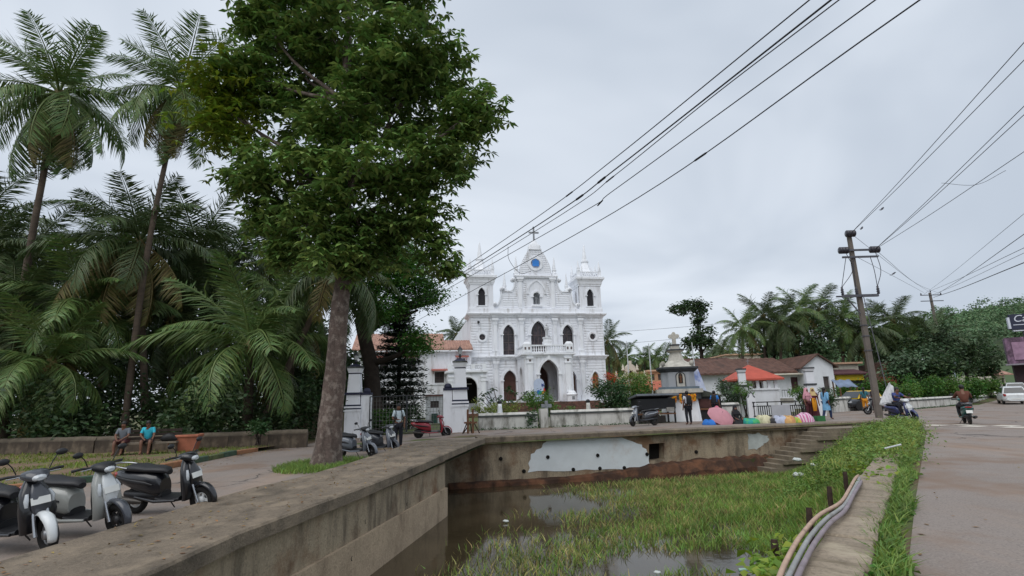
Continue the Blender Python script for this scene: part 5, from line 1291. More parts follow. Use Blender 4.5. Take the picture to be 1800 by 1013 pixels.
wire(sp([(1475, 0), (1250, 172), (1080, 309), (983, 380), (769, 512)], 6.9), .010, 'wire just under the thick twisted wire above the church', (.5,))
wire(sp([(1539, 0), (1080, 334), (1013, 380), (771, 517)], 6.8), .011, 'second lowest wire crossing above the church', (.5,))
wire(sp([(1617, 0), (1080, 373), (1069, 380), (775, 541)][0:2] + [(775, 541)], 6.6), .012, 'lowest of the wires crossing in front of the church', (.42,))
dw = [atz(893, 433, 6.95), atz(896, 457, 6.7), atz(914, 480, 6.3)]; dw = [aty(893, 434, 17.5), aty(895, 457, 17.5), aty(914, 480, 17.6), aty(933, 477, 17.8)]
wire(dw, .008, 'short loose wire end dangling before the church gable', grp='loose wires')
top = Vector((PB.x, PY - .2, ptop[2] + .1)); rI = Vector((PB.x + xr, PY - .2, za1)); lI = Vector((PB.x + xl, PY - .2, za1))
for k, (s0, px_, py_, z, lab) in enumerate(((top, 1800, 75, 10.2, 'steepest wire leaving the pole top towards upper right'), (top, 1800, 106, 10.0, 'second steepest wire leaving the pole top'), (rI, 1800, 187, 9.8, 'upper wire of the pair leaving the right insulator'), (rI, 1800, 202, 9.7, 'lower wire of the pair leaving the right insulator'), (rI, 1800, 267, 9.3, 'flattest thin wire leaving the right insulator'))):
    e_ = atz(px_, py_, z); m_ = (s0 + e_) / 2 - Vector((0, 0, .06)); wire([s0, m_, e_, e_ + (e_ - m_) * .7], .012, lab, grp='wires from the pole')
a_ = aty(1655, 322, 22); b_ = aty(1715, 325, 20); c_ = aty(1768, 300, 18)
wire([a_, b_, c_], .008, 'sagging loose wire between two upper right wires', grp='loose wires')
f2 = Vector((E2.location.x, Y2 - .15, t2.z))
for k, (px_, py_, r) in enumerate(((1800, 376, .012), (1800, 412, .02), (1800, 436, .016), (1800, 462, .03), (1800, 445, .014))):
    s0 = f2 + Vector((( -.95, .95, 0, .3, -.3)[k], 0, (-.2, -.2, .25, -.7, -.5)[k])); e_ = aty(px_, py_, 26 + k)
    wire([s0, (s0 + e_) / 2 - Vector((0, 0, .12)), e_, e_ + (e_ - s0) * .3], r, ('highest thin wire from the far pole to the right edge', 'upper thick cable from the far pole to the right edge', 'middle cable from the far pole to the right edge', 'lowest thickest cable from the far pole to the right edge', 'thin wire between the thick cables from the far pole')[k], grp='wires from the far pole')
for k, (s0, dx) in enumerate(((rI, .9), (top, 0), (lI, -.9))):
    wire([s0, (s0 + f2) / 2 - Vector((0, 0, .25)), f2 + Vector((dx, 0, 0))], .012, ('wire from right insulator down to the far pole', 'wire from pole top down to the far pole', 'wire from left insulator across to the far pole')[k], grp='wires between poles')
for k, (A, B) in enumerate((((1066, 585), (1300, 566)), ((1066, 607), (1290, 585)))):
    wire([aty(*A, 48), aty((A[0] + B[0]) / 2, (A[1] + B[1]) / 2 + 1, 46), aty(*B, 44)], .012, ('upper faint wire in the sky right of the church', 'lower faint wire in the sky right of the church')[k], grp='faint wires')
def bird(px, py, Y, lab, rz):
    p = aty(px, py, Y); T = empty('bird', p, rz, lab, 'bird', 'birds by the pole')
    MB().loft([(-.2, 0, -.09, .012, .008), (-.1, 0, -.04, .045, .045), (0, 0, 0, .06, .065), (.08, 0, .05, .045, .05), (.13, 0, .08, .04, .042), (.17, 0, .08, .02, .022), (.21, 0, .075, .004, .005)], 8, 2).build('body', m_ins, T)
    MB().box(-.34, -.16, -.02, .02, -.13, -.11).build('tail', m_ins, T)
bird(1551, 367, 28, 'dark bird perched on the wire above the pole top', R(30)); bird(1515, 401, 29, 'dark bird perched beside the top of the pole', R(40)); bird(1571, 481, 36, 'small dark bird on the wire between the two poles', R(10))

# ------------------------------------------------------------------ vegetation
def leafmat(name, col, var=.3, isl=.35, trans=.25, rough=.55, sc=.6): return M(name, col, rough, var, sc, trans=trans, isl=isl)
m_leaf = leafmat('leaf_big_tree', '698442'); m_leafy = leafmat('leaf_yellowish', '6c7f24'); m_palm = leafmat('palm_green', '5f783f', .3, .2, .2, .5)
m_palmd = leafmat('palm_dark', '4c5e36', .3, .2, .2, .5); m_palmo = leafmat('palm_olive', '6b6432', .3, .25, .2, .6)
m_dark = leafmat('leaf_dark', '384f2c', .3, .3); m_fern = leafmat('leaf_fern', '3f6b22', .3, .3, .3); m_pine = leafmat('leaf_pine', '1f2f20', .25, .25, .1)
m_bush = leafmat('leaf_bush', '567c30', .3, .3, .3); m_bushy = leafmat('leaf_bush_yellow', '7f8d40', .25, .3, .3); m_bushd = leafmat('leaf_bush_dark', '33552a', .3, .3)
m_fardk = leafmat('leaf_far', '4b6244', .3, .3, .15); m_hill = leafmat('leaf_hill', '5a7550', .35, .3, .15, .7, .05)
m_bark = M('bark', '5e5049', .95, .25, 3, 1.0, 9, spots='857970', spamt=.42, spscale=5, dirt='2e2622', damt=.55, dscale=(6, 6, 2.2), fine=14, famt=.4)
m_barkd = M('bark_dark', '332a24', .95, .25, 4, .6, 15)
m_ptrunk = M('palm_trunk', '55493f', .95, .2, 3, .5, 15, dirt='3a322b', damt=.5, dscale=(1, 1, 9))

def leaf_arrays(P, L, W, droop=.35, up=.5, dirs=None):
    """one folded rhombic leaf per point: positions P (n,3), lengths L (n,)"""
    n = len(P)
    a = rng.uniform(0, 2 * np.pi, n)
    d = np.stack([np.cos(a), np.sin(a), rng.normal(-droop, .35, n)], 1) if dirs is None else dirs
    d /= np.linalg.norm(d, axis=1, keepdims=True)
    nr = rng.normal(0, 1, (n, 3)) * (1 - up) + np.array([0, 0, 1.0]) * up
    s = np.cross(d, nr); s /= np.linalg.norm(s, axis=1, keepdims=True) + 1e-9
    nn = np.cross(s, d)
    L = L[:, None]; W = (W * L) if np.isscalar(W) else W[:, None]
    mid = P + d * L * .48
    V = np.empty((n, 4, 3)); V[:, 0] = P; V[:, 1] = mid + s * W + nn * W * .3; V[:, 2] = P + d * L - nn * L * .06; V[:, 3] = mid - s * W + nn * W * .3
    b = (np.arange(n) * 4)[:, None]
    F = np.concatenate([b + np.array([[0, 1, 2]]), b + np.array([[0, 2, 3]])], 0)
    return V.reshape(-1, 3), F
def clumps(ells, nc, per, cr, shell=.55):
    """clump centres in ellipsoid shells -> leaf points"""
    w = np.array([e[1][0] * e[1][1] * e[1][2] for e in ells]) ** .5; w = w / w.sum()
    pts = []
    for e, k in zip(ells, np.maximum(1, (w * nc)).astype(int)):
        v = rng.normal(0, 1, (k, 3)); v /= np.linalg.norm(v, axis=1, keepdims=True)
        r = shell + (1 - shell) * rng.random((k, 1)) ** .7
        pts.append(np.array(e[0]) + v * r * np.array(e[1]) * (1 + .12 * rng.normal(0, 1, (k, 1))))
    C = np.concatenate(pts)
    off = rng.normal(0, 1, (len(C), per, 3)) * cr * rng.uniform(.6, 1.3, (len(C), 1, 1)); off[:, :, 2] *= .7
    return C, (C[:, None, :] + off).reshape(-1, 3)
def rosettes(ells, nc, per, cr, L, k=6, shell=.55):
    """whorls of k drooping leaves at twig ends"""
    C, P = clumps(ells, nc, per, cr, shell); n = len(P)
    a = rng.uniform(0, 2 * np.pi, (n, 1)) + np.arange(k)[None, :] * 2 * np.pi / k + rng.normal(0, .2, (n, k))
    dz = rng.normal(-.45, .3, (n, k)); D = np.stack([np.cos(a), np.sin(a), dz], 2).reshape(-1, 3)
    PP = np.repeat(P, k, 0); LL = rng.uniform(.7, 1.25, len(PP)) * L
    return leaf_arrays(PP, LL, .19, up=.8, dirs=D)
def crown_mesh(ells, nc, per, cr, leaf, mat, parent, name='crown', W=.24, shell=.5, loc=None, up=.5):
    _, P = clumps(ells, nc, per, cr, shell); V, F = leaf_arrays(P, rng.uniform(.6, 1.3, len(P)) * leaf, W, up=up)
    return np_mesh(name, V, F, mat, parent, loc)
def tree(name, label, base, trunk, ells, nc, per, cr, leaf, mat, bark=None, cat='tree', group=None, limbs=True, ros=None, W=.24, shell=.5, rough=False):
    """trunk: [(x,y,z,r)] relative to base; ells relative to base: (centre, radii)"""
    T = empty(name, base, 0, label, cat, group); bark = bark or m_barkd
    if rough:
        P = spline([t[:3] for t in trunk], 7); rr = [np.interp(p.z, [t[2] for t in trunk], [t[3] for t in trunk]) for p in P]; tb = MB().tube(P, rr, 22)
        def wob(v):
            i = min(range(len(P)), key=lambda k: abs(P[k].z - v[2])); c = P[i]; a = math.atan2(v[1] - c.y, v[0] - c.x); f = 1 + .06 * math.sin(3 * a + v[2] * .9) + .05 * math.sin(5 * a - v[2] * 2.1) + .035 * math.sin(9 * a + v[2] * 5.3) + rnd.uniform(-.03, .03) + .3 * max(0, .45 - v[2]) * (1 + .8 * math.sin(4 * a))
            return (c.x + (v[0] - c.x) * f, c.y + (v[1] - c.y) * f, v[2])
        tb.v = [wob(v) for v in tb.v]; tb.build('trunk', bark, T)
    else: MB().tube([t[:3] for t in trunk], [t[3] for t in trunk], 10).build('trunk', bark, T)
    if limbs:
        tp = [Vector(t[:3]) for t in trunk]
        for c, r in ells:
            if rough and c[2] < trunk[4][2] + .6: continue
            c = Vector(c); i = min(range(len(tp)), key=lambda q: (tp[q] - c).length + (6 if tp[q].z > c.z - .1 else 0) + (20 if q == 0 else 0)); a = tp[i]; ra = trunk[i][3] * .55
            m1 = a.lerp(c, .5) + Vector((rnd.uniform(-.25, .25), rnd.uniform(-.25, .25), -.12 * (c - a).length * .5))
            MB().tube(spline([a, m1, c], 5), [ra * (1 - .8 * k / 10) for k in range(11)], 6).build('limb', bark, T)
            for _ in range(3):
                e_ = c + Vector((rnd.uniform(-.7, .7) * r[0], rnd.uniform(-.7, .7) * r[1], rnd.uniform(-.5, .7) * r[2]))
                MB().tube([m1.lerp(c, .5), c.lerp(e_, .5) + Vector((0, 0, .1)), e_], [ra * .4, ra * .25, ra * .08], 5).build('branch', bark, T)
    if ros: V, F = rosettes(ells, nc, per, cr, leaf, ros, shell); np_mesh('crown', V, F, mat, T)
    else: crown_mesh(ells, nc, per, cr, leaf, mat, T, W=W, shell=shell)
    return T
# --- the big roadside tree
TB = Vector((-5.66, 16.3, -.3)); TY = 16.3
def rel(px, py, Y, B, dy=0): v = aty(px, py, Y + dy); return (v.x - B.x, v.y - B.y, v.z - B.z)
sc_ = TY / FPX
def el(px, py, rx, rz, dy=0, ry=None, B=TB, Y=TY): s = (Y + dy) / FPX; return (rel(px, py, Y, B, dy), (rx * s, (ry or rx) * s, rz * s))
bt = [(*rel(572, 812, TY, TB), .56), (*rel(577, 770, TY, TB), .36), (*rel(587, 680, TY, TB), .31), (*rel(597, 560, TY, TB), .265), (*rel(606, 450, TY, TB), .23), (*rel(604, 330, TY, TB), .22), (*rel(608, 180, TY, TB), .16), (*rel(612, 20, TY, TB), .1)]
bt[0] = (0, 0, -.1, .42)
big = [el(590, 60, 90, 80), el(700, 90, 75, 75, -.5), el(770, 130, 65, 60, .4), el(820, 205, 48, 65, .2), el(490, 70, 70, 80, .5), el(600, 200, 80, 65, -1.2), el(700, 200, 80, 60, .9), el(760, 280, 62, 50, -.5), el(800, 265, 35, 45, .3), el(510, 190, 60, 55, .8), el(520, 300, 75, 50, -.4), el(620, 300, 70, 50, -1.3), el(700, 320, 65, 50, .6), el(750, 370, 42, 50, -.2), el(480, 385, 55, 50, .3), el(560, 385, 65, 45, -.9), el(640, 400, 55, 45, -.7), el(700, 410, 45, 45, .4), el(510, 445, 45, 30, .2), el(580, 455, 50, 30, -.8), el(660, 460, 40, 28, .2), el(760, 430, 28, 40, 0), el(785, 455, 12, 28, -.2),
       el(640, -50, 100, 60), el(530, -30, 70, 55, -.3), el(720, 0, 60, 55, .4), el(455, 20, 32, 40, -.2), el(440, 130, 45, 45, .3), el(440, 300, 40, 50, -.3), el(850, 190, 25, 40, -.4), el(560, 130, 60, 50, 1.2), el(650, 130, 60, 50, -1.0)]
Bt = tree('broadleaf_tree', 'tall leafy tree with pale blotched trunk standing on the left roadside', TB, bt, big, 640, 13, .30, .30, m_leaf, m_bark, ros=6, shell=.45, rough=True)
V, F = rosettes([el(385, 150, 52, 70, -.3), el(400, 240, 45, 65, 0), el(420, 175, 55, 60, .8), el(360, 205, 30, 50, .2)], 75, 10, .36, .28, 6, .3); np_mesh('yellowish_crown', V, F, m_leafy, Bt)['label'] = 'yellowish left lobe of the crown'
for a, b in (((600, 430), (470, 330)), ((603, 400), (740, 280)), ((604, 350), (430, 210)), ((606, 250), (760, 120)), ((606, 300), (390, 190))):
    A, B_ = Vector(rel(*a, TY, TB)), Vector(rel(*b, TY, TB)); MB().tube(spline([A, A.lerp(B_, .5) + Vector((0, .3, -.2)), B_], 5), [.13 - .01 * k for k in range(11)], 6).build('limb', m_bark, Bt)
# --- fine leaved spreading tree behind the gate, conifer
RY = 33; RB = Vector((aty(660, 760, RY).x, RY, -.15))
def E_(px, py, rx, rz, dy=0, B=RB, Y=RY): return el(px, py, rx, rz, dy, None, B, Y)
rt = [(0, 0, -.1, .62), (*rel(656, 700, RY, RB), .5), (*rel(652, 640, RY, RB), .46), (*rel(640, 590, RY, RB), .4), (*rel(632, 560, RY, RB), .34)]
Rt = tree('rain_tree', 'dark spreading tree with fine bright foliage behind the left gate pillar', RB, rt, [E_(650, 490, 80, 40), E_(715, 480, 60, 36, -1), E_(745, 520, 38, 26, -.5), E_(600, 500, 45, 45, 1), E_(690, 440, 60, 35, 1), E_(660, 545, 50, 22, -2), E_(735, 600, 26, 24, -1)], 420, 75, .42, .2, m_fern, W=.22, shell=.3)
for A in ([(637, 575), (690, 548), (745, 535), (768, 528)], [(640, 590), (665, 570), (700, 560), (735, 545)]): 
    P = [Vector(rel(*p, RY, RB)) for p in A]; MB().tube(spline(P, 5), [.3 - .015 * k for k in range(16)], 7).build('limb', m_barkd, Rt)
CY = 35; Cb = Vector((aty(700, 752, CY).x, CY, -.1)); Ct = rel(703, 522, CY, Cb)
Cf = empty('conifer', Cb, 0, 'dark tiered conifer in front of the parish house', 'tree'); MB().tube([(0, 0, 0), (Ct[0] * .5, 0, Ct[2] * .5), Ct], [.17, .12, .02], 8).build('trunk', m_barkd, Cf)
pts = []; mbb = []
for k in range(17):
    t = .12 + .86 * k / 16; zc_ = Ct[2] * t; rr_ = (2.3 * (1 - t) ** .75 + .25) * (1.0 if t > .25 else .7); nb = 8
    for j in range(nb):
        a = 2 * math.pi * (j + .5 * (k % 2)) / nb + rnd.uniform(-.2, .2); l = rr_ * rnd.uniform(.75, 1.15); d = Vector((math.cos(a), math.sin(a), 0))
        tip = Vector((Ct[0] * t, 0, zc_)) + d * l + Vector((0, 0, .12 - .1 * l)); A = Vector((Ct[0] * t, 0, zc_))
        MB().tube([A, A.lerp(tip, .55) - Vector((0, 0, .1)), tip], [.03, .022, .008], 4, False).build('branch', m_barkd, Cf)
        m_ = 130; s_ = rng.random((m_, 1)) ** .7; pts.append(np.array(A) + s_ * (np.array(tip) - np.array(A)) + rng.normal(0, 1, (m_, 3)) * np.array([.1, .1, .06]) * (1 + .4 * l) - np.array([0, 0, .05]) * np.sin(s_ * 3.1))
P = np.concatenate(pts); V, F = leaf_arrays(P, rng.uniform(.16, .32, len(P)), .15, droop=-.1, up=.6); np_mesh('needles', V, F, m_pine, Cf)
# --- coconut palms: fronds are parts that share three meshes
def frond_mesh(bend, hang, seed, n=74):
    r = np.random.default_rng(seed); V = []; F = []
    S = np.linspace(0, 1, 13); ang = -bend * S ** 1.4; dx = np.cos(ang); dz = np.sin(ang)
    X = np.concatenate([[0], np.cumsum((dx[1:] + dx[:-1]) / 2 / 12)]); Zc = np.concatenate([[0], np.cumsum((dz[1:] + dz[:-1]) / 2 / 12)])
    mb = MB().tube([(x, 0, z) for x, z in zip(X, Zc)], [.013 * (1 - .85 * s) + .001 for s in S], 5)
    fv, ff = list(mb.v), [f for f in mb.f]
    for i in range(n):
        s = .13 + .86 * (i + .5) / n; x, z = np.interp(s, S, X), np.interp(s, S, Zc); an = np.interp(s, S, ang)
        L = .26 * (math.sin(math.pi * (.12 + .8 * s)) ** .7) * (1.05 if s < .9 else .8)
        for q in (-1, 1):
            l = L * r.uniform(.65, 1.15); fw = .55 + r.normal(0, .12); h = hang + r.normal(0, .28)
            d0 = np.array([math.cos(an) * fw, q * 1.0, math.sin(an) * fw + .22]); d0 /= np.linalg.norm(d0)
            d1 = d0 + np.array([0, 0, -h]); d1 /= np.linalg.norm(d1); d2 = d0 + np.array([0, 0, -h * 2.4]); d2 /= np.linalg.norm(d2)
            p = np.array([x, 0, z]); w = np.array([math.cos(an), 0, math.sin(an)]) * .0075
            a = p + d0 * l * .08; m1 = a + d1 * l * .5; t = m1 + d2 * l * .5
            k = len(fv); fv += [tuple(a - w * .6), tuple(a + w * .6), tuple(m1 - w), tuple(m1 + w), tuple(t)]
            ff += [(k, k + 1, k + 3, k + 2), (k + 2, k + 3, k + 4)]
    me = bpy.data.meshes.new('frond'); me.from_pydata(fv, [], ff); return me
FR = {}
for c, mt in (('g', m_palm), ('d', m_palmd), ('o', m_palmo)):
    FR[c] = [frond_mesh(b, h, i) for i, (b, h) in enumerate(((.65, .4), (1.25, .7), (1.7, 1.0), (.9, 1.3)))]
    for me in FR[c]: me.materials.append(mt)
def palm(base, crown, L, label, nf=24, r=.2, tone='g', dead=.12, group='coconut palms', lean=0.0, wind=0.0, low=-55):
    T = empty('coconut_palm', base, 0, label, 'palm', group); C = Vector(crown) - Vector(base)
    mid = C * .5 + Vector((lean, 0, 0)); P = spline([(0, 0, -.2), tuple(mid), tuple(C)], 9)
    MB().tube(P, [r * (1.25 if i == 0 else (1 - .4 * i / 18)) * (1 + .05 * (i % 2)) for i in range(len(P))], 9).build('trunk', m_ptrunk, T)
    MB().ball(tuple(C + Vector((0, 0, -.05))), r * 1.3, 8, 1.5).build('crown_heart', m_palmo, T)
    for k in range(nf):
        t = (k + .5) / nf; elev = 78 - (78 - low) * t ** .9 + rnd.uniform(-8, 8); yaw = k * 137.5 + rnd.uniform(-15, 15)
        v = 0 if elev > 45 else (1 if elev > 5 else (2 if elev > -25 else 3))
        c = 'o' if (t > .72 and rnd.random() < dead * 2.5) else tone
        s = L * (rnd.uniform(.85, 1.1) if elev < 55 else rnd.uniform(.8, 1.0))
        o = link('frond', FR[c][v], T, None, tuple(C), (R(rnd.uniform(-14, 14)), -R(elev), R(yaw)), (s, s, s))
    if nf > 18:
        for k in range(4): a = k * 1.6; MB().ball(tuple(C + Vector((math.cos(a) * r * 1.6, math.sin(a) * r * 1.6, -.35))), .13, 8, 1.15).build('coconut', m_palmo, T)
    return T
def palm_px(cpx, cpy, bpx, bpy_, Y, L, label, z0=-.2, **k):
    c = aty(cpx, cpy, Y); b = aty(bpx, bpy_, Y); return palm((b.x, Y, z0), c, L, label, **k)
palm_px(104, 165, 4, 775, 26, 5.0, 'tallest coconut palm with full crown at the far left', nf=34, r=.2, lean=-.2, low=-76)
palm_px(318, 160, 216, 772, 26.5, 4.4, 'tall coconut palm with slim leaning trunk behind the seated men', nf=30, r=.17, lean=-.35, low=-76)
palm_px(440, 610, 435, 765, 27, 5.6, 'low young coconut palm with wide arching fronds left of the big tree', nf=26, r=.28, dead=.05, low=-35)
palm_px(245, 425, 260, 760, 28, 5.2, 'mid height coconut palm behind the slim leaning trunk', nf=28, tone='d', low=-60)
palm_px(590, 470, 445, 750, 27, 4.6, 'leaning coconut palm whose dark trunk slants behind the big tree', nf=20, r=.19, tone='d')
gl = [(50, 460, 30, 4.8), (150, 540, 27, 4.6), (20, 560, 26, 4.4), (350, 450, 33, 5.0), (400, 470, 34, 4.8), (90, 640, 25, 4.2), (300, 560, 31, 4.6), (500, 440, 36, 4.8), (-40, 470, 28, 4.8), (190, 440, 36, 5.0), (-40, 400, 32, 5), (520, 545, 32, 4.2)]
gn = ['in the back row at the far left', 'low in the dark grove above the seated men', 'low at the left edge of the grove', 'high in the back row left of the big tree', 'behind the low young palm', 'lowest in the grove near the garden wall', 'in the middle of the dark grove', 'just left of the big tree crown', 'at the left picture edge halfway up', 'between the two tallest palms in the back row', 'at the left picture edge near the top', 'between low palm and big tree trunk']
for (cx2, cy2, Yg, L), n_ in zip(gl, gn): palm_px(cx2, cy2, cx2 + rnd.uniform(-40, 20), 760, Yg, L, 'coconut palm ' + n_, nf=26, tone='d' if rnd.random() < .6 else 'g', lean=rnd.uniform(-.5, .5), low=-62)
# dark trees closing the grove behind
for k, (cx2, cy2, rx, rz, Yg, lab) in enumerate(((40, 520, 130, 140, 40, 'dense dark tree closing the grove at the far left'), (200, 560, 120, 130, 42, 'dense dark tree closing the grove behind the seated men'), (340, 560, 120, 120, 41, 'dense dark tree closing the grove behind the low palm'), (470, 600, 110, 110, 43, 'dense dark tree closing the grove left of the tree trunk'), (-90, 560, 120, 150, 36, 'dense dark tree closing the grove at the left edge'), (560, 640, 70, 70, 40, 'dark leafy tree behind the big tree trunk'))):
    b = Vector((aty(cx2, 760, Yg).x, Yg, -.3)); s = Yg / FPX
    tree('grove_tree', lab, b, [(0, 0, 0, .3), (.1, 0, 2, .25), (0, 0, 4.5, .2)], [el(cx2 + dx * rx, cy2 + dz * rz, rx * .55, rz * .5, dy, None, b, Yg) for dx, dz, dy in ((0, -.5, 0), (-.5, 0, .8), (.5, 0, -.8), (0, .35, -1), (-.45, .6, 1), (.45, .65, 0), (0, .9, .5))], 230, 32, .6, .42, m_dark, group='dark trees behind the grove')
# undergrowth behind the garden wall
def mass(name, label, ells, nc, per, cr, leaf, mat, kind='stuff', W=.24):
    o = crown_mesh(ells, nc, per, cr, leaf, mat, None, name, W, .2); return tag(o, label, 'undergrowth', kind=kind)
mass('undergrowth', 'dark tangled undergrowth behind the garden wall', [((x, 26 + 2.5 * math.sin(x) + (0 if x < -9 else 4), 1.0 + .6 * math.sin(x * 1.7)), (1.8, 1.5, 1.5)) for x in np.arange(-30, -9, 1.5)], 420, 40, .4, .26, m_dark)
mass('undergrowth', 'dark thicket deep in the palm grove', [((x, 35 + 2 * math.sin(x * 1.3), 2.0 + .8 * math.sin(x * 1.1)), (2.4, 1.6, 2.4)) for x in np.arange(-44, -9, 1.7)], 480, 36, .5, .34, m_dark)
# --- shrubs in and around the churchyard
def shrub(px, pyc, rx, rz, Y, label, mat, n=50, leaf=.14, cr=.16, stems=5, name='shrub', lobes=6, per=36, W=.26, cat='shrub', zb=None):
    c = aty(px, pyc, Y); s = Y / FPX; b = Vector((c.x, Y, 0 if zb is None else zb)); T = empty(name, b, 0, label, cat)
    es = []
    for k in range(lobes):
        a = k * 2.4; es.append(((rx * s * .55 * math.cos(a), rx * s * .45 * math.sin(a), c.z - b.z + rz * s * (.1 + .5 * math.sin(k * 1.7))), (rx * s * .55, rx * s * .5, rz * s * .55)))
    es.append(((0, 0, max(.15, (c.z - b.z) - rz * s * .6)), (rx * s * .8, rx * s * .6, rz * s * .5)))
    for k in range(stems):
        a = k * 1.3; e_ = es[k % len(es)][0]; MB().tube([(math.cos(a) * .1, math.sin(a) * .1, -.05), (e_[0] * .5, e_[1] * .5, e_[2] * .5), e_], [.035, .025, .01], 5).build('stem', m_barkd, T)
    crown_mesh(es, n, per, cr, leaf, mat, T, 'foliage', W, .3); return T
shrub(850, 724, 22, 16, 31.5, 'clipped yellow green hedge shrub just right of the gate pillar', m_bushy, 46, .1, .13)
shrub(890, 722, 26, 15, 32.5, 'yellow green hedge shrub behind the white bottle post', m_bushy, 46, .1, .13)
shrub(948, 712, 26, 24, 31.0, 'bright green bush with pale flowers behind the small stone cross', m_bush, 70, .13, .15)
shrub(932, 738, 12, 16, 29.2, 'dark creeper plant hanging over the compound wall', m_bushd, 30, .11, .1, zb=.3)
shrub(985, 728, 26, 12, 33.5, 'low straggly green shrub before the church steps', m_bush, 34, .12, .15)
shrub(1072, 700, 32, 30, 33.0, 'large dark green bush right of the church steps', m_bushd, 110, .15, .2)
shrub(1108, 692, 34, 34, 35.0, 'large mid green bush between church and black stall', m_bush, 110, .14, .2)
shrub(1118, 668, 22, 16, 37.0, 'light green feathery bush in front of the far chapel', m_bushy, 60, .12, .16)
shrub(1285, 692, 26, 24, 36.0, 'grey green bush between hut and gate pillar', m_fardk, 80, .14, .2)
shrub(1308, 690, 16, 22, 34.8, 'small pale bush in front of the left tall gate pillar', m_bush, 40, .1, .12)
shrub(1408, 694, 16, 16, 37.5, 'green bush growing beside the maroon door', m_bush, 46, .12, .14)
shrub(1455, 700, 14, 18, 38.5, 'small dark bush right of the black gate', m_bushd, 40, .12, .14)
shrub(675, 742, 24, 22, 31.5, 'bright green plants behind the boy in the white shirt', m_fern, 60, .16, .16)
shrub(720, 735, 20, 20, 34, 'dark green plants behind the church gate leaf', m_bushd, 50, .14, .16)
shrub(640, 745, 16, 22, 30.5, 'dark plants right of the left gate pillar', m_bushd, 40, .14, .14)
shrub(455, 752, 14, 10, 22.5, 'small dark plant on the garden wall behind the verge', m_bushd, 26, .12, .1)
# frangipani with bare forks and leaf tufts, and an orange flowering shrub
b = Vector((aty(880, 720, 37).x, 37, 0)); T = empty('frangipani', b, 0, 'sparse small tree with leaf tufts before the church wall', 'tree'); tufts = []
for px, py in ((845, 702), (858, 690), (868, 684), (893, 684), (902, 690), (850, 694), (876, 698), (884, 705), (915, 700), (866, 704), (925, 690), (898, 706)):
    e_ = Vector(rel(px, py, 37, b)); e_.y += rnd.uniform(-.6, .6); MB().tube([(0, 0, 0), (e_.x * .45, e_.y * .4, e_.z * .55), tuple(e_)], [.05, .035, .02], 5).build('limb', m_bark, T); tufts.append(np.array(e_))
P = np.repeat(np.array(tufts), 22, 0) + rng.normal(0, .08, (22 * len(tufts), 3)); V, F = leaf_arrays(P, rng.uniform(.2, .36, len(P)), .2, up=.7); np_mesh('leaf_tufts', V, F, m_bushd, T)['kind'] = 'stuff'
b = Vector((aty(1078, 720, 34.6).x, 34.6, 0)); T = empty('flowering_shrub', b, 0, 'tall thin shrub with orange red flower heads beside the church', 'shrub'); fl = []
for px, py in ((1070, 665), (1078, 661), (1082, 668), (1045, 668), (1074, 676), (1068, 660)):
    e_ = Vector(rel(px, py, 34.6, b)); MB().tube([(0, 0, 0), (e_.x * .6, 0, e_.z * .6), tuple(e_)], [.03, .022, .01], 5).build('stem', m_barkd, T)
    Pf = np.array(e_) + rng.normal(0, .12, (60, 3)); V, F = leaf_arrays(Pf, rng.uniform(.08, .14, 60), .3); np_mesh('flower_head', V, F, leafmat('flower_orange', 'c4552c', .2, .25), T)
# --- trees right of the church
def ftree(px, pyc, rx, rz, Y, label, mat, lobes=5, n=90, per=26, leaf=.35, cr=.4, group=None, name='tree', pyb=700):
    c = aty(px, pyc, Y); b = Vector((aty(px + 4, pyb, Y).x, Y, 0)); s = Y / FPX; es = [el(px + rx * .5 * math.cos(k * 2.4 + px), pyc + rz * .55 * math.sin(k * 1.9 + px), rx * .55, rz * .5, rnd.uniform(-1, 1) * rx * s * .4, None, b, Y) for k in range(lobes)]
    return tree(name, label, b, [(0, 0, 0, .28), (.1, 0, c.z * .45, .2), (c.x - b.x, 0, c.z, .1)], es, n, per, cr, leaf, mat, group=group)
YB = 66; b = Vector((aty(1234, 680, YB).x, YB, 0))
tree('slender_tree', 'slender leafy tree with bent crown against the sky behind the shrine', b, [(0, 0, 0, .3), (*rel(1233, 620, YB, b), .22), (*rel(1228, 590, YB, b), .15), (*rel(1225, 550, YB, b), .1)], [el(1195, 542, 17, 11, 0, None, b, YB), el(1212, 538, 16, 13, .5, None, b, YB), el(1230, 540, 12, 15, 0, None, b, YB), el(1228, 562, 12, 14, 0, None, b, YB), el(1234, 585, 20, 17, 0, None, b, YB), el(1222, 600, 22, 12, .5, None, b, YB), el(1240, 602, 14, 12, -.5, None, b, YB)], 120, 34, .3, .4, m_dark, m_barkd, shell=.3)
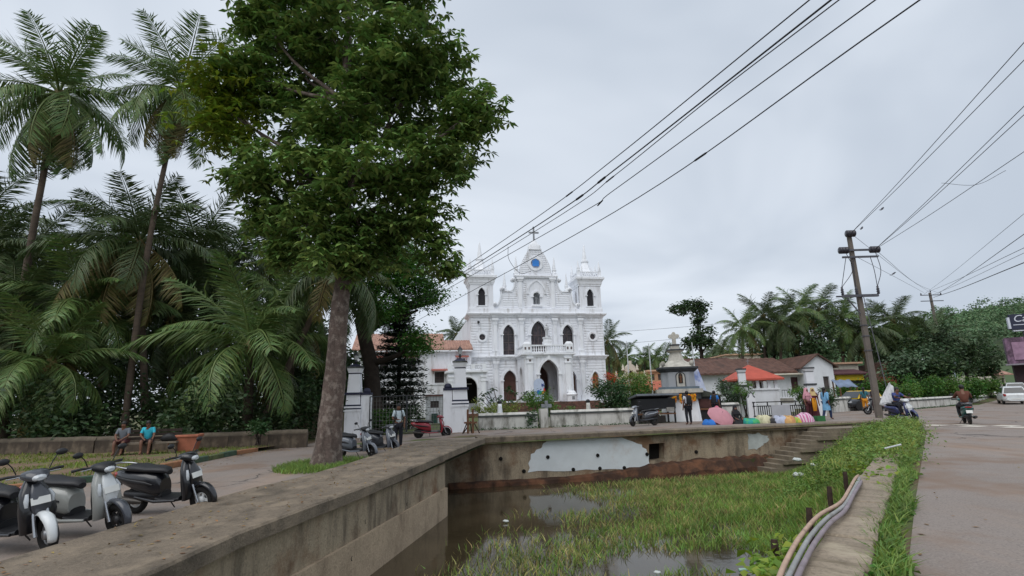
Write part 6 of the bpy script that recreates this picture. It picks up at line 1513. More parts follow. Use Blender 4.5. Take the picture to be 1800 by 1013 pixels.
for cx2, cy2, Yg, L, lab in ((1305, 578, 58, 3.4, 'windblown coconut palm left of the palm cluster above the red pavilion'), (1342, 556, 60, 4, 'coconut palm at the left of the cluster above the brown roof'), (1372, 566, 58, 4, 'coconut palm in the cluster above the brown roof'), (1403, 545, 60, 4.2, 'pale fronded coconut palm in the middle of the right cluster'), (1440, 545, 62, 4.2, 'tall coconut palm just left of the electric pole'), (1480, 560, 60, 4, 'coconut palm behind the electric pole crossarm'), (1570, 565, 62, 4.2, 'coconut palm right of the electric pole'), (1600, 600, 60, 3.8, 'coconut palm behind the brick house'), (1266, 625, 90, 4, 'small far coconut palm beyond the cream building'), (1068, 600, 80, 4.2, 'coconut palm peeping from behind the right church corner'), (802, 588, 92, 4.2, 'coconut palm rising behind the parish house roof'), (1640, 590, 58, 3.6, 'coconut palm below the far electric pole'), (1520, 580, 58, 4, 'coconut palm crown hidden behind the main pole')):
    palm_px(cx2, cy2, cx2 + rnd.uniform(-3, 6), 690, Yg, L, lab, z0=0, nf=22, tone='g' if rnd.random() < .5 else 'd', group='coconut palms beyond the road', wind=.2, low=-60)
for k, (cx2, cy2, rx, rz, Yg, lab) in enumerate(((1360, 600, 36, 34, 62, 'dark tree in the cluster above the red pavilion'), (1400, 590, 34, 40, 60, 'dark leafy tree behind the brown tiled roof'), (1440, 600, 30, 38, 56, 'dark tree overhanging the white gable'), (1500, 600, 40, 36, 60, 'dark tree left of the electric pole base'), (1560, 600, 42, 40, 62, 'dark leafy tree right of the electric pole'), (1610, 615, 40, 36, 58, 'dark leafy tree in front of the hill near the far pole'), (1655, 610, 38, 40, 56, 'dark leafy tree beyond the brown shirted rider'), (1700, 630, 36, 34, 58, 'dark tree before the hill right of the rider'), (1735, 640, 26, 30, 62, 'dark tree left of the white cars'), (1590, 640, 30, 22, 52, 'leafy tree over the roadside wall near the parked motorbike'), (1650, 650, 34, 20, 52, 'low leafy tree behind the roadside wall'))):
    ftree(cx2, cy2, rx, rz, Yg, lab, (m_fardk, m_dark, m_dark)[k % 3], group='trees beyond the road')
for k, (px, pyc, rx, rz, Y, lab) in enumerate(((1585, 690, 26, 14, 47, 'bright green bush behind the parked motorbike'), (1620, 684, 28, 20, 48, 'large bright green bush behind the roadside wall'), (1660, 682, 28, 18, 49, 'bright green bush left of the rider'), (1700, 685, 24, 15, 50, 'bright green bush right of the rider'), (1735, 680, 18, 14, 54, 'bright green bush at the end of the roadside wall'), (1545, 690, 20, 18, 46, 'green bush behind the white cloth sign'), (1500, 692, 20, 14, 47, 'green bush behind the taxi'))):
    shrub(px, pyc, rx, rz, Y, lab, (m_bush, m_fern)[k % 2], 80, .2, .28)
# --- hills and far woods
def ridge(px): return np.interp(px, [1040, 1180, 1300, 1420, 1540, 1600, 1640, 1690, 1740, 1800, 1900, 2100, 2600], [640, 636, 628, 612, 585, 565, 553, 541, 533, 524, 515, 512, 540])
YH = 230.0
vs = []; cols = 40; xs_ = np.linspace(1000, 2600, cols)
for i, px in enumerate(xs_):
    top_ = aty(px, ridge(px) + 8, YH)
    for j in range(6): t = j / 5; vs.append((top_.x * (.42 + .58 * t), 90 + (YH - 90) * t, max(0, top_.z) * t ** 1.25 - .2))
    vs.append((top_.x * 1.3, YH * 1.6, 0))
tag(MB().add(vs, [(i * 7 + j, i * 7 + j + 1, i * 7 + 8 + j, i * 7 + 7 + j) for i in range(cols - 1) for j in range(6)], True).build('hill', M('hill_soil', '3a4a28', .95, .3, .05)), kind='structure')
es = []
for k in range(520):
    px = rng.uniform(1010, 2050); t = rng.uniform(.15, 1.0) ** .6; top_ = aty(px, ridge(px) + 8, YH); z = max(0, top_.z) * t ** 1.25
    r = rng.uniform(2.2, 4.6); es.append(((top_.x * (.42 + .58 * t), 90 + (YH - 90) * t, z + r * .45), (r, r, r * .75)))
o = crown_mesh(es, 5200, 18, .75, .85, m_hill, None, 'hill_forest', .3, .75, up=.3); tag(o, 'forest covering the hill beyond the village', 'forest', kind='stuff')
es = []
for k in range(90):
    px = rng.uniform(1050, 1300); Yg = rng.uniform(110, 140); p = aty(px, rng.uniform(632, 660), Yg); es.append(((p.x, Yg, max(1, p.z - 1.5)), (2.6, 2.6, 2.4)))
o = crown_mesh(es, 900, 18, .6, .7, m_fardk, None, 'far_wood', .3, .6, up=.3); tag(o, 'far wood on the horizon between church and red pavilion', 'wood', kind='stuff')
for cx2, cy2, w_ in ((1085, 634, 'nearest the church corner'), (1100, 628, 'just behind the leftmost flag pole'), (1133, 630, 'left of the second flag pole'), (1152, 630, 'right of the second flag pole'), (1167, 632, 'left of the shrine cross'), (1205, 628, 'right of the shrine cross'), (1270, 612, 'left of the windblown palm'), (1253, 622, 'right of the slender tree')):
    palm_px(cx2, cy2, cx2, 690, 110, 4.5, 'small distant coconut palm on the tree line ' + w_, z0=0, nf=14, group='distant palms on the tree line', low=-50)

# ------------------------------------------------------------------ garden wall, bench, planter on the left
m_gwall = M('garden_wall', '4a4036', .95, .25, 2, .5, 12, spots='6d6152', spamt=.4, spscale=1.5, dirt='2b2722', damt=.5)
gw = [atz(x, y, -.2) for x, y in ((-120, 806), (0, 800), (170, 797), (330, 791), (540, 782))]
GW = empty('garden_wall', gw[0], 0, 'low dark stone wall with rounded top behind the grass verge', 'wall')
for a, b in zip(gw, gw[1:]):
    d = b - a; L_ = d.length; n = max(2, int(L_ / 1.4)); an = math.atan2(d.y, d.x)
    for k in range(n):
        p = a + d * (k / n) - gw[0]; w = L_ / n
        o = MB().box(.006, w - .006, -.2, .2, -.25, .5 + rnd.uniform(-.02, .02)).build('wall_stone', m_gwall, GW, p, (0, 0, an)); 
        MB().tube([(.004, 0, .5), (w * .5, 0, .515 + rnd.uniform(-.01, .01)), (w - .004, 0, .5)], .16, 8).build('wall_cap', M('wall_cap_stone', '5d5448', .95, .25, 3, .4, 15), GW, p, (0, 0, an))
bp = atz(262, 800, -.2); Bn = empty('stone_bench', bp + Vector((0, .3, 0)), R(12), 'stone bench with dark slatted back where two men sit', 'bench')
MB().box(-1.45, .8, -.22, .25, .40, .47).build('seat', M('bench_stone', '7a6f62', .9, .2, 3), Bn)
for x in (-1.25, -.3, .65): MB().box(x - .12, x + .12, -.18, .2, -.05, .40).build('leg', m_gwall, Bn)
for z in (.6, .74, .88): MB().box(-1.45, .8, .25, .31, z - .05, z + .05).build('back_slat', m_barkd, Bn)
for x in (-1.3, -.3, .7): MB().box(x - .04, x + .04, .311, .37, .3, .95).build('back_post', m_barkd, Bn)
m_ter = M('terracotta', 'a8674f', .85, .15, 3, .2, 20, dirt='5e4136', damt=.35, dscale=(2, 2, 1))
tp_ = atz(323, 795, -.2); Pl = empty('planter', tp_, R(18), 'large terracotta coloured rectangular planter beside the bench', 'planter'); s = tp_.y / FPX; w0, w1, hh = 18 * s, 22 * s, 29 * s
MB().prism([(-w0, -.35), (w0, -.35), (w0, .35), (-w0, .35)], 0, hh * .86, [(-w1, -.45), (w1, -.45), (w1, .45), (-w1, .45)]).build('pot', m_ter, Pl)
MB().box(-w1 - .05, w1 + .05, -.5, .5, hh * .86, hh).build('rim', m_ter, Pl, bevel=.02)
MB().box(-w1 + .1, w1 - .1, -.38, .38, hh + .001, hh + .02).build('soil', m_mud, Pl)
tag(MB().loft([(-.28, 0, .1, .02, .02), (-.2, 0, .13, .11, .12), (0, 0, .17, .15, .16), (.2, .02, .14, .12, .13), (.3, 0, .08, .03, .03)], 10, 2.2).build('black_bag', M('bag_black', '1a1a1c', .6, .3, 6, .4, 10), None, bp + Vector((.45, .36, .45)), (0, 0, R(12))), 'dark bag lying on the bench beside the man in turquoise', 'bag')

# ------------------------------------------------------------------ scooters
m_tyre = M('tyre', '171616', .9, .2, 8, spots='3b322a', spamt=.35, spscale=5); m_rim = M('rim', '8d8f92', .4, .1, metal=.6); m_rimd = M('rim_dark', '3a3a3c', .5, .1, metal=.3)
m_seat = M('seat_vinyl', '1c1c1f', .5, .15, 6, .15, 60); m_plast = M('black_plastic', '1b1c1f', .45, .15, 4); m_lens = M('headlight_lens', 'b9bec2', .1, .1, coat=.6)
m_tail = M('tail_lens', '8f1410', .25, .1, coat=.5); m_amber = M('amber_lens', 'c2581a', .3, .1); m_plate = M('number_plate', 'd5d6d2', .5, .06); m_chrome = M('chrome', 'a9abae', .25, .05, metal=.9); m_mir = M('mirror_glass', '6e757c', .08, .05, metal=.8)
m_exh = M('exhaust', '4a4744', .45, .2, metal=.6)
def paint(name, c, rough=.3): return M('paint_' + name, c, rough, .06, 2, coat=.5, dirt='6d6155', damt=.22, dscale=(3, 3, 2))
def scooter(loc, rz, body, apron, label, rim=None, lean=8, steer=12, group='parked scooters', front=None, rack=True, style=0, cat='scooter', name='scooter', fender=None):
    """x forward; axle distance 1.26 m; front wheel at x = +0.63"""
    rim = rim or m_rim; front = front or apron; fender = fender or body
    T = empty(name, loc, rz, label, cat, group); T.rotation_euler = (R(lean), 0, rz)
    def P(mb, n, m, par=None): return mb.build(n, m, par or T)
    def wheel(x, y, rr, a=0):
        w = empty('wheel', (x, y, rr), a); w.parent = T
        P(MB().torus((0, 0, 0), rr - .055, .055, 24, 8), 'tyre', m_tyre, w)
        mb = MB(); mb.torus((0, 0, 0), rr - .115, .018, 24, 6); mb.lathe([(.06, -.05), (.06, .05)], (0, 0, 0), 12, axis='y')
        for k in range(5):
            b = 2 * math.pi * k / 5; mb.obox((math.cos(b) * (rr - .11) / 2, 0, math.sin(b) * (rr - .11) / 2), (rr - .13, .03, .045), (0, -b, 0))
        P(mb, 'rim', rim, w); P(MB().lathe([(.1, .03), (.1, .04), (.03, .045)], (0, 0, 0), 14, axis='y'), 'brake_disc', m_exh, w)
    st = R(steer)
    wheel(.63, 0, .235, st); wheel(-.63, 0, .225)
    # rear body: tapering cowl from footboard to tail, tail rising
    P(MB().loft([(-.96, 0, .70, .05, .04, 2.2), (-.90, 0, .67, .12, .075, 2.4), (-.74, 0, .62, .165, .12, 2.8), (-.52, 0, .575, .185, .165, 3), (-.30, 0, .54, .19, .19, 3), (-.14, 0, .50, .175, .19, 3), (-.06, 0, .45, .13, .15, 2.6)], 18), 'rear_body', body)
    for s_ in (-1, 1): P(MB().loft([(-.86, .155 * s_, .655, .012, .02), (-.6, .187 * s_, .60, .012, .035), (-.3, .19 * s_, .56, .012, .03), (-.16, .18 * s_, .53, .01, .012)], 8), 'side_strip', m_plast if style != 1 else m_chrome)
    P(MB().loft([(-.82, 0, .345, .06, .05), (-.55, 0, .32, .11, .09), (-.25, 0, .33, .13, .10), (-.05, 0, .33, .12, .07)], 12), 'engine_cover', m_plast)
    P(MB().loft([(-.80, 0, .775, .10, .03, 2.4), (-.70, 0, .79, .15, .05, 2.8), (-.50, 0, .785, .165, .055, 2.8), (-.36, 0, .765, .155, .045, 2.8), (-.16, 0, .755, .14, .05, 2.6), (-.02, 0, .735, .1, .05, 2.4), (.03, 0, .70, .06, .04, 2.2)], 16), 'seat', m_seat)
    P(MB().loft([(-.14, 0, .285, .15, .035, 4), (.0, 0, .275, .19, .03, 4), (.2, 0, .275, .2, .03, 4), (.34, 0, .30, .19, .04, 4)], 14), 'footboard', m_plast)
    for s_ in (-1, 1): P(MB().tube([(-.5, .17 * s_, .33), (-.1, .21 * s_, .27), (.28, .2 * s_, .28)], [.02, .028, .02], 6), 'side_skirt', body)
    # leg shield / apron: sections going up
    sec = [(.26, 0, .40, .17, .05), (.36, 0, .44, .20, .055), (.50, 0, .455, .215, .06), (.64, 0, .43, .20, .065), (.76, 0, .39, .165, .07), (.86, 0, .36, .11, .06), (.92, 0, .345, .07, .045)]
    P(MB().loft(sec, 18, 3, 'zx'), 'front_apron', apron)
    mbv = MB().loft([(.36, 0, .385, .17, .03), (.55, 0, .385, .185, .03), (.74, 0, .345, .14, .03), (.86, 0, .32, .09, .025)], 14, 3.5, 'zx'); P(mbv, 'inner_shield', m_plast)
    # nose piece in contrasting paint with indicators
    P(MB().loft([(.46, 0, .505, .08, .03), (.58, 0, .515, .12, .035), (.70, 0, .495, .115, .04), (.80, 0, .455, .085, .04), (.86, 0, .42, .05, .03)], 14, 2.4, 'zx'), 'nose_panel', front)
    for s_ in (-1, 1): P(MB().loft([(.60, .15 * s_, .485, .02, .02), (.68, .15 * s_, .485, .03, .025), (.76, .125 * s_, .455, .018, .02)], 8, 2, 'zx'), 'indicator_light', m_lens)
    # steering: fork, fender, bars, headlamp cowl, mirrors
    S_ = empty('steering', (.45, 0, .62), st); S_.parent = T; ox = -.45; oz = -.62
    def Q(mb, n, m): mb.v = [(x + ox, y, z + oz) for x, y, z in mb.v]; return mb.build(n, m, S_)
    for s_ in (-1, 1): Q(MB().tube([(.50, .07 * s_, .55), (.63, .085 * s_, .235)], [.02, .024], 8), 'fork', m_chrome)
    n = 14; vs = []
    for i in range(n + 1):
        a = R(-12) + R(150) * i / n; w = .075 * (1 - .35 * abs(i / n - .5) * 2)
        for k, (rr, yy) in enumerate(((.255, -w), (.285, -w * .55), (.292, 0), (.285, w * .55), (.255, w))): vs.append((.63 + rr * math.cos(a), yy, .245 + rr * math.sin(a)))
    o = Q(MB().add(vs, [(i * 5 + k, i * 5 + k + 1, i * 5 + 6 + k, i * 5 + 5 + k) for i in range(n) for k in range(4)], True), 'front_fender', fender); o.modifiers.new('t', 'SOLIDIFY').thickness = .012
    Q(MB().tube([(.40, 0, .82), (.36, 0, .95)], .035, 8), 'steering_stem', m_plast)
    Q(MB().loft([(-.0 + .22, 0, .955, .05, .03), (.28, 0, .97, .13, .05), (.36, 0, .97, .155, .065), (.44, 0, .955, .13, .065), (.50, 0, .935, .085, .05), (.53, 0, .925, .04, .025)], 14, 2.4), 'handlebar_cowl', front if style != 2 else m_plast)
    Q(MB().loft([(.47, 0, .945, .09, .045), (.515, 0, .935, .075, .04), (.54, 0, .93, .04, .022)], 12, 2.2), 'headlight', m_lens)
    for s_ in (-1, 1):
        Q(MB().tube([(.33, .1 * s_, .97), (.28, .24 * s_, .985), (.24, .34 * s_, .975)], [.018, .017, .02], 8), 'handle_grip', m_seat)
        Q(MB().tube([(.36, .13 * s_, .97), (.34, .28 * s_, .965)], .008, 5), 'brake_lever', m_chrome)
        Q(MB().tube([(.30, .17 * s_, 1.0), (.31, .21 * s_, 1.1), (.31, .26 * s_, 1.17)], .007, 5), 'mirror_stem', m_plast)
        mm = Q(MB().ball((.315, .30 * s_, 1.19), .07, 10, .62, .35, 1.0), 'mirror', m_plast)
    Q(MB().obox((.545, 0, .66), (.012, .2, .09), (0, R(-16), 0)), 'number_plate', m_plate)
    P(MB().loft([(-.98, 0, .695, .07, .03), (-.93, 0, .69, .12, .04), (-.88, 0, .69, .12, .045)], 10, 2.6), 'tail_light', m_tail)
    P(MB().obox((-.98, 0, .52), (.012, .2, .12), (0, R(14), 0)), 'number_plate', m_plate)
    P(MB().loft([(-1.0, 0, .45, .05, .02), (-.9, 0, .53, .075, .025), (-.8, 0, .56, .08, .02)], 10), 'rear_mudguard', m_plast)
    if rack: P(MB().tube(spline([(-.66, .15, .80), (-.86, .14, .83), (-.99, .06, .85), (-.99, -.06, .85), (-.86, -.14, .83), (-.66, -.15, .80)], 4), .014, 6), 'grab_rail', m_chrome)
    P(MB().loft([(-.88, -.19, .32, .045, .045), (-.82, -.19, .31, .055, .055), (-.5, -.19, .27, .05, .05), (-.36, -.17, .25, .02, .02)], 10, 2), 'exhaust', m_exh)
    P(MB().tube([(-.15, .12, .27), (-.12, .27, .02)], .011, 5), 'side_stand', m_exh)
    return T
BLK, WHT, SIL, DGR, RED, GRY, BLU, TEA = paint('black', '15161b'), paint('white', 'cfd3d4'), paint('silver', '9a9c98'), paint('dark_grey', '3b3e45'), paint('red', '8c2230'), paint('grey', '6f747d'), paint('blue', '2a3160'), paint('teal', '1f6b68')
def sc_at(px, py, z, fwd): p = atz(px, py, z); return Vector((p.x, p.y, z)) - Vector((math.cos(fwd) * .63, math.sin(fwd) * .63, 0))
a = R(-12)
scooter(Vector((-.12, 0, 0)) + sc_at(368, 903, -.3, R(-8)), R(-8), BLK, BLK, 'black scooter with white front wheel parked farthest along the left coping', rim=M('rim_white', 'c9cccd', .4, .05), front=BLK, steer=-4)
scooter(Vector((-.12, 0, 0)) + sc_at(222, 942, -.3, R(-10)), R(-10), SIL, SIL, 'silver scooter with white front shield parked between two black scooters', front=WHT, steer=-10, style=2, rim=m_rimd, fender=DGR)
scooter(Vector((-.1, 0, 0)) + sc_at(98, 972, -.3, R(-16)), R(-16), BLK, BLK, 'black and white scooter parked at the lower left corner', front=DGR, steer=-14, style=1, fender=WHT)
scooter(sc_at(655, 806, -.3, R(-20)), R(-20), GRY, GRY, 'grey scooter parked right beside the big tree trunk', front=GRY, steer=-15, style=2, rim=m_rimd)
scooter(sc_at(697, 799, -.28, R(-30)), R(-30), DGR, GRY, 'dark grey scooter parked in front of the boy in white', front=DGR, steer=-18, rim=m_rimd)
scooter(sc_at(784, 769, -.14, R(8)), R(8), RED, RED, 'red scooter parked in front of the church gate', front=RED, steer=4, rim=m_rimd)
scooter(sc_at(1113, 750, 0, R(198)), R(198), DGR, GRY, 'dark blue grey scooter parked before the compound wall', front=GRY, steer=25, style=1, rim=m_rimd)
BS = scooter(sc_at(1610, 741, 0, R(-85)), R(-85), BLU, BLU, 'blue scooter parked beside the white cloth sign at the junction', front=WHT, steer=-8, rim=m_rimd)
p = atz(1712, 746, 0); RS = scooter(Vector((p.x, p.y + .3, 0)), R(58), TEA, TEA, 'teal scooter ridden away along the right road', steer=0, lean=0, group='scooters on the road', front=TEA, rim=m_rimd)
p = atz(1578, 730, 0); scooter(Vector((p.x, p.y + 1.5, 0)), R(150), BLK, BLK, 'black scooter half hidden behind the white cloth sign', front=DGR)

# ------------------------------------------------------------------ cars
m_cgl = M('car_glass', '20262b', .08, .2, 1, coat=.5)
def car(loc, rz, low, roof, label, rear_lit=False, name='car', cat='car', tall=1.5, L=3.9, plate=None, grp=None):
    T = empty(name, loc, rz, label, cat, grp); h = tall
    def P(mb, n, m, par=None, **k): return mb.build(n, m, par or T, **k)
    f = L / 2; w = .84
    P(MB().loft([(-f, 0, .62, .62, .16, 4), (-f + .06, 0, .62, .76, .30, 4.5), (-f + .3, 0, .60, .83, .36, 5), (-.6, 0, .58, w, .37, 5), (.5, 0, .57, w, .36, 5), (f - .75, 0, .56, .83, .33, 5), (f - .25, 0, .52, .78, .27, 4.5), (f - .05, 0, .49, .66, .2, 4), (f, 0, .48, .5, .12, 4)], 24), 'body', low)
    # greenhouse
    z0, z1 = .88, h; lo = [(-f + .25, .76), (.95, .76)]; 
    A = [(-f + .18, z0), (1.15, z0), (.42, z1 - .04), (.1, z1), (-f + .85, z1), (-f + .45, z1 - .06)]
    def side(x, z, s): t = (z - z0) / (z1 - z0); return (x, s * (.79 - .2 * t), z)
    n = len(A); vs = [side(x, z, -1) for x, z in A] + [side(x, z, 1) for x, z in A]
    P(MB().add(vs, [tuple(range(n)), tuple(range(n, 2 * n))[::-1]] + [(i, n + i, n + (i + 1) % n, (i + 1) % n) for i in range(n)]), 'cabin', low if roof is low else roof, bevel=.03)
    def quad(pts, nm, m, off): P(MB().add([tuple(Vector(p) + Vector(off)) for p in pts], [(0, 1, 2, 3)]), nm, m)
    ws = [side(1.08, z0 + .05, -.93), side(1.08, z0 + .05, .93), side(.45, z1 - .09, .9), side(.45, z1 - .09, -.9)]; quad(ws, 'windscreen', m_cgl, (.03, 0, .03))
    rs = [side(-f + .2, z0 + .08, .9), side(-f + .2, z0 + .08, -.9), side(-f + .43, z1 - .12, -.88), side(-f + .43, z1 - .12, .88)]; quad(rs, 'rear_window', m_cgl, (-.03, 0, .01))
    for s in (-1, 1):
        quad([side(.92, z0 + .06, s), side(.14, z0 + .06, s), side(.1, z1 - .1, s), side(.36, z1 - .12, s)], 'side_window', m_cgl, (0, .015 * s, 0)); quad([side(.06, z0 + .06, s), side(-f + .55, z0 + .08, s), side(-f + .85, z1 - .12, s), side(.03, z1 - .1, s)], 'side_window', m_cgl, (0, .015 * s, 0))
        P(MB().loft([(f - .28, .6 * s, .66, .12, .07), (f - .12, .58 * s, .64, .1, .06), (f - .03, .5 * s, .62, .05, .035)], 10), 'headlight', m_lens)
        P(MB().loft([(-f + .1, .68 * s, .78, .09, .12, 3), (-f - .0, .66 * s, .78, .08, .11, 3), (-f - .03, .64 * s, .78, .06, .08, 3)], 10), 'tail_light', m_tail)
        P(MB().ball((.82, .93 * s, 1.0), .1, 8, .7, .5, 1), 'wing_mirror', low)
        P(MB().box(.1, .25, s * .845 - .012, s * .845 + .012, .74, .765), 'door_handle', m_chrome)
        for x in (-1.2, 1.22):
            W_ = empty('wheel', (x, .74 * s, .3)); W_.parent = T
            P(MB().torus((0, 0, 0), .22, .085, 24, 8), 'tyre', m_tyre, W_); P(MB().lathe([(.05, .07 * s), (.15, .06 * s), (.18, .04 * s), (.18, -.04 * s)], (0, 0, 0), 14, axis='y'), 'rim', m_rim, W_)
            P(MB().lathe([(.33, -.05), (.33, .05)], (x, .775 * s, .33), 18, False, axis='y'), 'wheel_arch', m_plast)
    P(MB().box(f - .08, f + .02, -.45, .45, .52, .62), 'grille', m_plast, bevel=.02); P(MB().box(f - .03, f + .035, -.5, .5, .63, .655), 'grille_bar', m_chrome); P(MB().lathe([(.055, 0), (.055, .02)], (f + .03, 0, .64), 12, axis='x'), 'badge', m_chrome)
    P(MB().loft([(-f - .05, 0, .40, .5, .1, 4), (-f + .1, 0, .40, .72, .13, 4)], 14), 'rear_bumper', low if low is not BLK else m_plast); P(MB().loft([(f - .15, 0, .34, .72, .1, 4), (f + .05, 0, .34, .5, .08, 4)], 14), 'front_bumper', m_plast)
    P(MB().box(f + .055, f + .065, -.25, .25, .37, .47), 'number_plate', plate or m_plate); P(MB().box(-f - .065, -f - .055, -.25, .25, .42, .52), 'number_plate', plate or m_plate)
    return T
YEL = paint('yellow', 'c9a820'); m_yp = M('plate_yellow', 'c88a1a', .5, .05)
p = atz(1514, 722, 0); car((p.x + .3, p.y + .6, 0), R(203), paint('taxi_black', '14191d'), YEL, 'black taxi with yellow roof parked by the street wall', plate=m_yp)
p = atz(1796, 711, 0); car((p.x + .4, p.y + 1.2, H(p.x, p.y + 1.2)), R(55), WHT, WHT, 'white hatchback at the right edge seen from behind', grp='cars on the right road')
p = aty(1782, 680, 53); car((p.x, 53, H(p.x, 53)), R(52), paint('pearl', 'c3c6c6'), paint('pearl', 'c3c6c6'), 'farther white car with red tail lights before the hatchback', grp='cars on the right road')
# white truck cab among the trees, blue white boards
Yt = 54; a0 = aty(1609, 651, Yt); T = empty('truck', (a0.x, Yt, 0), 0, 'white truck cab parked among trees beyond the wall', 'truck'); zt = aty(1619, 630, Yt).z
MB().loft([(0, .6, zt - .75, .58, .75, 5), (1.4, .6, zt - .75, .58, .75, 5)], 16, axis='y').build('cab', WHT, T); MB().box(.12, 1.08, -.03, -.003, zt - .75, zt - .25).build('windscreen', m_cgl, T); MB().box(0, 1.2, .02, 3, .3, zt - 1.5).build('chassis', m_black, T)
for x in (.2, 1.0): MB().lathe([(.45, -.12), (.45, .12)], (x, .5, .42), 16, axis='x').build('wheel', m_tyre, T)
for k, (x0, x1, lab) in enumerate(((1657, 1667, 'left of two small pale blue boards among the trees'), (1672, 1681, 'right of two small pale blue boards among the trees'))):
    a, b = aty(x0, 641, 54), aty(x1, 634, 54); tag(MB().box(a.x, b.x, 54, 54.06, a.z, b.z).box(a.x + .2, a.x + .28, 54.061, 54.1, 0, b.z).build('sign_board', M('board_pale_blue', 'aebccb', .6, .08)), lab, 'sign', 'boards among the trees')
# white grave-like slabs behind the bushes
for k, (px, lab) in enumerate(((1727, 'left leaning pale slab behind the roadside wall'), (1741, 'right leaning pale slab behind the roadside wall'))):
    a = aty(px, 690, 57); tag(MB().obox((0, 0, 1.1), (.8, .25, 2.4), (0, R(8 - 12 * k), 0)).build('pale_slab', m_cream, None, (a.x, 57, .3)), lab, 'slab', 'pale slabs')
# cloth sign on a slanting post, green crate
sp_ = atz(1572, 738, 0); sY = sp_.y; T = empty('cloth_sign', (sp_.x, sY, 0), 0, 'white printed cloth sign hanging from a slanted white post at the junction', 'sign')
def sl(px, py): v = aty(px, py, sY); return (v.x - sp_.x, 0, v.z)
MB().tube([sl(1574, 742), sl(1563, 674)], .05, 7).build('post', m_pole, T); 
A, B_, C, D_ = sl(1561, 672), sl(1566, 680), sl(1572, 715), sl(1543, 711); vs = []
for i in range(9):
    for k in range(7): u, t = k / 6, i / 8; q0 = Vector(A).lerp(Vector(D_), t); q1 = Vector(B_).lerp(Vector(C), t); q = q0.lerp(q1, u); vs.append((q.x, -.12 + .07 * math.sin(u * 5 + t * 3), q.z - .12 * math.sin(u * 3.14) * t))
o = MB().add(vs, [(i * 7 + k, i * 7 + k + 1, i * 7 + 8 + k, i * 7 + 7 + k) for i in range(8) for k in range(6)], True).build('cloth', M('cloth_print', 'c9cacc', .85, .06, 3, dirt='6a6d78', damt=.45, dscale=(14, 14, 3)), T); o.modifiers.new('t', 'SOLIDIFY').thickness = .012

# ------------------------------------------------------------------ bundles of goods on the pavement
def bundle(px, py, w, h, col, label, lumps=4, col2=None, d=.5, stripes=False):
    p = atz(px, py, 0.0); s = p.y / FPX; m = M('cloth_' + col + (col2 or ''), col, .8, .12, 6, .5, 8, spots=col2, spamt=.45, spscale=3.5)
    if stripes:
        m = M('cloth_stripes', col, .8, .05, 6, .4, 8); nt = m.node_tree; wv_ = nt.nodes.new('ShaderNodeTexWave'); wv_.inputs['Scale'].default_value = 3.2; wv_.inputs['Distortion'].default_value = 2.5
        tc = nt.nodes.new('ShaderNodeTexCoord'); nt.links.new(tc.outputs['Object'], wv_.inputs['Vector']); r_ = nt.nodes.new('ShaderNodeValToRGB'); r_.color_ramp.elements[0].color = (*hx(col), 1); r_.color_ramp.elements[1].color = (*hx(col2), 1); r_.color_ramp.elements[0].position = .45; r_.color_ramp.elements[1].position = .55
        nt.links.new(wv_.outputs['Fac'], r_.inputs[0]); nt.links.new(r_.outputs[0], nt.nodes['Principled BSDF'].inputs['Base Color'])
    n, k_ = 22, 9; vs = []; W2, H2 = w * s / 2, h * s; ph = rnd.uniform(0, 6)
    for i in range(k_):
        t = i / (k_ - 1)
        for j in range(n):
            a = 2 * math.pi * j / n; rr = math.cos(t * math.pi / 2) ** .55 * (1 + .12 * math.sin(3 * a + ph) + .07 * math.sin(7 * a + ph * 2 + 4 * t)); zz_ = H2 * math.sin(t * math.pi / 2) * (1 + .2 * math.sin(2 * a + ph) * t * (1 - t) * 3 + .12 * math.cos(a * lumps + ph))
            vs.append((W2 * rr * math.cos(a), d * rr * math.sin(a), max(0.004, zz_)))
    o = MB().add(vs, [(i * n + j, i * n + (j + 1) % n, (i + 1) * n + (j + 1) % n, (i + 1) * n + j) for i in range(k_ - 1) for j in range(n)] + [tuple(range((k_ - 1) * n, k_ * n))], True).build('cloth_bundle', m, None, (p.x, p.y, .006))
    return tag(o, label, 'bundle', 'bundles on the pavement')
bundle(1246, 747, 20, 8, '2a6fc0', 'bright blue plastic bundle left of the pink umbrella')
bundle(1318, 745, 28, 8, '1f8f86', 'teal and green cloth bundle right of the woman in black', col2='4ba55a')
bundle(1342, 744, 26, 12, 'c9c4a2', 'cream cloth bundle behind the teal one', col2='b0a888')
bundle(1357, 744, 12, 7, '2c2a2e', 'small black bundle right of the cream one')
bundle(1371, 744, 20, 11, 'a9aec0', 'pale grey lilac bundle below the grey board')
bundle(1385, 744, 18, 11, 'c9a066', 'orange beige bundle in the middle of the row', col2='b8855a')
bundle(1396, 743, 16, 8, '8fae4a', 'yellow green bundle left of the striped one', col2='c9b04a')
bundle(1415, 742, 30, 14, 'c56a9a', 'large pink and white striped bundle', col2='d6c3cf', stripes=True)
p = atz(1441, 741, 0); T = empty('green_crate', (p.x, p.y, 0), R(8), 'small green plastic crate right of the striped bundle', 'crate'); m_gc = M('crate_green', '2f6b3c', .6, .12)
for a in ((-.22, .22, -.16, -.13), (-.22, .22, .13, .16), (-.22, -.19, -.129, .129), (.19, .22, -.129, .129)): MB().box(*a, .01, .27).build('side', m_gc, T)
MB().box(-.22, .22, -.16, .16, 0, .009).build('bottom', m_gc, T)
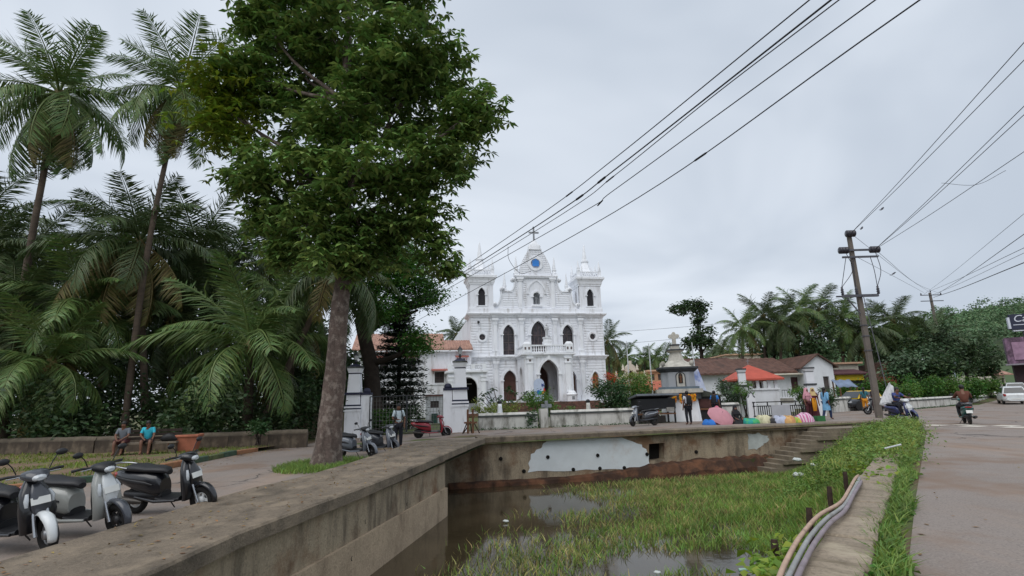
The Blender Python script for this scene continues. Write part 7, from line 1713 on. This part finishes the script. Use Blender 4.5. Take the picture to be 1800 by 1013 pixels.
# pink umbrella
p = atz(1265, 746, 0); uY = p.y - .25; c = aty(1266, 733, uY); U = empty('umbrella', (c.x, uY, c.z), 0, 'pale pink umbrella held over the seated woman in pink', 'umbrella'); U.rotation_euler = (R(42), R(14), 0)
n = 8; rr_ = .66; m_um = M('umbrella_pink', 'd79aa4', .7, .06, 3, trans=.3); hub = []
for k in range(n):
    vs = []; 
    for i in range(7):
        t = i / 6; 
        for j in range(4):
            a = 2 * math.pi * (k + j / 3) / n; dip = 1 - .05 * math.sin(math.pi * j / 3) * t; r2 = rr_ * math.sin(t * 1.15) / math.sin(1.15) * dip; vs.append((r2 * math.cos(a), r2 * math.sin(a), .3 * math.cos(t * 1.45)))
    MB().add(vs, [(i * 4 + j, i * 4 + j + 1, i * 4 + 5 + j, i * 4 + 4 + j) for i in range(6) for j in range(3)], True).build('canopy_panel', m_um, U)
    MB().tube([(rr_ * math.sin(t * 1.15) / math.sin(1.15) * math.cos(2 * math.pi * k / n), rr_ * math.sin(t * 1.15) / math.sin(1.15) * math.sin(2 * math.pi * k / n), .3 * math.cos(t * 1.45) - .008) for t in (0, .33, .66, 1)], .004, 4).build('rib', m_chrome, U)
MB().tube([(0, 0, .38), (0, 0, -.55)], .009, 6).build('shaft', m_chrome, U)
# litter
def litter(px, py, z, r, label, mat=None):
    p = atz(px, py, z); mb = MB(); mb.ball((0, 0, 0), r, 10, .55, 1.3, .9); mb.v = [(x * (1 + .4 * math.sin(9 * y / r + x * 3)), y * (1 + .3 * math.sin(7 * x / r)), z_ + .2 * r * math.sin(8 * x / r + 5 * y / r)) for x, y, z_ in mb.v]
    tag(mb.build('plastic_bag', mat or M('plastic_white', 'cfd4d2', .5, .08, 10, trans=.2), None, p), label, 'litter', 'litter in the pond')
litter(1400, 808, -1.15, .13, 'crumpled white plastic bag lying on the stone steps'); litter(1403, 835, -1.2, .15, 'crumpled white plastic bag in the grass below the steps'); litter(889, 916, -1.8, .06, 'small white plastic scrap floating in the dark water'); litter(1430, 817, -1.0, .1, 'white plastic scrap in the weeds right of the steps'); litter(1445, 825, -1.0, .07, 'tiny pale scrap in the grass right of the steps'); litter(1155, 1006, -1.75, .05, 'tiny white scrap in the pond grass at the bottom')
p = atz(1308, 1002, -1.8); o = MB().lathe([(.03, -.1), (.034, -.09), (.034, .04), (.012, .08), (.012, .1)], (0, 0, 0), 10, axis='x').build('plastic_bottle', M('bottle_plastic', '8fb0a0', .2, .1, coat=.5), None, p); tag(o, 'clear greenish plastic bottle floating near the bottom edge', 'bottle')
p = atz(1570, 786, .25); tag(MB().tube([(-.16, .04, -.03), (.15, -.04, .05)], .018, 8).build('broken_pipe', m_pole, None, p), 'short broken white pipe lying in the weeds on the right wall', 'pipe')

# ------------------------------------------------------------------ people
def skin(name, J, chains, mat, parent, sub=1, root=None):
    """J: name -> (x,y,z,r); chains: lists of joint names; one continuous skinned surface"""
    names = []; E = []
    for c in chains:
        for a in c:
            if a not in names: names.append(a)
        E += [(names.index(a), names.index(b)) for a, b in zip(c, c[1:])]
    me = bpy.data.meshes.new(name); me.from_pydata([J[n][:3] for n in names], E, [])
    o = link(name, me, parent, mat); o.modifiers.new('skin', 'SKIN')
    for i, n in enumerate(names):
        v = me.skin_vertices[0].data[i]; v.radius = (J[n][3], J[n][3] * (J[n][4] if len(J[n]) > 4 else 1)); v.use_root = (n == (root or names[0]))
    o.modifiers['skin'].use_smooth_shade = True
    s = o.modifiers.new('sub', 'SUBSURF'); s.levels = s.render_levels = sub
    return o
m_skin = M('skin_brown', '6e4a38', .6, .08, 6); m_hair = M('hair_black', '12100f', .5, .2, 20)
def pose(kind='stand', **over):
    J = dict(pel=(0, 0, .93, .12), spi=(0, 0, 1.1, .115), che=(0, .0, 1.3, .125), nec=(0, 0, 1.44, .055), hd0=(0, -.01, 1.50, .065), hd1=(0, -.015, 1.57, .085), hd2=(0, -.0, 1.65, .06), nose=(0, -.105, 1.55, .014),
             shL=(-.16, 0, 1.385, .058), elL=(-.22, .03, 1.12, .042), wrL=(-.23, -.04, .89, .03), shR=(.16, 0, 1.385, .058), elR=(.22, .03, 1.12, .042), wrR=(.23, -.04, .89, .03),
             hiL=(-.085, 0, .88, .095), knL=(-.1, -.02, .5, .062), anL=(-.1, .03, .09, .042), toL=(-.11, -.13, .035, .035), hiR=(.085, 0, .88, .095), knR=(.1, -.02, .5, .062), anR=(.1, .03, .09, .042), toR=(.11, -.13, .035, .035))
    if kind == 'walk': J.update(knL=(-.09, -.16, .52, .062), anL=(-.09, -.14, .1, .042), toL=(-.1, -.3, .06, .035), knR=(.09, .06, .5, .062), anR=(.09, .24, .12, .042), toR=(.1, .12, .03, .035), elL=(-.22, .12, 1.14, .042), wrL=(-.22, .08, .92, .03), elR=(.22, -.03, 1.12, .042), wrR=(.22, -.2, .95, .03))
    if kind in ('sit', 'ride'):   # seat height .45
        dz = -.43; J = {k: (v[0], v[1], v[2] + dz, *v[3:]) for k, v in J.items()}
        J.update(hiL=(-.1, -.02, .46, .1), knL=(-.14, -.42, .50, .065), anL=(-.12, -.45, .09, .042), toL=(-.13, -.6, .035, .035), hiR=(.1, -.02, .46, .1), knR=(.14, -.42, .50, .065), anR=(.12, -.45, .09, .042), toR=(.13, -.6, .035, .035))
        J.update(che=(0, -.06, .86, .13), nec=(0, -.1, 1.0, .055), hd0=(0, -.12, 1.06, .065), hd1=(0, -.135, 1.13, .085), hd2=(0, -.125, 1.21, .06), nose=(0, -.225, 1.1, .014), shL=(-.17, -.07, .94, .058), shR=(.17, -.07, .94, .058), elL=(-.22, -.2, .7, .042), wrL=(-.1, -.38, .6, .03), elR=(.22, -.2, .7, .042), wrR=(.1, -.38, .6, .03))
        if kind == 'ride': J.update(elL=(-.26, -.3, .76, .045), wrL=(-.3, -.55, .74, .03), elR=(.26, -.3, .76, .045), wrR=(.3, -.55, .74, .03), knL=(-.2, -.36, .42, .07), anL=(-.17, -.42, .02, .042), toL=(-.17, -.56, -.02, .035), knR=(.2, -.36, .42, .07), anR=(.17, -.42, .02, .042), toR=(.17, -.56, -.02, .035))
    if kind == 'ground':  # sitting on the ground, knees folded
        dz = -.80; J = {k: (v[0], v[1], v[2] + dz, *v[3:]) for k, v in J.items()}
        J.update(hiL=(-.1, 0, .12, .1), knL=(-.32, -.3, .16, .07), anL=(-.05, -.36, .06, .042), toL=(.08, -.38, .05, .035), hiR=(.1, 0, .12, .1), knR=(.32, -.3, .16, .07), anR=(.05, -.44, .06, .042), toR=(-.08, -.46, .05, .035), elL=(-.24, -.08, .34, .042), wrL=(-.16, -.28, .26, .03), elR=(.24, -.08, .34, .042), wrR=(.16, -.28, .26, .03))
    for k, v in over.items(): J[k] = (*v, *J[k][len(v):]) if len(v) < 4 else v
    return J
def person(loc, rz, label, J, shirt, legs, sleeve=.75, hair='short', skirt=None, pack=None, long_top=None, bare=False, scale=1.0, sk=None, group=None, shawl=None):
    T = empty('person', loc, rz, label, 'person', group); T.scale = (scale,) * 3; sk = sk or m_skin
    J = dict(J)
    ch = [['pel', 'spi', 'che', 'nec', 'hd0', 'hd1', 'hd2'], ['hd0', 'nose'], ['che', 'shL', 'elL', 'wrL'], ['che', 'shR', 'elR', 'wrR'], ['pel', 'hiL', 'knL', 'anL', 'toL'], ['pel', 'hiR', 'knR', 'anR', 'toR']]
    for s, q in ((-1, 'L'), (1, 'R')):   # palms and fingers
        e, w = Vector(J['el' + q][:3]), Vector(J['wr' + q][:3]); d = (w - e).normalized(); side = d.cross(Vector((0, 0, 1) if abs(d.z) < .8 else (0, 1, 0))).normalized()
        p = w + d * .075; J['pa' + q] = (*p, .026, .6); ch.append(['wr' + q, 'pa' + q])
        for k, l in enumerate((.055, .07, .075, .065)):
            a = p + side * (.014 * (k - 1.5)) + d * .02; b = a + d * l * .6; c = b + d * l * .45 + Vector((0, 0, -.012))
            for nm, v, r in (('f%s%da' % (q, k), a, .009), ('f%s%db' % (q, k), b, .0085), ('f%s%dc' % (q, k), c, .007)): J[nm] = (*v, r)
            ch.append(['pa' + q, 'f%s%da' % (q, k), 'f%s%db' % (q, k), 'f%s%dc' % (q, k)])
        t = w + d * .03 + side * .028 * -s; J['th' + q] = (*t, .01); t2 = t + d * .04 + side * .02 * -s; J['ti' + q] = (*t2, .008); ch.append(['wr' + q, 'th' + q, 'ti' + q])
    skin('body', J, ch, sk, T, 1, 'pel')
    # clothing follows the same joints, a little wider
    K = {k: (v[0], v[1], v[2], v[3] + .018, *v[4:]) for k, v in J.items()}
    for q in 'LR':
        e, w, s_ = Vector(K['el' + q][:3]), Vector(K['wr' + q][:3]), Vector(K['sh' + q][:3])
        t = s_.lerp(e, min(1, sleeve * 2)) if sleeve <= .5 else e.lerp(w, (sleeve - .5) * 2); K['sl' + q] = (*t, .05)
    K['hem'] = (K['pel'][0], K['pel'][1], K['pel'][2] - .03, .14); K['spi'] = (*K['spi'][:3], .14); K['che'] = (*K['che'][:3], .145); K['col'] = (*Vector(K['che'][:3]).lerp(Vector(K['nec'][:3]), .75), .07)
    arm = lambda q: ['che', 'sh' + q, 'sl' + q] if sleeve <= .5 else ['che', 'sh' + q, 'el' + q, 'sl' + q]
    skin('shirt', K, [['hem', 'spi', 'che', 'col'], arm('L'), arm('R')], shirt, T, 1, 'hem')
    if legs is not None:
        lo = lambda q: (['pel', 'hi' + q, 'kn' + q, 'an' + q] if not bare else ['pel', 'hi' + q, 'kn' + q]); skin('trousers', K, [lo('L'), lo('R')], legs, T, 1, 'pel')
    if skirt: 
        z1 = J['pel'][2]; MB().loft([(.06, 0, skirt[2], .24, .2, 2), (z1 * .5, 0, skirt[2] * .6, .2, .17, 2), (z1 * .9, 0, 0, .165, .14, 2), (z1 + .1, 0, 0, .14, .12, 2)], 14, axis='z').build('skirt', skirt[0], T)
    if long_top: MB().loft([(long_top[1], 0, .01, .21, .16, 2), (J['pel'][2], 0, 0, .175, .145, 2), (J['spi'][2] + .08, 0, 0, .155, .13, 2)], 14, axis='z').build('tunic_skirt', long_top[0], T)
    h1 = Vector(J['hd1'][:3]); h2 = Vector(J['hd2'][:3]); up = (h2 - h1).normalized()
    c = h1 + up * .035 + Vector((0, .022, 0)); MB().ball(tuple(c), .098, 12, 1.05, .95, 1.0).build('hair', m_hair, T)
    if hair == 'long': MB().loft([(h1.z - .02, h1.x, h1.y + .075, .06, .035, 2), (h1.z - .18, h1.x, h1.y + .1, .05, .03, 2), (h1.z - .42, h1.x, h1.y + .12, .025, .02, 2)], 10, axis='z').build('braid', m_hair, T)
    if hair == 'bun': MB().ball((c.x, c.y + .1, c.z - .03), .05, 8).build('hair_bun', m_hair, T)
    if shawl: MB().loft([(h1.z + .14, h1.x, h1.y + .02, .04, .05, 2), (h1.z + .09, h1.x, h1.y + .03, .1, .1, 2), (h1.z - .03, h1.x, h1.y + .045, .115, .1, 2), (h1.z - .14, h1.x, h1.y + .03, .15, .12, 2), (h1.z - .3, h1.x, h1.y + .03, .23, .16, 2)], 14, axis='z').build('head_scarf', shawl, T)
    if pack:
        cz_ = (J['che'][2] + J['spi'][2]) / 2 + .02; cy_ = J['che'][1] + .22
        MB().loft([(cz_ - .22, 0, cy_, .12, .08, 3.5), (cz_ - .18, 0, cy_, .14, .1, 3.5), (cz_ + .1, 0, cy_ - .01, .13, .09, 3), (cz_ + .22, 0, cy_ - .03, .11, .07, 2.5), (cz_ + .25, 0, cy_ - .04, .05, .03, 2)], 14, axis='z').build('backpack', pack, T)
        for s in (-1, 1): MB().tube(spline([(s * .1, cy_ - .08, cz_ + .2), (s * .11, J['che'][1], J['che'][2] + .15), (s * .115, J['che'][1] - .15, J['che'][2]), (s * .13, J['che'][1] - .05, cz_ - .12), (s * .13, cy_ - .06, cz_ - .18)], 4), .02, 6).build('shoulder_strap', pack, T)
    return T
def cl(c, r=.85): return M('cloth_' + c, c, r, .1, 5, .15, 40)
DK = cl('1c1d26'); 
def G(px, py, z=0): p = atz(px, py, z); return Vector((p.x, p.y, z))
person(G(1212, 747), R(188), 'man in white shirt and dark trousers with black backpack before the shrine', pose(), cl('c9ccd6'), DK, .3, pack=cl('16171b'))
p = G(1263, 742); person(Vector((p.x, p.y + .25, 0)), R(150), 'person in bright blue shirt with dark backpack standing at the hut', pose(), cl('2f78c4'), DK, .4, pack=cl('1a1b22'))
person(G(1269, 746.5) + Vector((0, .45, 0)), R(150), 'woman in pink sitting on the pavement under the pink umbrella', pose('ground'), cl('c96a80'), cl('c96a80'), .4, skirt=None, shawl=cl('c76d84'))
p = G(1295, 745); T_ = person(p, R(10), 'woman in black patterned dress sitting among the bundles', pose('ground'), cl('17171c'), cl('17171c'), .9, shawl=cl('1a1a20'))
MB().loft([(.0, 0, -.16, .42, .36, 2.2), (.12, 0, -.14, .4, .33, 2.2), (.3, 0, -.02, .2, .16, 2)], 16, axis='z').build('spread_skirt', M('black_floral', '15151a', .8, .2, 8, spots='8d8d95', spamt=.25, spscale=14), T_)
T_ = person(G(1424, 737.5), R(20), 'woman in pink top holding an orange cloth by the gate', pose(elR=(.2, -.1, 1.13), wrR=(.12, -.3, 1.1)), cl('c08a96'), cl('4a1e26'), .6, hair='bun', shawl=cl('c48c98'))
MB().loft([(.45, .12, -.3, .1, .05, 2.4), (.7, .12, -.32, .15, .06, 2.4), (1.0, .12, -.32, .15, .05, 2.4), (1.14, .12, -.3, .1, .03, 2.4)], 12, axis='z').build('orange_cloth', cl('d18a12'), T_)
person(G(1435, 737), R(-20), 'woman in maroon dress with yellow scarf beside the scalloped post', pose(), cl('5a1f28'), None, .5, hair='bun', skirt=(cl('51202a'), 0, 0), shawl=cl('bfa878'))
person(G(1456, 738.5), R(115), 'woman in light blue tunic walking past the scalloped post', pose('walk'), cl('6ea0c4'), cl('22304f'), .8, hair='long', long_top=(cl('6ea0c4'), .5))
person(G(1524, 727), R(150), 'person in teal top and orange trousers standing by the taxi', pose(elR=(.22, .1, 1.15)), cl('2c6470'), cl('c98318'), .45, hair='long')
person(G(1540, 726), R(200), 'person in dark maroon clothes beside the taxi door', pose(), cl('2a1c24'), cl('3a1d24'), .6)
a = R(-85); q0 = BS.location; person(Vector((q0.x - math.cos(a) * .3, q0.y - math.sin(a) * .3, .33)), a + R(90), 'person in blue shirt sitting on the parked blue scooter', pose('ride'), cl('39457c'), DK, .4)
# rider: seated on the teal scooter, back to the viewer
a = R(58); q0 = RS.location
person(Vector((q0.x - math.cos(a) * .32, q0.y - math.sin(a) * .32, .33)), a + R(90), 'rider in brown shirt on the teal scooter', pose('ride'), cl('5c3426'), cl('2a2a30'), .8)
p = G(686, 792, -.2); person(Vector((p.x, p.y + 1.3, -.24)), R(18), 'boy in white printed T-shirt with backpack straps behind the grey scooters', pose(elL=(-.23, -.02, 1.12), wrL=(-.06, -.24, 1.1), elR=(.24, .03, 1.12), wrR=(.22, -.1, .92)), M('white_tee', 'cfdde2', .85, .05, 6, spots='2f6f86', spamt=.2, spscale=5), DK, .42, pack=cl('15161b'))
ba = R(12)
def onbench(t): return Bn.location + Vector((math.cos(ba), math.sin(ba), 0)) * t
p = onbench(-1.08); person(p + Vector((0, -.05, .03)), R(15), 'man in grey T-shirt and maroon shorts sitting at the left end of the bench', pose('sit'), cl('6a7078'), cl('552a2e'), .42, bare=True)
p = onbench(-.25); person(p + Vector((0, -.05, .03)), R(25), 'man in bright turquoise T-shirt sitting on the bench', pose('sit', hd1=(-.02, -.16, 1.13), wrR=(.2, -.3, .56)), cl('35b0c6'), cl('2c2226'), .42, bare=True)

# ------------------------------------------------------------------ grass and weeds
def blades(P, h, w, lean=.35):
    n = len(P); a = rng.uniform(0, 2 * np.pi, n); s = np.stack([np.cos(a), np.sin(a), np.zeros(n)], 1) * w[:, None]; b = rng.uniform(0, 2 * np.pi, n)
    ln = np.stack([np.cos(b), np.sin(b), np.zeros(n)], 1) * (h * rng.uniform(.1, lean * 2, n))[:, None]
    up = np.zeros((n, 3)); up[:, 2] = h
    V = np.empty((n, 5, 3)); V[:, 0] = P - s; V[:, 1] = P + s; m = P + up * .6 + ln * .35; V[:, 2] = m - s * .8; V[:, 3] = m + s * .8; V[:, 4] = P + up + ln
    k = (np.arange(n) * 5)[:, None]; F = np.concatenate([k + np.array([[0, 1, 3]]), k + np.array([[0, 3, 2]]), k + np.array([[2, 3, 4]])])
    return V.reshape(-1, 3), F
def sample(poly, n):
    xs = [p[0] for p in poly]; ys = [p[1] for p in poly]; out = []
    X = rng.uniform(min(xs), max(xs), n * 3); Y = rng.uniform(min(ys), max(ys), n * 3); A = np.array(poly); c = np.zeros(len(X), bool); j = len(A) - 1
    for i in range(len(A)):
        t = (A[i, 1] > Y) != (A[j, 1] > Y); xi = (A[j, 0] - A[i, 0]) * (Y - A[i, 1]) / (A[j, 1] - A[i, 1] + 1e-12) + A[i, 0]; c ^= t & (X < xi); j = i
    return X[c], Y[c]
def nz(x, y, s, o=0): return .5 + .25 * np.sin(x * s + o) * np.cos(y * s * 1.3 + o * 2) + .25 * np.sin((x + y) * s * .7 + o * 3) * np.cos((x - y * .6) * s * 1.9 + o)
bedv = np.vectorize(bed)
m_gr = leafmat('pond_grass_green', '769443', .25, .3, .3, .6, 1.0); m_gd = leafmat('pond_grass_dry', 'a39a62', .25, .3, .3, .7, 1.0); m_gl = leafmat('weed_green', '6f8a40', .25, .3, .3, .6, 1.0)
X, Y = sample(POND, 150000); D = 0.6 * (Y - 4.28) - 0.8 * (X - 2.02)
den = 1 - np.clip((D - 3.5 - .35 * np.clip(Y - 14, 0, 8)) / 5.0, 0, 1) ** .8; n1 = nz(X, Y, 1.1, 1.0); n2 = nz(X, Y, 2.7, 2.0)
pud = sum(a_ * np.exp(-(((X - x_) / rx_) ** 2 + ((Y - y_) / ry_) ** 2)) for x_, y_, rx_, ry_, a_ in ((3.3, 11.6, 1.0, .6, 1.1), (4.6, 11.9, .7, .45, 1.1), (4.4, 10.6, .7, .5, 1.1), (2.0, 11.1, .8, .4, 1), (2.6, 10.2, .8, .5, .8), (.9, 18.4, 1.1, .7, 1), (1.8, 17.6, .8, .6, .9), (.6, 15.4, .6, .5, .6), (3.8, 13.4, .5, .3, .8)))
wx = np.interp(Y, [p[1] for p in POND[:5]], [p[0] for p in POND[:5]])
keep = rng.random(len(X)) < (den * (.2 + 1.0 * n1) - pud * .95) * np.clip((X - wx - .6) / 1.5, 0, 1)
keep &= (Y < 21.2 + .21 * X)
X, Y, D, n2 = X[keep], Y[keep], D[keep], n2[keep]; dry = rng.random(len(X)) < np.clip(.1 + .4 * (n2 > .58) + .07 * (D - 4), 0, .7)
for m_, sel, hh, lab in ((m_gr, ~dry, .28, 'green grass growing in and beside the pond'), (m_gd, dry, .28, 'straw coloured grass standing in the shallow pond')):
    x, y = X[sel], Y[sel]; z = bedv(x, y); z = np.maximum(z, WZ - .12); h = hh * rng.uniform(.45, 1.25, len(x)); Vv, Ff = blades(np.stack([x, y, z - .02], 1), h, rng.uniform(.005, .011, len(x)) * (1 + y / 22), .5)
    tag(np_mesh('pond_grass' if m_ is m_gr else 'pond_dry_grass', Vv, Ff, m_), lab, 'grass', kind='stuff')
# weeds over the far half of the right wall and on the bank by the steps
P = []
for _ in range(900):
    t = rnd.uniform(8.0, 24.5); b = rnd.gauss(.1, .26); q = RP(t, b, 0); k = sstep(7, 12, t)
    if rnd.random() < .25 + .75 * k: P.append((q.x, q.y, max(.04, .1 + rnd.uniform(-.1, .1 * k))))
C = np.array(P); pts = (C[:, None, :] + rng.normal(0, 1, (len(C), 26, 3)) * np.array([.16, .16, .1])).reshape(-1, 3)
Vv, Ff = leaf_arrays(pts, rng.uniform(.03, .1, len(pts)), .28, up=.6); tag(np_mesh('wall_weeds', Vv, Ff, m_gl), 'weeds and creepers overgrowing the far part of the right wall', 'weeds', kind='stuff')
P = []
for _ in range(1100):
    t = rnd.uniform(13, 24.5); q = RP(t, -rnd.uniform(.3, 2.6), 0); 
    lf = Vector((q.x, q.y, 0)) - FO; lx_, ly_ = lf.dot(fd), lf.dot(fn)
    if inpoly(q.x, q.y, POND) and not (lx_ < 15.6 and ly_ > -2.0): P.append((q.x, q.y, bed(q.x, q.y) + rnd.uniform(0, .3)))
C = np.array(P); pts = (C[:, None, :] + rng.normal(0, 1, (len(C), 24, 3)) * np.array([.17, .17, .1])).reshape(-1, 3)
Vv, Ff = leaf_arrays(pts, rng.uniform(.04, .11, len(pts)), .26, up=.6); tag(np_mesh('bank_weeds', Vv, Ff, m_gl), 'broad leaved weeds on the bank below the stone steps', 'weeds', kind='stuff')
# verge between right wall and road
n = 11000; t = rng.uniform(-3, 24, n); b = rng.uniform(.39, .6, n) + .1 * np.sin(t * 2.1) * rng.random(n); A = np.array(RO)[None, :] + np.array(rd)[None, :] * t[:, None] + np.array(rn)[None, :] * b[:, None]; A[:, 2] = 0
Vv, Ff = blades(A, rng.uniform(.04, .16, n), rng.uniform(.006, .013, n), .9); tag(np_mesh('verge_grass', Vv, Ff, m_gl), 'short grass verge between the right wall and the road', 'grass', kind='stuff')
pts = A[rng.integers(0, n, 5000)] + np.array([0, 0, .05]); Vv, Ff = leaf_arrays(pts, rng.uniform(.04, .11, len(pts)), .32, up=.7); tag(np_mesh('verge_weeds', Vv, Ff, m_bush), 'small leaved weeds on the right verge', 'weeds', kind='stuff')
# heart leaved creeper by the hoses at the bottom edge
pts = np.array([list(atz(x, y, .05 + rnd.uniform(0, .12))) for x, y in [(rnd.gauss(1352, 22), rnd.gauss(1000, 22)) for _ in range(150)] + [(rnd.gauss(1392, 14), rnd.gauss(962, 14)) for _ in range(40)] + [(rnd.gauss(1535, 25), rnd.gauss(822, 8)) for _ in range(120)]])
Vv, Ff = leaf_arrays(pts, rng.uniform(.05, .12, len(pts)), .42, up=.75); tag(np_mesh('creeper', Vv, Ff, leafmat('creeper_leaf', '76902c', .2, .25, .35)), 'yellow green creeper leaves beside the hoses', 'creeper', kind='stuff')
# grass on the left verge and round the tree foot
vx, vy = sample(verge, 42000); k = rng.random(len(vx)) < np.clip(1.5 * nz(vx, vy, .9, 4) - .45, 0, 1); vx, vy = vx[k], vy[k]
Vv, Ff = blades(np.stack([vx, vy, np.full(len(vx), -.185)], 1), rng.uniform(.04, .13, len(vx)), rng.uniform(.008, .016, len(vx)), .8); tag(np_mesh('verge_grass', Vv, Ff, leafmat('verge_green', '6f8030', .25, .3, .3, .7)), 'patchy yellow green grass on the left verge', 'grass', kind='stuff')
a = rng.uniform(0, 6.28, 6000); r = .5 + .7 * rng.random(6000) ** 1.4; px_ = TB.x + r * np.cos(a) * 1.1; py_ = TB.y + r * np.sin(a) * 1.5
k = px_ < np.interp(py_, [11, 12.5, 15, 20], [-5.25, -4.8, -4.42, -3.95]) - .02
Vv, Ff = blades(np.stack([px_[k], py_[k], np.full(k.sum(), -.3)], 1), rng.uniform(.05, .2, k.sum()), rng.uniform(.006, .012, k.sum()), .7); tag(np_mesh('tree_foot_grass', Vv, Ff, m_gl), 'tuft of grass round the foot of the big tree', 'grass', kind='stuff')
# weeds at the foot of the street walls
pts = []
for a_, b_ in ((cw[0], cw[1]), (cw[2], cw[3]), (Vector((10.3, 32.6, 0)), Vector((ga - .8, 34.1, 0))), (JW[1], JW[2]), (JW[2], JW[3])):
    for _ in range(int((b_ - a_).length * 60)): v = a_.lerp(b_, rnd.random()); pts.append((v.x + rnd.uniform(-.1, .1), v.y - .25 - rnd.random() * .25, rnd.uniform(.01, .1)))
Vv, Ff = leaf_arrays(np.array(pts), rng.uniform(.05, .13, len(pts)), .25, up=.5); tag(np_mesh('wall_foot_weeds', Vv, Ff, m_bushd), 'low weeds along the foot of the street walls', 'weeds', kind='stuff')
# scattered dry leaves and grit on coping, road and left kerb
pts = []
for _ in range(420): y = rnd.uniform(5, 20); x = rnd.uniform(float(Lin(y)) + .1, Lx(y) - .1); pts.append((x, y, Ltop(y) + .008))
for _ in range(500): k_ = rnd.randrange(len(KERB) - 1); t = rnd.random(); pts.append((KERB[k_][0] * (1 - t) + KERB[k_ + 1][0] * t + rnd.random() ** 2 * 1.4, KERB[k_][1] * (1 - t) + KERB[k_ + 1][1] * t - .1 - rnd.random() ** 2 * .8, -.288))
for _ in range(45): q_ = RP(rnd.uniform(0, 18), rnd.uniform(.62, .72) + rnd.random() ** 3 * 2.2, .012); pts.append(tuple(q_))
Vv, Ff = leaf_arrays(np.array(pts), rng.uniform(.03, .09, len(pts)), .25, droop=0, up=.95); Vv[:, 2] = np.maximum(Vv[:, 2], np.repeat(np.array(pts)[:, 2], 4)); tag(np_mesh('fallen_leaves', Vv, Ff, leafmat('dry_leaf', '8a6f42', .3, .4, .1, .8)), 'dry leaves scattered on coping and road edges', 'leaves', kind='stuff')

n = 8000; t = rng.uniform(9.5, 23, n); b = np.minimum(rng.normal(-.05, .38, n), .62); A = np.array(RO)[None, :] + np.array(rd)[None, :] * t[:, None] + np.array(rn)[None, :] * b[:, None]; A[:, 2] = np.where(b < -.05, -.25, .05)
Vv, Ff = blades(A, rng.uniform(.06, .28, n), rng.uniform(.006, .012, n), .7); tag(np_mesh('bank_grass', Vv, Ff, leafmat('bank_grass_green', '8a9a4a', .25, .3, .3, .6, 1.0)), 'tall yellow green grass growing through the weeds on the right wall', 'grass', kind='stuff')
